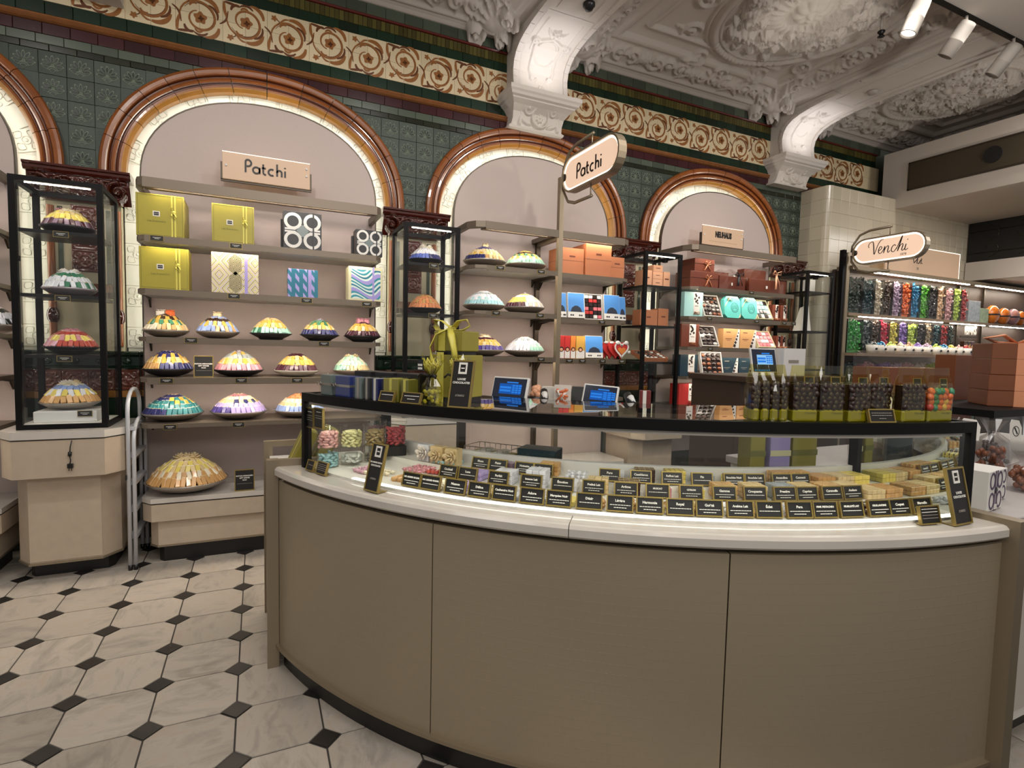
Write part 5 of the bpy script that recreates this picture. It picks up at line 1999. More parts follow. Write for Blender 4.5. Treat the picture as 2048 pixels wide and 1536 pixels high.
REAR = [(219.14, 'Rhum'), (221.39, 'Plaisir'), (224.61, 'Noisette'), (226.81, 'Pomme'), (234.05, 'Pure'), (237.33, 'Casablanca'), (240.58, 'Raffin\u00e9 Lait'), (243.69, 'Fin'), (247.06, 'Bouch\u00e9e Noir'), (249.33, 'Bouch\u00e9e Lait'), (252.34, 'Amandine'), (254.54, 'Connect')]


def clean(s):
    return s.replace('*', '')


for rows, R, z, w, h_, nm in ((FRONT, 2.387, .9555, .088, .056, 'front'), (MID, 2.228, .9685, .084, .052, 'middle'), (REAR, 2.103, .9905, .08, .05, 'rear')):
    for i, it in enumerate(rows):
        b_ = it[1]
        small = b_.startswith('*')
        psign(R, it[0], z, w, h_, .3, 'black name card reading %s, %s row of the glass case%s' % (clean(b_), nm, (', %s of two' % ('left' if i == 0 else 'right')) if clean(b_).startswith('NO ADDED') else ''),
              [(h_ * .66, .0085 if small else (.0118 if len(b_) < 11 else .0105), clean(b_), 'card_text'), (h_ * .40, 1, '-', 'card_text')] + ([(h_ * .24, .6, '-', 'card_text')] if i % 3 != 1 else []), False, True)

# ------------------------------------------------------------------ loose chocolates in the case
SM = {}


def stack(R, a, z, key, nx, ny, nz, sx, sy, sz, label, kind='block', key2=None, seed=1):
    r_ = random.Random(seed + int(a * 10))
    t = thing('chocolate_stack', label, 'chocolates', (*pol(R, a), z + .0008), face(a), 'stacks of chocolates in the glass case')
    mk_ = (kind, key, key2, round(sx, 4), round(sy, 4), round(sz, 4))
    if mk_ not in SM:
        m = MB()
        if kind == 'block':
            m.cham(-sx * .48, sx * .48, -sy * .48, sy * .48, 0, sz * .97, .0018)
            if key2:
                m.box(-sx * .485, sx * .485, -sy * .12, sy * .12, sz * .3, sz * .985, 1)
        elif kind == 'roll':
            m.tube([(0, -sy * .46, sz * .5), (0, sy * .46, sz * .5)], (sx * .46, sx * .46), 9)
        elif kind == 'round':
            m.ell((0, 0, sz * .5), sx * .5, sy * .5, sz * .5, 9, 6)
            if key2:
                m.ell((0, 0, sz * .75), sx * .28, sy * .28, sz * .3, 7, 4, 1)
        elif kind == 'petal':
            m.ell((0, 0, sz * .45), sx * .32, sy * .32, sz * .42, 7, 5)
            for q in range(5):
                b_ = q * 2 * PI / 5
                m.ell((sx * .3 * math.cos(b_), sy * .3 * math.sin(b_), sz * .55), sx * .22, sx * .16, sz * .08, 6, 4, 0, Euler((.5, -.6, b_)).to_matrix())
        elif kind == 'flake':
            m.ell((0, 0, sz * .4), sx * .55, sy * .42, sz * .35, 6, 4)
            m.ell((sx * .12, 0, sz * .6), sx * .3, sy * .4, sz * .3, 6, 4)
        SM[mk_] = m.mesh('chocolate', ['wrap_' + key] + (['wrap_' + key2] if key2 else []))
    j = .0 if kind == 'block' else .003
    jr = .03 if kind in ('block', 'roll') else 3.0
    for k in range(nz):
        for iy in range(ny):
            for ix in range(nx):
                if kind in ('petal', 'flake', 'round') and k > 0 and (ix in (0, nx - 1) and r_.random() < .5):
                    continue
                put('chocolate', SM[mk_], t, ((ix - (nx - 1) / 2) * sx + r_.uniform(-j, j), -.045 + iy * sy + sy * .5 + r_.uniform(-j, j) + .003 * k * (kind != 'block'), k * sz * (1 if kind in ('block', 'roll') else .62)), (0, 0, r_.uniform(-jr, jr)))


D_ = dict(w='white', l='lilac', v='violet', y='yellow', c='cream', a='tan', o='orange', k='dark brown', g='gold', s='grey', p='pink', i='ivory', d='pale blue', x='maroon', h='mauve', r='red', m='mint', z='rose', b='blue', e='green')
FC = ['iflake', 'iflake', 'lpetal', 'croll', 'wroll', 'wpetal', 'yblock', 'around', 'around', 'yblock', 'aroll', 'cround', 'wround', 'around', 'wflake', 'cflake', 'around', 'kround', 'aflake', 'wflake']
for i, ((a, b_, _), s_) in enumerate(zip(FRONT, FC)):
    kd = s_[1:]
    dims = {'block': (4, 3, 1, .0215, .026, .018), 'roll': (4, 1, 1, .022, .085, .02), 'round': (4, 3, 2, .022, .026, .018), 'petal': (4, 3, 2, .023, .028, .024), 'flake': (4, 3, 2, .023, .028, .016)}[kd]
    stack(2.315, a + .25, .955, s_[0], *dims, '%s %s chocolates behind the %s%s card' % (D_[s_[0]], {'block': 'square', 'roll': 'finger', 'round': 'rounded', 'petal': 'ruffle wrapped', 'flake': 'rough clustered'}[kd], clean(b_), ' first' if i == 0 else (' second' if i == 1 else '')), kd, 'i' if kd == 'round' and i % 2 else None)
MC = [('s', 4, 4, 2), ('l', 4, 4, 2), ('w', 4, 3, 3), ('w', 3, 3, 4), ('w', 4, 3, 2), ('c', 3, 3, 3), ('k', 4, 3, 3), ('p', 3, 3, 2), ('y', 4, 3, 2), ('a', 4, 3, 3), ('c', 3, 4, 3), ('s', 4, 3, 3), ('c', 4, 4, 3), ('a', 4, 4, 3), ('c', 3, 4, 3)]
for (a, b_), (k, nx, ny, nz) in zip(MID, MC):
    stack(2.165, a + .35, .9690, k, nx, ny, nz, .079 / nx, .078 / ny, .017, '%s chocolate blocks piled behind the %s card' % (D_[k], clean(b_)), 'block', 'c' if k in 'kax' else None)
RC = [('s', 4, 3, 1), ('h', 4, 3, 2), ('l', 4, 3, 2), ('a', 4, 3, 3), ('w', 4, 3, 2), ('k', 4, 3, 3), ('y', 4, 3, 3), ('s', 4, 3, 2), ('y', 4, 3, 2), ('s', 4, 3, 2), ('a', 5, 3, 3), ('a', 5, 3, 3)]
for (a, b_), (k, nx, ny, nz) in zip(REAR, RC):
    stack(2.030, a + .5, .9905, k, nx, ny, nz, .078 / nx, .052 / ny, .017, '%s chocolates in the rear row behind the %s card' % (D_[k], clean(b_)), 'block', 'q' if k == 'y' and 'Raff' in b_ else ('c' if k in 'ka' else None))
stack(2.055, 230.4, .9905, 'w', 4, 2, 2, .022, .026, .018, 'white ruffled chocolates in the rear row by the glass joint', 'petal')
for a, k, l in ((257.5, 'a', 'tan'), (260.0, 'c', 'cream'), (262.2, 'y', 'yellow')):
    stack(2.065, a, .9905, k, 4, 3, 2, .02, .03, .018, '%s chocolates in the rear row beside the mirror' % l)
for a, k, l in ((260.3, 'c', 'cream'), (262.6, 'a', 'tan')):
    stack(2.19, a, .9685, k, 4, 4, 2, .021, .022, .018, '%s chocolates in the middle row beside the mirror' % l)
# cellophane sweets, favours and rose boxes left of the cards
stack(2.315, 207.2, .955, 'z', 3, 3, 1, .03, .03, .022, 'pale pink ruffled favours in front of the almond jars', 'petal')
stack(2.31, 209.3, .955, 'i', 4, 3, 1, .028, .034, .02, 'ivory ruffled favours behind the no added sugar sign', 'petal')
stack(2.205, 212.4, .968, 'p', 4, 4, 1, .028, .03, .02, 'pink ruffled favours left of the card rows', 'petal')
stack(2.17, 215.2, .968, 'r', 5, 2, 1, .022, .022, .02, 'row of red foil sweets behind the cards', 'round', 'w')
stack(2.308, 213.1, .955, 'a', 3, 1, 1, .024, .09, .016, 'gold sticks beside the red foil sweets', 'roll')
stack(2.08, 214.2, .9905, 'd', 5, 3, 1, .026, .03, .02, 'pale blue ruffled favours at the back of the case', 'petal')
for i, (a, c, l) in enumerate(((211.0, 'w', 'white'), (213.1, 'i', 'cream'), (215.3, 'i', 'golden cream'))):
    t = thing('rose_box', '%s gift box fronted by a paper rose in the case' % l, 'box', (*pol(2.10, a), .9915), face(a), 'rose fronted boxes')
    MB().cham(-.033, .033, -.012, .03, 0, .075, .002).build('box', 'wrap_' + ('w' if c == 'w' else 'c'), t)
    put('rose', flower_mesh(c, 'rose'), t, (0, -.012, .04), (PI / 2, 0, 0), (1.1, 1.1, 1.1))

# jars of sugared almonds, two high
mk('box_black', '1b1a1c', 0.4)
for k_, h_ in dict(jp='e8b0aa', jy='e3dca0', jg='a48c5c', jr='b03c42', jb='a9d6da', jw='dcdcd4', jk='8d8478', jx='5d2230').items():
    mk('almond_' + k_, h_, 0.3, rand=.15, coat=.3)
ALM = {}


def jar(x, y, z, k, label, R=.05, H=.098):
    t = thing('almond_jar', label, 'jar', (x, y, z), 0, 'clear jars of sugared almonds')
    MB().lathe([(0, 0), (R, 0), (R, H), (R * 1.08, H + .002), (R * 1.08, H + .008), (0, H + .008)], 20).build('clear_jar', 'glass', t)
    if k not in ALM:
        ALM[k] = MB().ell((0, 0, 0), .0085, .015, .0065, 8, 5).mesh('almond', 'almond_' + k)
    r_ = random.Random(int(x * 1000 + z * 100))
    for lv in range(int((H - .016) / .0115)):
        for i in range(9):
            a = 2 * PI * (i + .5 * (lv % 2)) / 9 + r_.uniform(-.2, .2)
            if math.sin(a - .7) > .55:
                continue
            put('almond', ALM[k], t, ((R - .011) * math.cos(a), (R - .011) * math.sin(a), .010 + lv * .0115), (r_.uniform(-.7, .7), r_.uniform(-.5, .5), a + r_.uniform(-.4, .4)))
    MB().lathe([(0, .004), (R * .6, .004), (R * .6, H - .02), (0, H - .015)], 10).build('almond_fill', 'almond_' + k, t)


for i, (x, z, k0, k1, l0, l1) in enumerate(((.287, .9555, 'jb', 'jp', 'pale blue', 'pink'), (.390, .9690, 'jw', 'jy', 'white', 'pale yellow'), (.494, .9690, 'jk', 'jg', 'silver grey', 'olive gold'))):
    jar(x, 2.55, z, k0, 'lower jar of %s sugared almonds' % l0, .050, 1.03 - z)
    jar(x, 2.55, 1.0395, k1, 'upper jar of %s sugared almonds' % l1, .050, .095)
    if i < 2:
        continue
    jar(x + .03, 2.665, 1.0395 - .04 * 0, 'jx' if i == 2 else ('jw', 'jg', 'jx')[i], 'upper jar in the rear row behind the %s almonds' % l1, .048, .095)
    tag(MB().cham(x + .03 - .045, x + .03 + .045, 2.62, 2.71, .9915, 1.0385, .003).build('jar_plinth', 'deck_white'), 'white plinth under the rear jar behind the %s almonds' % l1, 'plinth')
tag(MB().cham(.545, .635, 2.505, 2.595, .9915, 1.0385, .003).build('jar_plinth', 'box_black'), 'black plinth under the jar of red almonds', 'plinth')
jar(.592, 2.55, 1.0395, 'jr', 'jar of red sugared almonds on the black plinth', .050, .1)

# ------------------------------------------------------------------ on the counter glass
mk('olive_box', '8f8532', 0.45, var=.06, vscale=30)
mk('olive_dark', '6d6a25', 0.5)
mk('ribbon_lime', 'cfc455', 0.4, var=.1, vscale=60)
mk('box_blue', '2e3a78', 0.35)
mk('box_grey', '6f7a78', 0.35)
mk('box_navy', '23275a', 0.35)
mk('lime_film', 'b5ac35', 0.3)
mk('dark_choc', '2c1712', 0.4, rand=.25)
mk('paper_white', 'd8d3ca', 0.6)
ZT = 1.2835


def gift(x, y, z, w, d, h_, mat, label, rz=0.0, cat='box', grp='boxes on the counter glass', ribbon=None, vert=True, clear=False, name='gift_box', ang=None):
    t = thing(name, label, cat, (x, y, z), rz, grp)
    MB().cham(-w / 2, w / 2, -d / 2, d / 2, 0, h_, .002).build('box', mat, t)
    if ribbon:
        m = MB()
        if vert:
            m.box(-.006, .006, -d / 2 - .0012, d / 2 + .0012, -.0 + .001, h_ + .0012)
        else:
            m.box(-w / 2 - .001, w / 2 + .001, -d / 2 - .0012, d / 2 + .0012, h_ * .48, h_ * .48 + .010)
            for s_ in (-1, 1):
                m.tube([(-w * .5, -d / 2 - .003, h_ * .5), (-w * .5 + s_ * .014, -d / 2 - .008, h_ * .5 + .012), (-w * .5 + s_ * .02, -d / 2 - .006, h_ * .5 - .002), (-w * .5, -d / 2 - .003, h_ * .5)], .0022, 4)
        m.build('ribbon', ribbon, t)
    if clear:
        MB().cham(-w / 2 - .004, w / 2 + .004, -d / 2 - .006, d / 2 + .006, -.0 + .0005, h_ + .008, .001).build('clear_sleeve', 'glass', t)
    return t


gift(*pol(2.36, 202.9), ZT, .09, .07, .088, 'box_grey', 'grey gift box with silver ribbon in a clear sleeve at the counter end', face(203), ribbon='silver', vert=False, clear=True)
gift(*pol(2.36, 206.0), ZT, .105, .07, .088, 'box_blue', 'blue gift box with silver ribbon in a clear sleeve', face(206), ribbon='silver', vert=False, clear=True)
gift(*pol(2.37, 208.7), ZT, .042, .06, .088, 'box_grey', 'narrow grey patterned box next to the blue gift box', face(208.7), ribbon='silver', clear=True)
gift(*pol(2.37, 210.0), ZT, .038, .06, .088, 'box_black', 'narrow black patterned box between the clear gift boxes', face(210), ribbon='silver', clear=True)
gift(*pol(2.37, 211.15), ZT, .034, .06, .088, 'box_navy', 'narrow navy box with white dots on the counter', face(211.1), ribbon='paper_white', clear=True)
gift(*pol(2.36, 213.0), ZT, .08, .06, .092, 'olive_box', 'yellow green gift box in a clear sleeve behind a brown card', face(213.3), ribbon='ribbon_lime', clear=True)
gift(*pol(2.36, 214.75), ZT, .036, .06, .09, 'olive_dark', 'dark yellow green box in a clear sleeve before the bow parcel', face(214.75), ribbon='ribbon_lime', clear=True)
for i, (a, l) in enumerate(((206.0, 'left'), (209.6, 'middle'), (213.0, 'right'))):
    gift(*pol(2.25, a), ZT, .115, .09, .108, 'box_black', 'black gift box behind the clear sleeved boxes, %s one of three' % l, face(a))
# tower of two yellow green boxes with a big bow
tw_ = thing('bow_parcel', 'tower of two yellow green boxes tied with a big lime bow', 'parcel', (*pol(2.19, 217.3), ZT), face(216.5), None)
MB().cham(-.085, .085, -.07, .07, .02, .19, .003).build('lower_box', 'olive_box', tw_)
MB().box(-.08, .08, -.066, .066, 0, .02).box(-.06, .06, -.055, .055, .19, .205).build('black_base', 'box_black', tw_)
MB().cham(-.07, .07, -.06, .06, .205, .285, .003).build('upper_box', 'olive_box', tw_)
m = MB()
m.box(-.045, -.012, -.072, -.0705, .0, .20).box(-.045, -.012, -.0635, -.061, .205, .287)
for s_ in (-1, 1):
    P = [(0, -.03, .292), (s_ * .04, -.045, .325), (s_ * .075, -.04, .330), (s_ * .082, -.03, .305), (s_ * .06, -.045, .288), (s_ * .02, -.04, .288), (0, -.03, .292)]
    m.tube(P, .016, 6, flat=.18)
m.tube([(-.005, -.05, .295), (-.045, -.08, .27), (-.068, -.085, .22), (-.06, -.085, .17), (-.04, -.088, .15)], .014, 6, flat=.2)
m.tube([(.005, -.05, .295), (.03, -.08, .265), (.045, -.085, .22), (.055, -.088, .175)], .016, 6, flat=.2)
m.ell((0, -.035, .295), .018, .016, .013, 8, 5)
m.build('ribbon_bow', 'ribbon_lime', tw_)
# cellophane bags
mk('film_gold', 'c9bf45', 0.12)
glassmat('cello', (0.93, 0.92, 0.70), 0.10, 0.6, 0.05)
for a, R, l, tg in ((217.1, 2.345, 'cellophane bag of yellow green sweets with a black and white label', True), (219.75, 2.325, 'cellophane bag of yellow green sweets beside the tall sign', False)):
    t = thing('cellophane_bag', l, 'bag', (*pol(R, a), ZT), face(a), 'tied cellophane bags')
    r_ = random.Random(int(a))
    m = MB()
    prof = [(.001, 0), (.040, .002), (.043, .03), (.040, .07), (.022, .098), (.012, .108), (.018, .118), (.04, .150), (.046, .185)]
    n = 22
    V = []
    for k, (r, z) in enumerate(prof):
        for i in range(n):
            am = .22 if k > 5 else .07
            rr = r * (1 + am * math.sin(i * 5.1 + k) + r_.uniform(-am, am) * .5)
            V.append((rr * math.cos(2 * PI * i / n), rr * .8 * math.sin(2 * PI * i / n), z + (r_.uniform(-.02, .012) if k == 8 else 0)))
    m.add(V, [[k * n + i, k * n + (i + 1) % n, (k + 1) * n + (i + 1) % n, (k + 1) * n + i] for k in range(len(prof) - 1) for i in range(n)])
    m.build('film', 'cello', t)
    m = MB()
    for i in range(26):
        m.ell((r_.uniform(-.03, .03), r_.uniform(-.022, .022), r_.uniform(.008, .05)), .010, .008, .008, 6, 4, 0, Euler((r_.random(), r_.random(), 0)).to_matrix())
    m.build('sweets', 'film_gold', t, kind='stuff')
    MB().tube([(.015 * math.cos(2 * PI * i / 10), .013 * math.sin(2 * PI * i / 10), .108) for i in range(10)], .006, 5, 0, True).tube([(0, -.014, .108), (-.03, -.03, .118), (-.045, -.03, .105)], .004, 4).tube([(0, -.014, .108), (.03, -.03, .116), (.04, -.03, .1)], .004, 4).tube([(0, -.014, .106), (.01, -.04, .07)], .004, 4).build('dark_ribbon', 'box_black', t)
    if tg:
        MB().box(-.03, -.004, -.052, -.05, .130, .172).build('label_card', 'box_black', t)
        MB().box(-.027, -.007, -.053, -.052, .134, .142).box(-.027, -.007, -.053, -.052, .147, .155).build('label_print', 'paper_white', t)
    m = MB()
    for i in range(34):
        a_ = r_.uniform(0, 6.28)
        P = [(.01 * math.cos(a_), .01 * math.sin(a_), .114), (.03 * math.cos(a_ + .4), .025 * math.sin(a_ + .4), .135 + r_.uniform(0, .01)), (.04 * r_.uniform(.5, 1) * math.cos(a_), .04 * math.sin(a_), .15 + r_.uniform(0, .03))]
        m.tube(P, .0022, 3)
    m.build('shredded_tissue', 'ribbon_lime', t)
# pillow bags of chocolate almonds
glassmat('bag_film', (0.93, 0.90, 0.62), 0.07, 0.5, 0.06)
mk('bag_lime', '8f8a1c', 0.25)
for k_, h_ in dict(e='3f7f5f', o='cf6a3c', y='d9b45a', r='a83f33').items():
    mk('egg_' + k_, h_, .4, rand=.1)
EGG = {}
BAGS = [(245.25, .026, 2.36, 1), (245.97, .027, 2.36, 1), (246.72, .028, 2.36, 1), (247.47, .029, 2.36, 1), (249.05, .088, 2.385, 0), (251.25, .088, 2.385, 0), (253.63, .086, 2.385, 0), (256.32, .090, 2.352, 0), (258.72, .105, 2.385, 0), (261.5, .120, 2.385, 0)]
ORD = ['first', 'second', 'third', 'fourth']
for i, (a, w, R, side) in enumerate(BAGS):
    mixed = i == 9
    lab = 'bag of bright red, green and yellow sugar eggs on the counter' if mixed else (('%s of four narrow bags of dark almonds seen edge on' % ORD[i]) if side else 'bag of dark chocolate almonds, %s of the five facing bags' % ['first', 'second', 'third', 'fourth', 'fifth'][i - 4])
    t = thing('almond_bag', lab, 'bag', (*pol(R, a), ZT), face(a), 'clear bags of chocolate almonds on the counter glass')
    H_, dp = .186, (.055 if not side else .085)
    r_ = random.Random(i)
    m = MB()
    prof = [(0, .98, .8), (.012, 1, 1), (.10, 1, 1), (.135, 1, .8), (.16, .99, .35), (H_, .97, .06)]
    V = []
    n = 12
    for z, fw, fd in prof:
        for q in range(n):
            an = 2 * PI * q / n
            cx, cy = math.cos(an), math.sin(an)
            sg = lambda v, p: math.copysign(abs(v) ** p, v)
            V.append((w / 2 * fw * sg(cx, .35) + r_.uniform(-.0012, .0012), dp / 2 * fd * sg(cy, .6) + r_.uniform(-.0015, .0015), z))
    F = [[k * n + q, k * n + (q + 1) % n, (k + 1) * n + (q + 1) % n, (k + 1) * n + q] for k in range(len(prof) - 1) for q in range(n)]
    m.add(V, F)
    m.build('film', 'bag_film', t)
    MB().cham(-w * .47, w * .47, -dp * .44, dp * .44, .001, .042, .006).build('printed_base', 'bag_lime', t)
    MB().box(-w * .45, w * .45, -dp * .22, dp * .22, .042, .125 if not mixed else .10).build('dark_fill', 'dark_choc' if not mixed else 'egg_r', t)
    s_ = .0095 if not mixed else .0125
    nx = max(2, int(w * .92 / (s_ * 1.75)))
    for lv in range(int(.09 / (s_ * 1.45))):
        for q in range(nx):
            x = (q - (nx - 1) / 2) * (w * .90 / nx) + (.25 * s_ if lv % 2 else -.25 * s_)
            c = 'd' if not mixed else r_.choice('eooyor' if lv < 3 else 'eeoor')
            key = (c, s_)
            if key not in EGG:
                EGG[key] = MB().ell((0, 0, 0), s_ * 1.05, s_ * .8, s_ * (1.25 if not mixed else 1.1), 8, 5).mesh('almond', 'dark_choc' if c == 'd' else 'egg_' + c)
            put('almond', EGG[key], t, (x, -dp * .32 + r_.uniform(-.003, .003), .051 + lv * s_ * 1.45), (r_.uniform(-.4, .4), r_.uniform(-.8, .8), r_.uniform(-.3, .3)))
    if not side:
        lx = w * .12
        MB().box(lx - .018, lx + .018, -dp / 2 * .93 - .003, -dp / 2 * .93 - .0022, .112, .148).build('label_edge', 'gold_frame', t, rot=(-.10, 0, 0))
        MB().box(lx - .014, lx + .014, -dp / 2 * .93 - .0036, -dp / 2 * .93 - .003, .116, .146).build('label_card', 'box_black', t, rot=(-.10, 0, 0))
        text('label_lettering', 'PATCHI', .0065, t, (lx, -dp / 2 * .93 - .004 + .131 * math.sin(.10) * 1.0, .128), (PI / 2 - .10, 0, 0), 'card_text', .0003)
        text('base_lettering', 'Chocolate', .010, t, (w * .18, -dp * .445, .032), (PI / 2, 0, 0), 'olive_dark', .0003)
# ------------------------------------------------------------------ boxes on the shelves
def pattern_mat(name, kind, cols, f1, f2, amp=0.0):
    m = bpy.data.materials.new(name)
    m.use_nodes = True
    nt = m.node_tree
    L = nt.links.new
    b = nt.nodes['Principled BSDF']
    b.inputs['Roughness'].default_value = 0.5
    tc = nt.nodes.new('ShaderNodeTexCoord')
    sp = nt.nodes.new('ShaderNodeSeparateXYZ')
    L(tc.outputs['Object'], sp.inputs[0])

    def M(op, a, b_=None, c=None):
        n = nt.nodes.new('ShaderNodeMath')
        n.operation = op
        for i, v in enumerate((a, b_, c)):
            if v is None:
                continue
            if hasattr(v, 'is_linked') or not isinstance(v, (int, float)):
                L(v, n.inputs[i])
            else:
                n.inputs[i].default_value = v
        return n.outputs[0]
    x, z = sp.outputs['X'], sp.outputs['Z']
    if kind == 'diamond':
        px = M('PINGPONG', M('ADD', x, 10), f1)
        pz = M('PINGPONG', M('ADD', z, 10), f1 * 1.25)
        t = M('FRACT', M('MULTIPLY', M('ADD', px, M('MULTIPLY', pz, .8)), f2))
    elif kind == 'leaf':
        col = M('FRACT', M('MULTIPLY', M('ADD', x, 10), f1))
        slant = M('FRACT', M('MULTIPLY', M('ADD', M('ADD', z, 10), M('MULTIPLY', x, amp)), f2))
        t = M('MULTIPLY', .9, M('MULTIPLY', M('GREATER_THAN', .5, col), M('GREATER_THAN', .5, slant)))
    else:
        w = M('MULTIPLY', M('SINE', M('MULTIPLY', M('ADD', x, M('MULTIPLY', z, .4)), f1)), amp)
        t = M('FRACT', M('MULTIPLY', M('ADD', M('ADD', z, 10), w), f2))
    r = nt.nodes.new('ShaderNodeValToRGB')
    r.color_ramp.interpolation = 'CONSTANT'
    e = r.color_ramp.elements
    e[0].position = 0
    e[0].color = srgb(cols[0])
    e[1].position = 1 / len(cols)
    e[1].color = srgb(cols[1])
    for i in range(2, len(cols)):
        q = e.new(i / len(cols))
        q.color = srgb(cols[i])
    L(t, r.inputs['Fac'])
    L(r.outputs['Color'], b.inputs['Base Color'])
    MATS[name] = m


pattern_mat('print_diamond', 'diamond', ['c9bd6e', 'd8cfa0', 'b7a5cc', 'd8cfa0', '8f8350', 'cfc4b8'], .075, 30)
pattern_mat('print_leaf', 'leaf', ['1f6f86', 'a79ad2'], 19, 14, 1.3)
pattern_mat('print_wave', 'wave', ['2a8a98', 'cfe0d8', '2a8a98', '9d93cf', '9d93cf', 'cfe0d8', '1f6f86', 'cfe0d8'], 26, 9, .03)
pattern_mat('print_check', 'diamond', ['2a2a26', 'c9bd8e', '2a2a26', 'c9bd8e'], .018, 60)
mk('olive_face', '9c902b', 0.4, var=.05, vscale=40)
mk('box_white', 'd9d6cf', 0.5)
mk('lilac', 'a093cc', 0.5)
mk('box_cream', 'd6d0a8', 0.5)
GE = .0012


def olive_gift(x0, x1, h_, z, y, d, label):
    w = x1 - x0
    t = thing('gift_box', label, 'box', ((x0 + x1) / 2, y, z + GE), 0, 'boxes on the bay shelves')
    MB().cham(-w / 2, w / 2, 0, d, 0, h_, .002).build('box', 'olive_face', t)
    f = .010
    m = MB().box(-w / 2 + f, w / 2 - f, -.0006, 0, f, f + .0025).box(-w / 2 + f, w / 2 - f, -.0006, 0, h_ - f, h_ - f + .0025)
    m.box(-w / 2 + f, -w / 2 + f + .0025, -.0006, 0, f, h_ - f).box(w / 2 - f, w / 2 - f + .0025, -.0006, 0, f, h_ - f)
    m.build('border_line', 'olive_dark', t)
    rx = w * .28
    m = MB()
    for o in (-.009, .009):
        m.box(rx + o - .0045, rx + o + .0045, -.0035, -.0005, 0, h_)
    m.ell((rx, -.006, h_ * .60), .012, .008, .012, 8, 5)
    m.tube([(rx, -.006, h_ * .6), (rx - .012, -.014, h_ * .53), (rx + .004, -.012, h_ * .47)], .006, 5, flat=.4).tube([(rx, -.006, h_ * .6), (rx + .015, -.014, h_ * .5), (rx + .008, -.012, h_ * .43)], .006, 5, flat=.4)
    m.tube([(rx, -.006, h_ * .6), (rx - .014, -.01, h_ * .68), (rx - .004, -.01, h_ * .72)], .005, 5, flat=.4)
    m.build('ribbon', 'ribbon_lime', t)
    lx = -w * .08
    MB().box(lx - .020, lx + .020, -.0012, 0, h_ * .48, h_ * .48 + .034).build('label_frame', 'paper_white', t)
    MB().box(lx - .014, lx + .014, -.0018, -.0012, h_ * .48 + .006, h_ * .48 + .028).build('label_card', 'box_black', t)
    text('label_lettering', 'PATCHI', .0065, t, (lx, -.0022, h_ * .48 + .017), (PI / 2, 0, 0), 'card_text', .0002)
    text('lettering', 'Les Souvenirs', .019, t, (lx, -.0012, h_ * .37), (PI / 2, 0, 0), 'olive_dark', .0003)


olive_gift(-.706, -.436, .275, 2.19, 4.30, .30, 'largest yellow green box with a tied ribbon, left end of the top shelf')
olive_gift(-.273, -.012, .262, 2.19, 4.30, .22, 'yellow green box with a tied ribbon, second on the top shelf')
olive_gift(-.694, -.413, .276, 1.846, 4.30, .18, 'yellow green box with a tied ribbon on the second shelf')


def knot_box(x, z, y, w, h_, d, label, n=2):
    t = thing('gift_box', label, 'box', (x, y, z + GE), 0, 'boxes on the bay shelves')
    MB().cham(-w / 2, w / 2, 0, d, 0, h_, .002).build('box', 'box_black', t)
    for k in range(1, n):
        MB().cham(-w / 2 - .012 * k, w / 2 - .012, d + .002 + .04 * (k - 1), d + .04 * k, 0, h_ * .84, .002).build('rear_box', 'box_black', t)
    m = MB()
    s = min(w, h_)
    cz = h_ / 2
    q = s * .085
    R = s * .19
    for sx in (-1, 1):
        for sz in (-1, 1):
            cx_, cz_ = sx * s * .25, cz + sz * s * .25
            # a rounded loop in each quarter, open towards the middle diamond
            P = circ(cx_, cz_, R, 0, 360, 26)
            m.ribbon(P, q * .95, -.0012, 'y')
            m.ribbon([(sx * s * .46, cz + sz * s * .035), (sx * s * .2, cz + sz * s * .035), (sx * s * .04, cz + sz * s * .17)], q * .55, -.0014, 'y')
    m.build('white_print', 'box_white', t)
    MB().prism([(-s * .17, cz), (0, cz - s * .17), (s * .17, cz), (0, cz + s * .17)], -.0024, 0, 'y').build('hatched_diamond', 'box_grey', t)
    MB().box(w * .26, w * .30, -.0035, 0, 0, h_).build('ribbon', 'box_black', t)
    m = MB()
    m.box(-.010, .010, -.0022, 0, h_ * .1, h_ * .17)
    m.build('label_card', 'box_black', t)


knot_box(.308, 2.19, 4.30, .262, .27, .10, 'black box printed with a white knot on the top shelf, the larger', 2)
knot_box(.785, 2.19, 4.30, .20, .195, .12, 'small black box printed with a white knot at the top shelf end', 2)
t = thing('gift_box', 'ivory box printed with lilac and gold diamonds on the second shelf', 'box', (-.132, 4.30, 1.846 + GE), 0, 'boxes on the bay shelves')
MB().cham(-.147, .147, 0, .09, 0, .278, .002).build('box', 'print_diamond', t)
MB().box(.058, .078, -.0016, 0, 0, .278).build('ribbon', 'lilac', t)
for cz_ in (.078, .20):
    MB().prism([(-.04, cz_ - .04), (0, cz_ - .075), (.04, cz_ - .04), (.04, cz_ + .04), (0, cz_ + .075), (-.04, cz_ + .04)], -.0014, 0, 'y').build('checked_print', 'print_check', t)
t = thing('gift_box', 'teal box printed with lilac leaves on the second shelf', 'box', (.31, 4.30, 1.846 + GE), 0, 'boxes on the bay shelves')
MB().cham(-.103, .103, 0, .10, 0, .204, .002).build('box', 'print_leaf', t)
MB().box(.035, .058, -.0016, 0, 0, .204).build('ribbon', 'lilac', t)
t = thing('gift_box', 'cream framed box with teal and lilac waves at the second shelf end', 'box', (.76, 4.30, 1.846 + GE), 0, 'boxes on the bay shelves')
MB().cham(-.127, .127, 0, .16, 0, .258, .002).build('box', 'box_cream', t)
MB().box(-.108, .112, -.0014, 0, .016, .236).build('printed_front', 'print_wave', t)
MB().box(.05, .064, -.003, 0, 0, .258).build('ribbon', 'lilac', t)

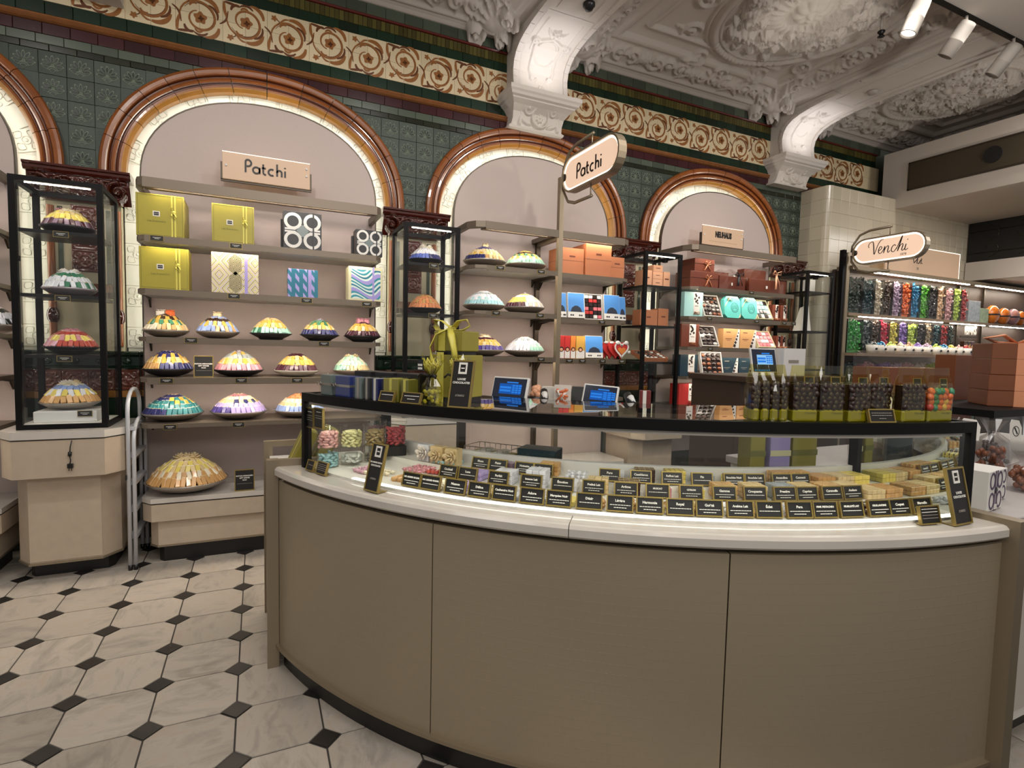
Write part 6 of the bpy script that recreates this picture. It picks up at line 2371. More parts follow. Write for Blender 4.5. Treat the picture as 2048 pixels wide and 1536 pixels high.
# middle bay, right half
mk('box_copper', 'b5714a', 0.4, var=.05, vscale=20)
mk('box_wine', '6b2222', 0.4)
mk('sky_blue', '4a86c8', 0.35)
mk('navy_coat', '1d2436', 0.5)
mk('box_red', 'b32f2c', 0.35)
mk('box_orange', 'd07a35', 0.4)
mk('box_ochre', 'c79a45', 0.4)
mk('box_brown', '6b3320', 0.4)
mk('box_turq', '63c8bd', 0.4)
mk('box_pale_turq', 'a5d2ce', 0.45)
mk('box_navygreen', '1d3540', 0.4)
mk('box_tan', 'cd9c66', 0.45)
mk('box_peach', 'dba27e', 0.45)
mk('box_choc', '7a4426', 0.4)
mk('pink_sweet', 'cf6d74', 0.35)
mk('choc_dark', '241512', 0.3, coat=.3)
mk('ribbon_copper', 'd9926b', 0.35)


def plain_box(x0, x1, y, z, d, h_, mat, label, cat='box', lines=0, name='gift_box', rz=0):
    w = x1 - x0
    t = thing(name, label, cat, ((x0 + x1) / 2, y, z + GE), rz, 'boxes on the bay shelves')
    MB().cham(-w / 2, w / 2, 0, d, 0, h_, .002).build('box', mat, t)
    if lines:
        MB().box(-w / 2 - .0005, w / 2 + .0005, -.0006, d, h_ * .52, h_ * .52 + .003).build('lid_line', 'box_brown', t)
        m = MB()
        m.box(-.03, .03, -.0012, 0, h_ * .66, h_ * .72)
        m.build('small_print', 'box_brown', t)
    return t


plain_box(2.487, 2.737, 4.33, 2.193, .22, .24, 'box_copper', 'copper brown box left of the tallest one on the top shelf by the post', lines=1)
plain_box(2.745, 3.027, 4.31, 2.193, .24, .295, 'box_copper', 'tallest copper brown box on the top shelf right of the post', lines=1)
plain_box(3.034, 3.20, 4.34, 2.193, .20, .205, 'box_copper', 'smallest copper brown box at the right end of the top shelf', lines=1)


def blue_box(x0, x1, y, z, h_, label, lean=.12):
    w = x1 - x0
    t = thing('chocolate_box', label, 'box', ((x0 + x1) / 2, y, z + GE + .04 * math.sin(lean)), 0, 'boxes on the bay shelves')
    R = Euler((-lean, 0, 0))
    MB().cham(-w / 2, w / 2, .0, .04, .006, h_, .002).build('box', 'box_white', t, rot=R)
    MB().box(-w / 2 + .003, w / 2 - .003, -.0008, 0, h_ * .26, h_ - .004).build('blue_print', 'sky_blue', t, rot=R)
    m = MB()
    m.prism([(-w * .36, h_ * .26), (w * .36, h_ * .26), (w * .26, h_ * .42), (w * .08, h_ * .5), (-w * .08, h_ * .5), (-w * .26, h_ * .42)], -.0012, 0, 'y')
    m.build('dark_print', 'navy_coat', t, rot=R)
    m = MB()
    for k in (-.32, -.2, .2, .32):
        m.prism([(k * w - .012, h_ * .13), (k * w, h_ * .09), (k * w + .012, h_ * .13), (k * w, h_ * .17)], -.001, 0, 'y')
    m.build('dark_diamonds', 'box_black', t, rot=R)
    return t


blue_box(2.487, 2.58, 4.345, 1.793, .235, 'blue and white box cut by the tall post')
blue_box(2.588, 2.765, 4.33, 1.793, .24, 'blue and white box left of the tray of square chocolates')
blue_box(2.985, 3.165, 4.33, 1.793, .245, 'blue and white box right of the tray of square chocolates')
blue_box(3.172, 3.25, 4.35, 1.793, .235, 'blue and white box at the right end, partly hidden')
blue_box(2.79, 2.985, 4.33, 1.427, .215, 'lone blue and white box on the lower shelf by the red hearts')


def tray(x, y, z, w, h_, nx, ny, cols, label, lean=.45, frame='box_white', roundp=False, lid=True, base='choc_dark'):
    t = thing('chocolate_tray', label, 'box', (x, y, z + GE + .032 * math.sin(lean)), 0, 'open trays of chocolates propped on the shelves')
    R = Euler((-lean, 0, 0))
    m = MB().box(-w / 2, w / 2, .006, .03, .0, h_)
    m.build('tray', base, t, rot=R)
    m = MB().box(-w / 2 - .006, -w / 2, -.008, .032, 0, h_ + .006).box(w / 2, w / 2 + .006, -.008, .032, 0, h_ + .006).box(-w / 2, w / 2, -.008, .032, h_, h_ + .006).box(-w / 2, w / 2, -.008, .032, -.006 + .006, .006)
    m.build('frame', frame, t, rot=R)
    r_ = random.Random(int(x * 77))
    for i in range(nx):
        for j in range(ny):
            sx, sz = w / nx, (h_ - .012) / ny
            cx_, cz_ = -w / 2 + sx * (i + .5), .009 + sz * (j + .5)
            c = cols[(i * 5 + j * 3 + (r_.randrange(3) if len(cols) > 2 else 0)) % len(cols)]
            m = MB()
            if roundp:
                m.ell((cx_, 0.002, cz_), sx * .42, .010, sz * .38, 8, 5)
            else:
                m.cham(cx_ - sx * .42, cx_ + sx * .42, -.006, .008, cz_ - sz * .42, cz_ + sz * .42, .002)
            m.build('chocolate', c, t, rot=R)
    return t


tray(2.872, 4.35, 1.793, .19, .235, 4, 6, ['choc_dark', 'pink_sweet', 'box_white', 'choc_dark', 'box_red'], 'open tray of dark, pink and white square chocolates between blue boxes', .12)
for x0, x1, c, l in ((2.49, 2.555, 'box_red', 'red upright box beside the tall post'), (2.558, 2.616, 'box_red', 'second red upright box beside the tall post'), (2.622, 2.675, 'box_orange', 'orange upright box between red and ochre boxes'), (2.68, 2.775, 'box_ochre', 'ochre upright box beside the lone blue box')):
    t = plain_box(x0, x1, 4.33, 1.427, .06, .21, c, l)
    w = x1 - x0
    MB().box(-w / 2 + .002, w / 2 - .002, -.001, 0, .004, .075).build('white_panel', 'box_white', t)
    MB().prism(circ(0, .085, min(.024, w * .4), 0, 360, 16), -.002, 0, 'y').build('round_print', 'choc_dark', t)
    MB().prism(circ(0, .083, min(.015, w * .26), 0, 360, 14), -.003, 0, 'y').build('round_print_centre', 'box_peach', t)
for i in range(4):
    t = thing('heart_box', ['first red and white heart box, half hidden by the next', 'second red and white heart box in its row', 'third red and white heart box in its row', 'red heart box with a red foil centre in front of its row'][i], 'box', (3.06 + .045 * i, 4.42 - .03 * i, 1.427 + GE), 0, 'boxes on the bay shelves')
    H = [(16 * math.sin(a) ** 3 / 17 * .095, .10 + (13 * math.cos(a) - 5 * math.cos(2 * a) - 2 * math.cos(3 * a) - math.cos(4 * a)) / 17 * .098) for a in np.linspace(0, 2 * PI, 30)[:-1]]
    MB().prism(H, 0, .026, 'y').build('box', 'box_red', t)
    if i == 3:
        MB().ribbon([(x * .86, .10 + (z - .10) * .86) for x, z in H + H[:1]], .016, -.002, 'y').build('white_border', 'box_white', t)
        MB().prism([(x * .5, .085 + (z - .10) * .42) for x, z in H], -.006, 0, 'y').build('foil_centre', 'box_orange', t)
        MB().ell((.05, -.004, .16), .028, .008, .02, 9, 5).ell((-.05, -.004, .16), .028, .008, .02, 9, 5).ell((.085, -.004, .07), .02, .008, .014, 9, 5).build('white_print', 'box_white', t)
    else:
        MB().ell((-.05, -.002, .16), .03, .006, .012, 9, 5).build('white_print', 'box_white', t)

# third bay
def banded_box(x0, x1, y, z, d, h_, mat, label, spots=True, bow=True):
    w = x1 - x0
    t = plain_box(x0, x1, y, z, d, h_, mat, label)
    bx_ = w * .12
    MB().box(bx_ - w * .18, bx_ + w * .18, -.0015, 0, 0 if not bow else h_ * .2, h_).build('white_band', 'box_white', t)
    m = MB()
    r_ = random.Random(int(x0 * 100 + z * 100))
    for k in range(7):
        cx_, cz_ = bx_ + r_.uniform(-w * .13, w * .13), h_ * (.56 + .40 * k / 7)
        s_ = r_.uniform(.012, .018)
        a = r_.uniform(0, 1.5)
        m.prism([(cx_ + s_ * math.cos(a + q * PI / 2), cz_ + s_ * math.sin(a + q * PI / 2)) for q in range(4)], -.0022, 0, 'y')
    m.build('dark_squares', 'choc_dark', t)
    MB().box(bx_ - w * .1, bx_ + w * .1, -.002, 0, h_ * .42, h_ * .46).build('small_print', 'card_dim', t)
    if bow:
        m = MB()
        for s_ in (-1, 1):
            m.tube([(bx_, -.004, h_ * .16), (bx_ + s_ * .03, -.014, h_ * .20), (bx_ + s_ * .04, -.012, h_ * .12), (bx_, -.004, h_ * .13)], .008, 5, flat=.4)
        m.build('copper_bow', 'ribbon_copper', t)
    return t


banded_box(3.985, 4.215, 4.34, 1.88, .10, .252, 'box_pale_turq', 'pale turquoise box with a white band of dark squares')
for k in range(3):
    plain_box(3.955 + .006 * k, 3.978 + .004 * k, 4.33 + .05 * k, 1.88, .04, .25, 'box_pale_turq', ['pale turquoise box seen edge on, front of three', 'pale turquoise box seen edge on, middle of three', 'pale turquoise box seen edge on, rear of three'][k])
tray(4.35, 4.32, 1.88, .24, .24, 4, 5, ['choc_dark', 'choc_dark', 'silver', 'box_choc'], 'open tray of dark round chocolates on the turquoise shelf', .40, roundp=True)


def octbox(x, y, z, label, bow=True):
    t = thing('octagonal_box', label, 'box', (x, y, z + GE + .006), 0, 'boxes on the bay shelves')
    R = Euler((-.12, 0, 0))
    w, h_, c = .118, .235, .04
    P = [(-w + c, .004), (w - c, .004), (w, c), (w, h_ - c), (w - c, h_), (-w + c, h_), (-w, h_ - c), (-w, c)]
    MB().prism(P, 0, .05, 'y').build('box', 'box_turq', t, rot=R)
    m = MB()
    m.ribbon(circ(.03, .115, .052, 0, 360, 24), .004, -.001, 'y').ribbon(circ(.03, .115, .040, 0, 360, 20), .003, -.001, 'y')
    for k in range(3):
        m.ribbon([(.0, .10 + .014 * k), (.03, .112 + .014 * k), (.06, .10 + .014 * k)], .004, -.001, 'y')
    m.build('round_print', 'box_navygreen', t, rot=R)
    MB().prism([(w - .035, .008), (w - .012, .012), (w - .004, .035), (w - .004, .06)], -.001, 0, 'y').build('gold_corner', 'box_cream', t, rot=R)
    if bow:
        m = MB()
        for s_ in (-1, 1):
            m.tube([(-.05, -.006, h_ - .03), (-.05 + s_ * .03, -.02, h_ - .02), (-.05 + s_ * .035, -.016, h_ - .05), (-.05, -.006, h_ - .035)], .008, 5, flat=.4)
        m.tube([(-.05, -.006, h_ - .03), (-.02, -.003, h_ - .002), (.0, .02, h_ + .004)], .009, 5, flat=.3).tube([(-.05, -.006, h_ - .03), (-.09, -.003, .16), (-.112, -.002, .12)], .008, 5, flat=.3)
        m.build('gold_bow', 'box_cream', t, rot=R)


octbox(4.62, 4.31, 1.88, 'octagonal turquoise box with gold bow, the left of two')
octbox(4.868, 4.31, 1.88, 'octagonal turquoise box with gold bow, the right of two')
t = tray(5.10, 4.30, 1.88, .22, .24, 4, 4, ['box_pale_turq', 'box_pale_turq', 'choc_dark', 'box_white'], 'open pale turquoise tray of chocolates beside the octagonal boxes', .5, 'box_cream', base='box_pale_turq')
for i, x in enumerate((5.275, 5.405)):
    banded_box(x, x + .105, 4.36, 1.88, .06, .19, 'box_brown', ['slim brown box with white band, left of two above the till', 'slim brown box with white band, right of two above the till'][i])
banded_box(3.96, 4.20, 4.36, 1.568, .12, .236, 'box_brown', 'brown box with a white band on the shelf of tan boxes')
tray(4.33, 4.32, 1.568, .225, .225, 3, 5, ['choc_dark', 'choc_dark', 'choc_dark', 'box_white'], 'open tray of dark chocolates on the shelf of tan boxes', .42, roundp=True)


def tan_box(x0, x1, y, z, h_, mat, label, strip=True):
    w = x1 - x0
    t = plain_box(x0, x1, y, z, .08, h_, mat, label)
    MB().prism([(w * .5, .002), (w * .5, h_ * .98), (w * .42, h_ * .98), (w * .12, .002)], -.001, 0, 'y').build('white_corner', 'box_white', t)
    m = MB()
    for k in range(5):
        cx_, cz_ = w * (.22 + .05 * k), h_ * (.12 + .17 * k)
        s_ = .022 - .003 * k
        m.prism([(cx_ + s_ * math.cos(.5 + q * PI / 2 + k), cz_ + s_ * math.sin(.5 + q * PI / 2 + k)) for q in range(4)], -.002, 0, 'y')
    m.build('dark_squares', 'choc_dark', t)
    m = MB().box(-w * .32, -w * .05, -.001, 0, h_ * .8, h_ * .84).box(-w * .36, w * .04, -.001, 0, h_ * .46, h_ * .49).box(-w * .28, -w * .06, -.001, 0, h_ * .39, h_ * .41)
    m.build('small_print', 'box_brown' if 'tan' in label else 'card_dim', t)


tan_box(4.50, 4.735, 4.32, 1.568, .205, 'box_tan', 'tan box with dark squares in its corner, left of two')
tan_box(4.748, 4.985, 4.32, 1.568, .205, 'box_tan', 'tan box with dark squares in its corner, right of two')
tray(5.15, 4.30, 1.568, .25, .205, 4, 4, ['pink_sweet', 'pink_sweet', 'box_white'], 'open tray of pink and white sweets on the shelf of tan boxes', .55, 'box_cream', base='box_white')
for i, x in enumerate((5.36, 5.44)):
    banded_box(x, x + .072, 4.36, 1.568, .06, .155, 'box_brown', ['short brown box with white band, left of two on the lower shelf', 'short brown box with white band, right of two on the lower shelf'][i])
banded_box(3.96, 4.20, 4.36, 1.262, .12, .225, 'box_navygreen', 'dark green box with a white band on the navy shelf')
tray(4.36, 4.30, 1.262, .28, .25, 4, 5, ['choc_dark', 'box_choc', 'choc_dark'], 'large white framed tray of dark chocolates on the navy shelf', .22, roundp=True)
tan_box(4.515, 4.755, 4.34, 1.262, .2, 'box_navygreen', 'navy box with white corner, left of two')
tan_box(4.772, 5.0, 4.34, 1.262, .2, 'box_navygreen', 'navy box with white corner, right of two')
tray(5.17, 4.30, 1.262, .25, .205, 4, 4, ['pink_sweet', 'pink_sweet', 'box_white'], 'open tray of pink sweets behind the row of almond bags', .5, 'box_white', base='box_white')
banded_box(4.0, 4.2, 4.36, .962, .12, .222, 'box_red', 'red box with a white band on the lowest shelf', True, True)
plain_box(3.95, 3.992, 4.35, .962, .14, .222, 'box_red', 'red box seen edge on beside the banded red box')
tray(4.32, 4.32, .962, .22, .22, 3, 5, ['choc_dark', 'box_white', 'choc_dark'], 'open tray of dark and white chocolates on the lowest shelf', .3, roundp=True)
tan_box(4.49, 4.738, 4.34, .962, .19, 'box_pale_turq', 'pale turquoise box with white corner, left of two on the lowest shelf')
tan_box(4.748, 5.0, 4.34, .962, .19, 'box_pale_turq', 'pale turquoise box with white corner, right of two on the lowest shelf')
# top shelf of the third bay: stacked brown boxes with bows, two cellophane hampers
def bowed(x0, x1, y, z, d, h_, label, k=1):
    t = plain_box(x0, x1, y, z, d, h_, 'box_brown', label)
    w = x1 - x0
    MB().box(-w / 2 - .003, w / 2 + .003, -.003, d + .003, h_ * .6, h_ * .6 + .002).build('lid_line', 'choc_dark', t)
    m = MB()
    cx_ = w * .12
    for s_ in (-1, 1):
        m.tube([(cx_, -.006, h_ * .62), (cx_ + s_ * .03, -.02, h_ * .8), (cx_ + s_ * .045, -.016, h_ * .62), (cx_, -.006, h_ * .58)], .009, 5, flat=.4)
        m.tube([(cx_, -.006, h_ * .6), (cx_ + s_ * .025, -.012, h_ * .3), (cx_ + s_ * .045, -.01, h_ * .1)], .010, 5, flat=.3)
    m.build('copper_bow', 'ribbon_copper', t)


bowed(4.02, 4.405, 4.33, 2.182, .22, .165, 'lower brown box with a copper bow in the stack of two')
bowed(4.09, 4.36, 4.35, 2.3485, .20, .135, 'upper brown box with a copper bow in the stack of two')
glassmat('cello_clear', (.93, .92, .92), .09, .55, .06)
for x0, x1, h_, l in ((4.42, 4.84, .235, 'brown hamper box in clear cellophane with a black ribbon'), (4.86, 5.48, .31, 'larger brown hamper box in clear cellophane with a pink ribbon')):
    w = x1 - x0
    t = thing('gift_hamper', l, 'hamper', ((x0 + x1) / 2, 4.33, 2.182 + GE), 0, 'boxes on the bay shelves')
    MB().cham(-w / 2 + .02, w / 2 - .02, .02, .26, 0, .15, .003).build('hamper_box', 'box_brown', t)
    MB().cham(-w * .36, w * .2, .16, .26, .15, h_ * .9, .003).build('raised_lid', 'box_brown', t)
    m = MB()
    n = 10
    r_ = random.Random(int(x0 * 10))
    prof = [(.0, 1.0), (.15, 1.0), (h_ * .72, .82), (h_, .25)]
    V = []
    for k, (z, s_) in enumerate(prof):
        for (a, b_) in [(-.5, 0), (-.25, -.0), (0, -.01), (.25, 0), (.5, 0), (.5, .5), (.5, 1), (0, 1), (-.5, 1), (-.5, .5)]:
            V.append((a * w * s_ * .98 + r_.uniform(-.008, .008), .14 + (b_ - .5) * .28 * s_ + r_.uniform(-.008, .008), z + (r_.uniform(-.012, .012) if k > 1 else 0)))
    m.add(V, [[k * n + i, k * n + (i + 1) % n, (k + 1) * n + (i + 1) % n, (k + 1) * n + i] for k in range(3) for i in range(n)])
    m.build('cellophane', 'cello_clear', t)
    m = MB()
    for s_ in (-1, 1):
        m.tube([(w * .16, .0, h_ * .72), (w * .16 + s_ * .02, -.02, h_ * .45), (w * .16 + s_ * .03, -.025, .05)], .012, 5, flat=.3)
        m.tube([(w * .16, .0, h_ * .74), (w * .16 + s_ * .05, -.02, h_ * .82), (w * .16 + s_ * .06, -.01, h_ * .7), (w * .16, 0, h_ * .7)], .010, 5, flat=.35)
    m.build('ribbon', 'box_peach' if x0 > 4.5 else 'box_black', t)
    MB().box(-w * .1, -w * .06, -.006, -.003, .05, .08).build('white_label', 'box_white', t)

# third and fourth glass case
for x0, x1, z, h_, m_, l in ((3.415, 3.53, 2.15, .155, 'box_peach', 'peach box in the third glass case, left of the stack'), (3.54, 3.665, 2.15, .075, 'box_peach', 'lowest peach box of the stack in the third glass case'), (3.54, 3.665, 2.2265, .07, 'box_peach', 'middle peach box of the stack in the third glass case'), (3.545, 3.66, 2.298, .065, 'box_peach', 'topmost peach box of the stack in the third glass case'), (3.675, 3.755, 2.15, .155, 'box_peach', 'peach box in the third glass case, right of the stack'),
                          (3.40, 3.615, 1.765, .155, 'box_copper', 'wide copper box on the second shelf of the third glass case'), (3.625, 3.755, 1.765, .175, 'box_copper', 'narrow copper box on the second shelf of the third glass case')):
    t = plain_box(x0, x1, 4.33, z, .12, h_, m_, l)
    MB().box(-.025, .025, -.001, 0, h_ * .5, h_ * .58).build('small_print', 'box_brown', t)
t = tray(3.565, 4.27, 1.41, .30, .20, 6, 4, ['box_choc', 'choc_dark', 'box_white'], 'open tray of chocolates on the third shelf of the third glass case', 1.2, 'box_copper', roundp=True)
plain_box(5.93, 6.02, 4.40, 2.24, .10, .165, 'box_white', 'white box with black print in the last glass case')
t = thing('gift_bag', 'white gift bag leaning on the second shelf of the last glass case', 'bag', (5.78, 4.36, 1.79 + GE))
MB().add([(-.1, -.06, 0), (.07, -.06, 0), (.07, .05, 0), (-.1, .05, 0), (-.02, -.02, .27), (.06, -.02, .30), (.06, .03, .30), (-.02, .03, .27)], [(0, 3, 2, 1), (4, 5, 6, 7), (0, 1, 5, 4), (1, 2, 6, 5), (2, 3, 7, 6), (3, 0, 4, 7)]).build('paper_bag', 'paper_white', t)

# ------------------------------------------------------------------ tills behind the counter
mk('screen_dark', '141a26', 0.15, emit=.25, emitc='1c2740')
ledmat('screen_blue', '2f7fe0', 1.0)
ledmat('screen_pale', '8fc4f0', 1.0)


def till(x, y, z, rz, w, h_, lean, label, blue, roll=0):
    t = thing('till_screen', label, 'till', (x, y, z), rz, 'till touch screens')
    R = Euler((-lean, roll, 0))
    MB().cham(-w / 2, w / 2, 0, .018, .02, .02 + h_, .004).build('casing', 'white_plastic', t, rot=R)
    MB().box(-w / 2 + .008, w / 2 - .008, -.0008, 0, .028, .012 + h_).build('screen', 'screen_dark', t, rot=R)
    c = 'screen_blue'
    m = MB().box(-w * .26, w * .06, -.0016, 0, .02 + h_ * .42, .02 + h_ * .50).box(-w * .26, w * .06, -.0016, 0, .02 + h_ * .54, .02 + h_ * .62).box(-w * .08, w * .24, -.0016, 0, .02 + h_ * .76, .02 + h_ * .81)
    for i in range(3):
        for j in range(4):
            m.box(w * .09 + i * .02, w * .09 + i * .02 + .016, -.0016, 0, .02 + h_ * .38 + j * h_ * .085, .02 + h_ * .38 + j * h_ * .085 + h_ * .06)
    for i in range(9):
        m.box(-w * .42 + i * w * .07, -w * .42 + i * w * .07 + w * .045, -.0014, 0, .02 + h_ * .07, .02 + h_ * .13)
    m.build('screen_keys', c, t, rot=R)
    MB().box(-w * .28, w * .34, -.0012, 0, .02 + h_ * .33, .02 + h_ * .73).build('screen_window', 'screen_pale' if not blue else 'screen_blue2', t, rot=R)
    MB().cham(-.05, .05, .0, .11, 0, .02, .003).tube([(0, .06, .02), (0, .05, .08), (0, .04, h_ * .5)], .016, 8).build('foot', 'white_plastic', t)


ledmat('screen_blue2', '245fb8', .8)
x, y = pol(1.73, 216.9)
till(x, y, 1.2225, face(216.9) - .18, .218, .128, .25, 'till screen with a blue window beside the tall loose chocolates sign', True)
x, y = pol(1.73, 231.8)
till(x, y, 1.2225, face(231.8) - .12, .165, .115, .42, 'till screen tilted back with a light streak, right of the tall post', True, .06)
mk('scan_black', '141414', .4)
for a, l in ((223.6, 'black and white hand scanner in its stand by the first till screen'), (236.6, 'black and white hand scanner in its stand by the second till screen')):
    x, y = pol(1.74, a)
    t = thing('hand_scanner', l, 'scanner', (x, y, 1.2225), face(a))
    MB().cham(-.03, .03, -.03, .03, 0, .012, .003).tube([(0, .01, .01), (0, .02, .05)], .012, 6).build('stand', 'scan_black', t)
    MB().tube([(.012, -.03, .045), (0, .0, .06), (-.012, .03, .085)], (.016, .02, .018), 8).build('scanner_head', 'scan_black', t)
    MB().tube([(.0, .0, .075), (.014, -.028, .05)], (.016, .012), 8).build('white_shell', 'white_plastic', t)
x, y = pol(1.63, 223.1)
t = thing('leaflet_holder', 'pale leaflet holder behind the first hand scanner', 'holder', (x, y, 1.2235), face(222.4))
MB().box(-.035, .035, 0, .03, 0, .10).build('leaflets', 'paper_white', t)
x, y = pol(1.63, 220.7)
t = thing('sweets_pot', 'pot of round brown sweets beside the first till screen', 'pot', (x, y, 1.2225), 0)
MB().lathe([(0, 0), (.04, 0), (.045, .05), (.0, .05)], 12).build('pot', 'black_plastic', t)
m = MB()
for i in range(14):
    m.ell((.026 * math.cos(i * 2.4) * (i % 3) / 2, .026 * math.sin(i * 2.4) * (i % 3) / 2, .05 + .045 * (i / 14)), .017, .017, .017, 8, 5)
m.build('sweets', 'box_peach', t, kind='stuff')
x, y = pol(1.70, 226.0)
t = thing('foil_display', 'small stand of orange and white foil sweets by the tall post', 'display', (x, y, 1.2225), face(227))
MB().box(-.04, .04, .02, .03, 0, .115).box(-.04, .04, -.02, .03, 0, .006).build('stand', 'paper_white', t)
for k in range(14):
    q = random.Random(k)
    MB().tube([(q.uniform(-.035, .03), .008, q.uniform(.03, .1)), (q.uniform(-.03, .035), .004, q.uniform(.03, .1))], .006, 5).build('foil_twist', 'egg_o' if k % 3 else 'box_white', t)
x, y = pol(1.635, 228.2)
t = thing('card_reader', 'small dark card reader on a stand left of the second till', 'reader', (x, y, 1.2235), face(228))
MB().box(-.03, .03, -.03, .03, 0, .008).tube([(0, 0, .008), (0, 0, .04)], .008, 6).build('stand', 'white_plastic', t)
MB().cham(-.035, .035, -.012, .012, .0, .085, .004).build('reader', 'scan_black', t, loc=(0, 0, .03), rot=(-.6, 0, 0))
t = plain_box(0, .05, 0, 0, .04, .10, 'box_wine', 'wine red upright box with white ribbon by the second hand scanner')
t.location = (*pol(1.66, 239.2), 1.2235)
t.rotation_euler = (0, 0, face(238))
MB().box(-.012, .004, -.002, 0, 0, .1).build('white_ribbon', 'box_white', t)
# third till and printer on a desk further back, seen over the bags
t = thing('cash_desk', 'dark cash desk behind the counter carrying till and printer', 'desk', (3.35, 2.75, 0))
MB().cham(-.5, .5, -.22, .3, 1.32, 1.36, .004).build('desk_top', 'wood_dark', t)
MB().box(-.48, .48, -.16, .28, 0, 1.32).build('desk_body', 'wood_dark', t)
till(3.15, 2.63, 1.3605, .0, .24, .17, .2, 'till screen with a pale blue display over the almond bags', False)
t = thing('receipt_printer', 'white receipt printer beside the till over the almond bags', 'printer', (3.40, 2.66, 1.3605))
MB().prism([(-.05, 0), (.16, 0), (.16, .15), (.08, .19), (-.05, .19)], -.11, .11, 'x').build('printer_body', 'white_plastic', t)
MB().box(-.06, .06, -.0, .02, .178, .192).build('paper_slot', 'box_black', t)
MB().box(-.06, .04, -.053, -.05, .09, .11).build('printer_label', 'card_dim', t)
# ------------------------------------------------------------------ sweets wall at the right
mk('shelf_wood', '8a755f', .5)
sw = thing('sweets_shelving', 'long lit shelves of sweet tubes along the right wall', 'shelves', (8.6, 4.3, 0))
for z, n in ((2.026, 'shelf'), (1.552, 'shelf'), (1.16, 'shelf')):
    MB().box(-2.27, 2.4, -.25 if z == 1.552 else -.12, .06, z - .035, z).build('shelf', 'shelf_wood', sw)
MB().box(-2.27, 2.4, -.14, .06, 2.53, 2.575).build('canopy', 'bronze', sw)
for x0, x1 in ((-1.9, .25), (.45, 2.2)):
    MB().box(x0, x1, -.13, -.10, 2.523, 2.53).build('led_strip', 'led_shelf', sw)
for x0, x1 in ((-2.05, -.3), (-.1, .75), (.9, 2.2)):
    MB().box(x0, x1, -.116, -.095, 1.983, 1.991).build('led_strip', 'led_shelf', sw)
for x0, x1 in ((.2, 1.0),):
    MB().box(x0, x1, -.116, -.095, 1.508, 1.517).build('led_strip', 'led_shelf', sw)
for x_ in (-2.26, .35, 1.0, 2.38):
    MB().box(x_ - .012, x_ + .012, .03, .055, 0, 2.53).build('upright', 'bronze_dark', sw)
SWC = dict(dg='24382c', dt='1f4248', cr='cfc3b0', br='4a372c', li='b59cb4', orr='d9672e', bl='2f7fa8', gr='5fae3c', bk='3a3838', pe='d9b48f', pk='d2a0a0', lm='b5c95c', rd='a3322f', g2='2f8a3a', vi='8a6fb5', yl='c9bd5a', dk='3f4a4c', mx='a08f78', cm='b5324a')
for k_, h_ in SWC.items():
    mk('sweet_' + k_, h_, .25, var=.45, vscale=22, coat=.3)


def sweets_fill(w, d, h_, n, seed):
    r_ = random.Random(seed)
    m = MB()
    m.box(-w * .42, w * .42, -d * .3, d * .5, .004, h_ * .97)
    for i in range(n):
        x, z = r_.uniform(-w / 2 + .03, w / 2 - .03), r_.uniform(.036, h_)
        rot = Euler((r_.uniform(0, 3), r_.uniform(0, 3), r_.uniform(0, 3))).to_matrix()
        s_ = .020
        if i % 2:
            m.ell((x, -d * .36 + r_.uniform(-.012, .012), z), s_ * 1.3, s_ * .75, s_ * .75, 6, 4, 0, rot)
        else:
            V = [tuple(rot @ Vector(v) + Vector((x, -d * .36, z))) for v in ((-s_ * 1.6, -s_ * .7, 0), (-s_ * 1.6, s_ * .7, 0), (0, 0, .004), (s_ * 1.6, -s_ * .7, 0), (s_ * 1.6, s_ * .7, .004))]
            m.add(V, [(0, 1, 2), (2, 3, 4)])
    return m


FILL = {}


def tube(x0, x1, z, h_, key, label, grp='tubes of wrapped sweets'):
    w = x1 - x0 - .008
    t = thing('sweet_tube', label, 'sweet tube', ((x0 + x1) / 2, 4.25, z + GE), 0, grp)
    k = (key, round(w, 2), round(h_, 2))
    if k not in FILL:
        FILL[k] = sweets_fill(w, .10, h_ * .96, 120, len(FILL)).mesh('sweets', 'sweet_' + key)
    put('sweets', FILL[k], t, kind='stuff')
    m = MB()
    m.add([(-w / 2, -.055, 0), (w / 2, -.055, 0), (w / 2, -.055, h_), (-w / 2, -.055, h_), (-w / 2, .06, 0), (-w / 2, .06, h_), (w / 2, .06, 0), (w / 2, .06, h_)], [[0, 1, 2, 3], [4, 0, 3, 5], [1, 6, 7, 2]])
    m.build('clear_tube', 'film', t)
    MB().box(-w / 2 - .003, -w / 2, -.057, .06, 0, h_).build('divider', 'glass_top', t)


XS = [6.321, 6.595, 6.826, 6.998, 7.185, 7.376, 7.572, 7.772, 7.966, 8.151, 8.34, 8.534, 8.718, 8.907]
K1 = ['dg', 'dt', 'cr', 'br', 'li', 'orr', 'bl', 'gr', 'bk', 'pe', 'pk', 'lm', 'rd']
W_ = dict(dg='dark green', dt='dark teal', cr='cream', br='brown', li='lilac', orr='orange', bl='blue', gr='bright green', bk='charcoal', pe='peach', pk='pink', lm='lime', rd='red', g2='vivid green', vi='violet', yl='yellow', dk='slate', mx='mixed beige', cm='crimson')
for i, k in enumerate(K1):
    tube(XS[i], XS[i + 1], 2.026, .43, k, 'upper tube of %s wrapped sweets' % W_[k])
XS2 = [6.35, 6.637, 6.805, 6.977, 7.165, 7.356, 7.541, 7.753, 7.935, 8.107, 8.284, 8.464, 8.635]
K2 = ['g2', 'dk', 'br', 'cm', 'yl', 'vi', 'lm', 'bk', 'mx', 'dt', 'rd', 'dg']
for i, k in enumerate(K2):
    tube(XS2[i], XS2[i + 1], 1.552, .40, k, 'lower tube of %s wrapped sweets' % W_[k])
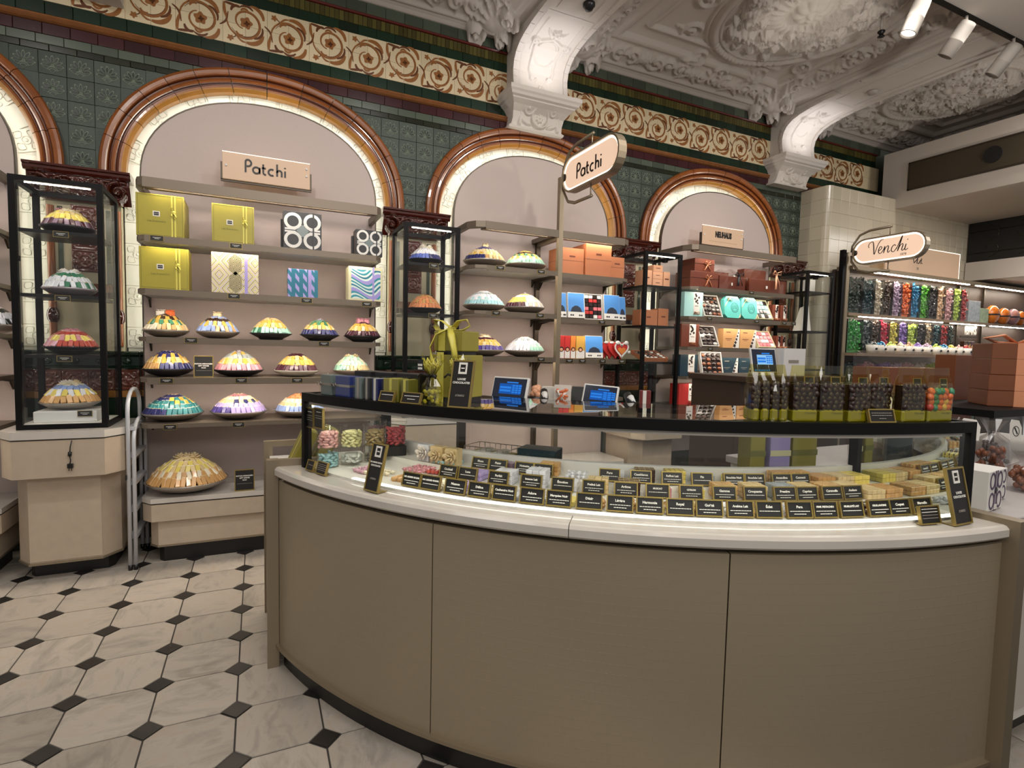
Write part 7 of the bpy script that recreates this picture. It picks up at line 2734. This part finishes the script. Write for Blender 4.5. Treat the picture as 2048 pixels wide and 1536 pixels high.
# small white tubs in front of the lower tubes
TX = [6.70, 6.88, 7.07, 7.27, 7.45, 7.64, 7.84, 8.05, 8.21, 8.40, 8.58, 8.77]
TK = ['dk', 'bl', 'lm', 'cr', 'pe', 'vi', 'li', 'lm', 'bl', 'yl', 'pk', 'rd']
TN = ['first', 'second', 'third', 'fourth', 'fifth', 'sixth', 'seventh', 'eighth', 'ninth', 'tenth', 'eleventh', 'twelfth']
pot = MB().lathe([(0, 0), (.05, 0), (.062, .10), (.058, .10), (.0, .09)], 14).mesh('pot', 'paper_white')
spot_ = MB().prism(circ(0, .052, .014, 0, 360, 12), -.066, -.055, 'y').mesh('round_mark', 'box_black')
lump = {}
for i, (x, k) in enumerate(zip(TX, TK)):
    t = thing('sweet_tub', 'white tub heaped with sweets, %s from the sign post in front of the tubes' % TN[i], 'tub', (x, 4.118, 1.552 + GE), 0, 'white tubs of sweets')
    put('pot', pot, t)
    put('round_mark', spot_, t)
    if k not in lump:
        r_ = random.Random(i)
        m = MB()
        for q in range(26):
            a, rr = r_.uniform(0, 6.28), r_.uniform(0, .055)
            m.ell((rr * math.cos(a), rr * math.sin(a), .095 + .05 * (1 - rr / .06) * r_.random()), .02, .013, .013, 6, 4, 0, Euler((r_.random() * 3, r_.random() * 3, 0)).to_matrix())
        lump[k] = m.mesh('sweets', 'sweet_' + k)
    put('sweets', lump[k], t, kind='stuff')
for i, (x0, k) in enumerate(((6.36, 'dk'), (6.68, 'pk'), (7.0, 'vi'), (7.25, 'li'), (7.5, 'pk'), (7.78, 'cr'), (8.05, 'lm'), (8.35, 'vi'))):
    t = thing('sweet_bin', 'open bin of %s sweets on the lowest lit shelf%s' % (W_[k], {1: ' beside the slate bin', 4: ' in the middle', 2: ' near the post', 7: ' at the far end'}.get(i, '')), 'bin', (x0 + .13, 4.25, 1.16 + GE), 0, 'bins of sweets')
    kk = ('bin', k)
    if kk not in FILL:
        FILL[kk] = sweets_fill(.23, .12, .27, 100, i + 40).mesh('sweets', 'sweet_' + k)
    put('sweets', FILL[kk], t, kind='stuff')
    MB().add([(-.118, -.065, 0), (.118, -.065, 0), (.118, -.065, .2), (-.118, -.065, .2)], [[0, 1, 2, 3]]).build('clear_front', 'film', t)
# boxes and eggs at the end of the upper sweets shelf
mk('floral_white', 'cfd3d2', .5, var=.5, vscale=22, hex2='5f6f7c')
mk('floral_green', 'c3d0b0', .5, var=.5, vscale=18, hex2='4f6f50')
mk('egg_foil', 'd98a2e', .25, var=.5, vscale=14, coat=.5, hex2='b5451f')
mk('egg_blue', '3f5f9c', .3, var=.6, vscale=12, hex2='d98a2e')
plain_box(8.925, 9.22, 4.2, 2.026, .10, .29, 'floral_white', 'tall white floral box after the upper red tube')
plain_box(9.23, 9.45, 4.2, 2.026, .10, .20, 'floral_green', 'shorter pale green floral box next to the tall floral one')
for i, (x, m_, l, s_) in enumerate(((9.62, 'egg_foil', 'yellow orange foil egg with a dark ribbon on the upper sweets shelf', .12), (9.93, 'egg_foil', 'red orange foil egg with a dark ribbon on the upper sweets shelf', .11), (10.2, 'egg_blue', 'blue and orange foil egg on the upper sweets shelf', .11), (10.42, 'egg_foil', 'orange foil egg at the picture edge of the sweets shelf', .10))):
    t = thing('foil_egg', l, 'egg', (x, 4.235, 2.026 + GE), 0, 'foil wrapped eggs')
    MB().ell((0, 0, s_ * 1.1), s_ * .95, s_ * .7, s_ * 1.1, 16, 10).build('egg', m_, t)
    MB().lathe([(s_ * .96, -.008), (s_ * .985, 0), (s_ * .96, .012)], 18, 0, 0, 0, True, 1, .75).build('ribbon', 'box_black', t, loc=(0, 0, s_ * 1.05))
bs = thing('bars_sign', 'row of pale letters spelling BARS above the chocolate bars', 'sign', (9.06, 4.24, 1.90))
text('lettering', 'BARS', .17, bs, (0, -.02, 0), (PI / 2, 0, 0), 'paper_white', .01, 'CENTER', .7, .003)
MB().box(-.22, .22, -.01, .0, -.09, -.075).build('sign_rail', 'bronze_dark', bs)
for i in range(12):
    x = 8.86 + .085 * i
    t = plain_box(x, x + .075, 4.19, 1.552, .05, .17 if i > 2 else .2, ['wrap_k', 'wrap_k', 'wrap_x', 'box_white', 'floral_green', 'sweet_gr', 'box_white', 'sweet_lm', 'box_turq', 'wrap_y', 'box_white', 'wrap_m'][i], 'upright chocolate bar under the BARS letters, %s in its row' % TN[i])
    MB().prism([(-.036, .09), (.036, .13), (.036, .17), (-.036, .13)], -.001, 0, 'y').build('stripe', 'box_red' if i > 2 else 'wrap_a', t)

# side counter at the right with boxes, bags and a second black edged case
mk('pale_stone', 'aaa4a0', .5, var=.1, vscale=10)
sc = thing('side_counter', 'pale counter beyond the end frame carrying wrapped gifts', 'counter', (3.3, 1.45, 0))
MB().cham(-.95, 1.9, -.50, .75, .905, .945, .003).build('counter_top', 'pale_stone', sc)
MB().box(-.93, 1.9, -.46, .73, .12, .905).build('counter_body', 'paper_white', sc)
MB().box(-.90, 1.9, -.40, .70, 0, .12).build('kick_plate', 'kick_black', sc)
for i in range(8):
    MB().box(-.9 + .34 * i, -.58 + .34 * i, -.464, -.46, .16, .88).build('front_panel', 'white_paint', sc)


def ornament_box(x, y, s, h_, label):
    t = thing('gift_box', label, 'box', (x, y, .9465), .12, 'white boxes with purple ornament')
    MB().cham(-s / 2, s / 2, 0, s, 0, h_, .002).build('box', 'box_white', t)
    m = MB()
    q = s * .11
    for sx in (-1, 1):
        for sz in (-1, 1):
            m.ribbon(circ(sx * s * .25, h_ / 2 + sz * h_ * .25, s * .15, 0, 360, 20, h_ * .19), q * .55, -.001, 'y')
    m.ribbon([(-s * .06, .0), (-s * .06, h_)], q * .5, -.0012, 'y').ribbon([(s * .06, 0), (s * .06, h_)], q * .5, -.0012, 'y')
    m.build('ornament', 'sweet_print', t)
    MB().box(-.012, .012, -.003, 0, .004, .022).build('label_card', 'paper_white', t)
    MB().prism([(-s * .09, h_ / 2), (0, h_ / 2 - .012), (s * .09, h_ / 2), (0, h_ / 2 + .012)], -.003, 0, 'y').build('centre_mark', 'box_black', t)


mk('sweet_print', '4a3a52', .5)
ornament_box(2.47, 1.035, .14, .148, 'white box with a purple ornament standing behind the end frame')
ornament_box(2.66, 1.10, .125, .125, 'smaller white box with a purple ornament, second behind the frame')
for i, (x, y, h_, l) in enumerate(((2.62, 1.40, .30, 'clear bag of chocolates with white tag just behind the case corner'), (2.86, 1.38, .29, 'clear bag with white tag above the purple ornament boxes'), (3.08, 1.32, .28, 'clear bag with white tag nearest the far black case'), (2.80, 1.72, .42, 'tall clear bag with white tag beside the almond bags'), (3.10, 1.74, .40, 'tall clear bag with white tag left of the brown slab'), (3.30, 1.72, .41, 'tall clear bag with white tag before the stack of brown boxes'), (2.98, 1.15, .16, 'clear bag of brown nuts on the pale counter'), (3.32, 1.42, .26, 'clear bag of dark chocolates under the far black case'))):
    t = thing('gift_bag', l, 'bag', (x, y, .9465), random.Random(i).uniform(-.3, .3), 'clear gift bags with white tags')
    r_ = random.Random(i + 5)
    m = MB()
    n = 14
    prof = [(.001, 0), (.085, .0), (.09, h_ * .3), (.075, h_ * .62), (.028, h_ * .74), (.024, h_ * .78), (.06, h_)]
    V = []
    for z_, (r, z) in enumerate(prof):
        for q in range(n):
            am = .06 if z_ < 4 else .25
            V.append((r * (1 + r_.uniform(-am, am)) * math.cos(2 * PI * q / n), .8 * r * (1 + r_.uniform(-am, am)) * math.sin(2 * PI * q / n), z))
    m.add(V, [[k * n + q, k * n + (q + 1) % n, (k + 1) * n + (q + 1) % n, (k + 1) * n + q] for k in range(len(prof) - 1) for q in range(n)])
    m.build('film', 'cello_clear', t)
    m = MB()
    for q in range(40):
        m.ell((r_.uniform(-.055, .055), r_.uniform(-.045, .04), r_.uniform(.015, h_ * .55)), .018, .013, .013, 6, 4, 0, Euler((r_.random() * 3, r_.random() * 3, 0)).to_matrix())
    m.build('chocolates', ['choc_dark', 'sweet_dt', 'box_choc', 'sweet_dk', 'choc_dark', 'sweet_mx', 'box_choc', 'choc_dark'][i], t, kind='stuff')
    if i not in (6, 7):
        o = MB().prism([(-.04, 0), (.04, 0), (.04, .06), (.02, .09), (-.03, .09), (-.04, .07)], -.001, .001, 'y').build('white_tag', 'paper_white', t, loc=(.0, -.08, h_ * .70), rot=(-.1, .12, -.4))
        MB().ribbon(circ(0, .04, .022, 0, 360, 18), .003, -.0022, 'y').ribbon([(-.010, .055), (.010, .028)], .008, -.0022, 'y').build('round_mark', 'box_black', t, loc=(.0, -.08, h_ * .70), rot=(-.1, .12, -.4))
t = thing('tall_box', 'tall brown slab shaped box with grey ribbon standing behind the bags', 'box', (4.48, 2.08, .9465), -.15)
MB().cham(-.13, .06, 0, .14, 0, .585, .003).build('box', 'box_choc', t)
MB().cham(.065, .12, .02, .15, 0, .57, .003).build('second_box', 'box_grey', t)
t = thing('glass_counter_case', 'low glass case with a black top band at the right picture edge', 'display case', (4.08, 1.65, .9465))
MB().box(-.46, .6, -.1, .40, .24, .28).build('top_band', 'black_frame', t)
MB().add([(-.45, -.095, .0), (.6, -.095, .0), (.6, -.095, .24), (-.45, -.095, .24)], [[0, 1, 2, 3]]).build('front_glass', 'glass', t)
MB().box(-.46, -.44, -.1, -.08, 0, .24).box(-.46, -.44, .38, .4, 0, .24).build('frame_post', 'black_frame', t)
for k in range(4):
    z = .9465 + .28 + .0012 + .094 * k
    h_ = .092
    t = plain_box(-.16 + .012 * (k > 1), .16, 0, z - GE, .26, h_, 'box_choc', 'brown gift box with copper ribbon, %s of the stack of four at the edge' % ['lowest', 'second', 'third', 'topmost'][k])
    t.location.x, t.location.y = 4.07, 1.62
    t.rotation_euler = (0, 0, -.78)
    MB().box(-.035, .05, -.003, .263, 0, h_ + .0005).build('copper_ribbon', 'ribbon_copper', t)
    if k == 3:
        m = MB()
        for s_ in (-1, 1):
            m.tube([(0, .1, h_), (s_ * .08, .06, h_ + .05), (s_ * .17, .06, h_ + .03), (s_ * .1, .08, h_ + .006), (0, .1, h_ + .004)], .024, 6, flat=.3)
        m.build('copper_bow', 'ribbon_copper', t)
# a box with a sloping clear lid and foil parcels between bags and slab
t = thing('clear_lid_box', 'brown box with a sloping clear lid behind the almond bags', 'box', (5.2, 2.9, 1.2005), -.2)
MB().cham(-.40, .40, -.15, .15, 0, .22, .004).build('box', 'box_choc', t)
MB().prism([(-.15, .22), (.15, .22), (.15, .36), (.12, .36)], -.4, .4, 'x').build('clear_lid', 'cello_clear', t)
t = thing('stock_table', 'dark stock table behind the counter under the clear lidded box', 'table', (5.2, 2.9, 0))
MB().cham(-.6, .6, -.3, .3, 1.16, 1.2, .004).build('table_top', 'wood_dark', t)
for sx in (-1, 1):
    for sy in (-1, 1):
        MB().box(sx * .55 - .03, sx * .55 + .03, sy * .25 - .03, sy * .25 + .03, 0, 1.16).build('leg', 'wood_dark', t)

for i, (x, l, ry) in enumerate(((.17, 'yellow green boxed bar leaning on the side shelf of the counter', .42), (.27, 'second yellow green boxed bar leaning behind the first', .48))):
    t = thing('gift_box', l, 'box', (x, 2.93, .8862 + .0335 * math.sin(ry)), 0, 'boxes on the side shelf')
    MB().cham(-.03, .03, -.10, .10, 0, .19, .003).build('box', 'olive_box', t, rot=(0, ry, 0))
    MB().box(-.031, .031, -.02, .0, -.0, .191).build('ribbon', 'ribbon_lime', t, rot=(0, ry, 0))
# ------------------------------------------------------------------ things seen through the case glass
for i, (a, k, l) in enumerate(((253.9, 'olive_box', 'yellow green wrapped parcel behind the case, left of the violet one'), (257.3, 'lilac', 'violet wrapped parcel with cream band behind the case'), (261.3, 'olive_box', 'large yellow green wrapped parcel with dark band beside the mirror'))):
    w = (.07, .10, .13)[i]
    t = thing('wrapped_parcel', l, 'parcel', (*pol(1.80, a), .8605), face(a), 'wrapped parcels behind the case')
    MB().cham(-w / 2, w / 2, -.05, .05, 0, .32, .003).build('parcel', k, t)
    MB().box(-w / 2 - .001, w / 2 + .001, -.0525, -.05, .2, .225).build('band', 'box_cream' if i == 1 else 'olive_dark', t)
t = thing('work_shelf', 'low staff shelf behind the case holding parcels and basket', 'shelf', (*pol(1.8, 232), 0))
o = ring(MB(), 1.66, 1.955, 204.5, 260, .84, .86).build('shelf_board', 'wood_dark', t)
o.location = (-t.location.x, -t.location.y, 0)
for a in (206, 222, 242, 259):
    x, y = pol(1.70, a)
    o = MB().box(x - .015, x + .015, y - .015, y + .015, 0, .84).build('leg', 'wood_dark', t)
    o.location = (-t.location.x, -t.location.y, 0)
t = thing('wire_basket', 'wire basket of white packets behind the case glass', 'basket', (*pol(1.82, 216.5), .8605), face(216.5))
m = MB()
for z in (0.004, .06, .12, .18):
    m.tube([(-.12, -.07, z), (.12, -.07, z), (.12, .07, z), (-.12, .07, z)], .002, 4, 0, True)
for x in np.linspace(-.12, .12, 9):
    m.cyl((x, -.07, 0), (x, -.07, .18), .0018, 4).cyl((x, .07, 0), (x, .07, .18), .0018, 4)
m.build('wire', 'silver', t)
for k in range(5):
    MB().cham(-.11 + .045 * k, -.072 + .045 * k, -.05, .05, .004, .15 + .012 * (k % 2), .002).build('packet', 'paper_white' if k % 2 else 'olive_box', t)
t = thing('carton', 'brown carton with white square labels behind the case glass', 'carton', (*pol(1.80, 223.8), .8615), face(223.8))
MB().cham(-.09, .09, -.06, .06, 0, .19, .003).build('carton', 'box_navygreen', t)
for x, z in ((-.05, .12), (.0, .07), (.04, .12), (-.045, .05)):
    MB().ribbon([(x - .014, z - .014), (x + .014, z - .014), (x + .014, z + .014), (x - .014, z + .014), (x - .014, z - .014)], .004, -.0015, 'y').build('square_label', 'paper_white', t).location.y = -.06

# ------------------------------------------------------------------ turn the lettering into plain meshes
bpy.context.view_layer.update()
dg_ = bpy.context.evaluated_depsgraph_get()
fonts = [o for o in SC.objects if o.type == 'FONT']
made = [(o, bpy.data.meshes.new_from_object(o.evaluated_get(dg_))) for o in fonts]
for o, me in made:
    nm, par, mb_, mat_ = o.name.split('.')[0], o.parent, o.matrix_basis.copy(), o.data.materials[0]
    bpy.data.objects.remove(o)
    if not me.materials:
        me.materials.append(mat_)
    q = put(nm, me, par, mw=mb_)
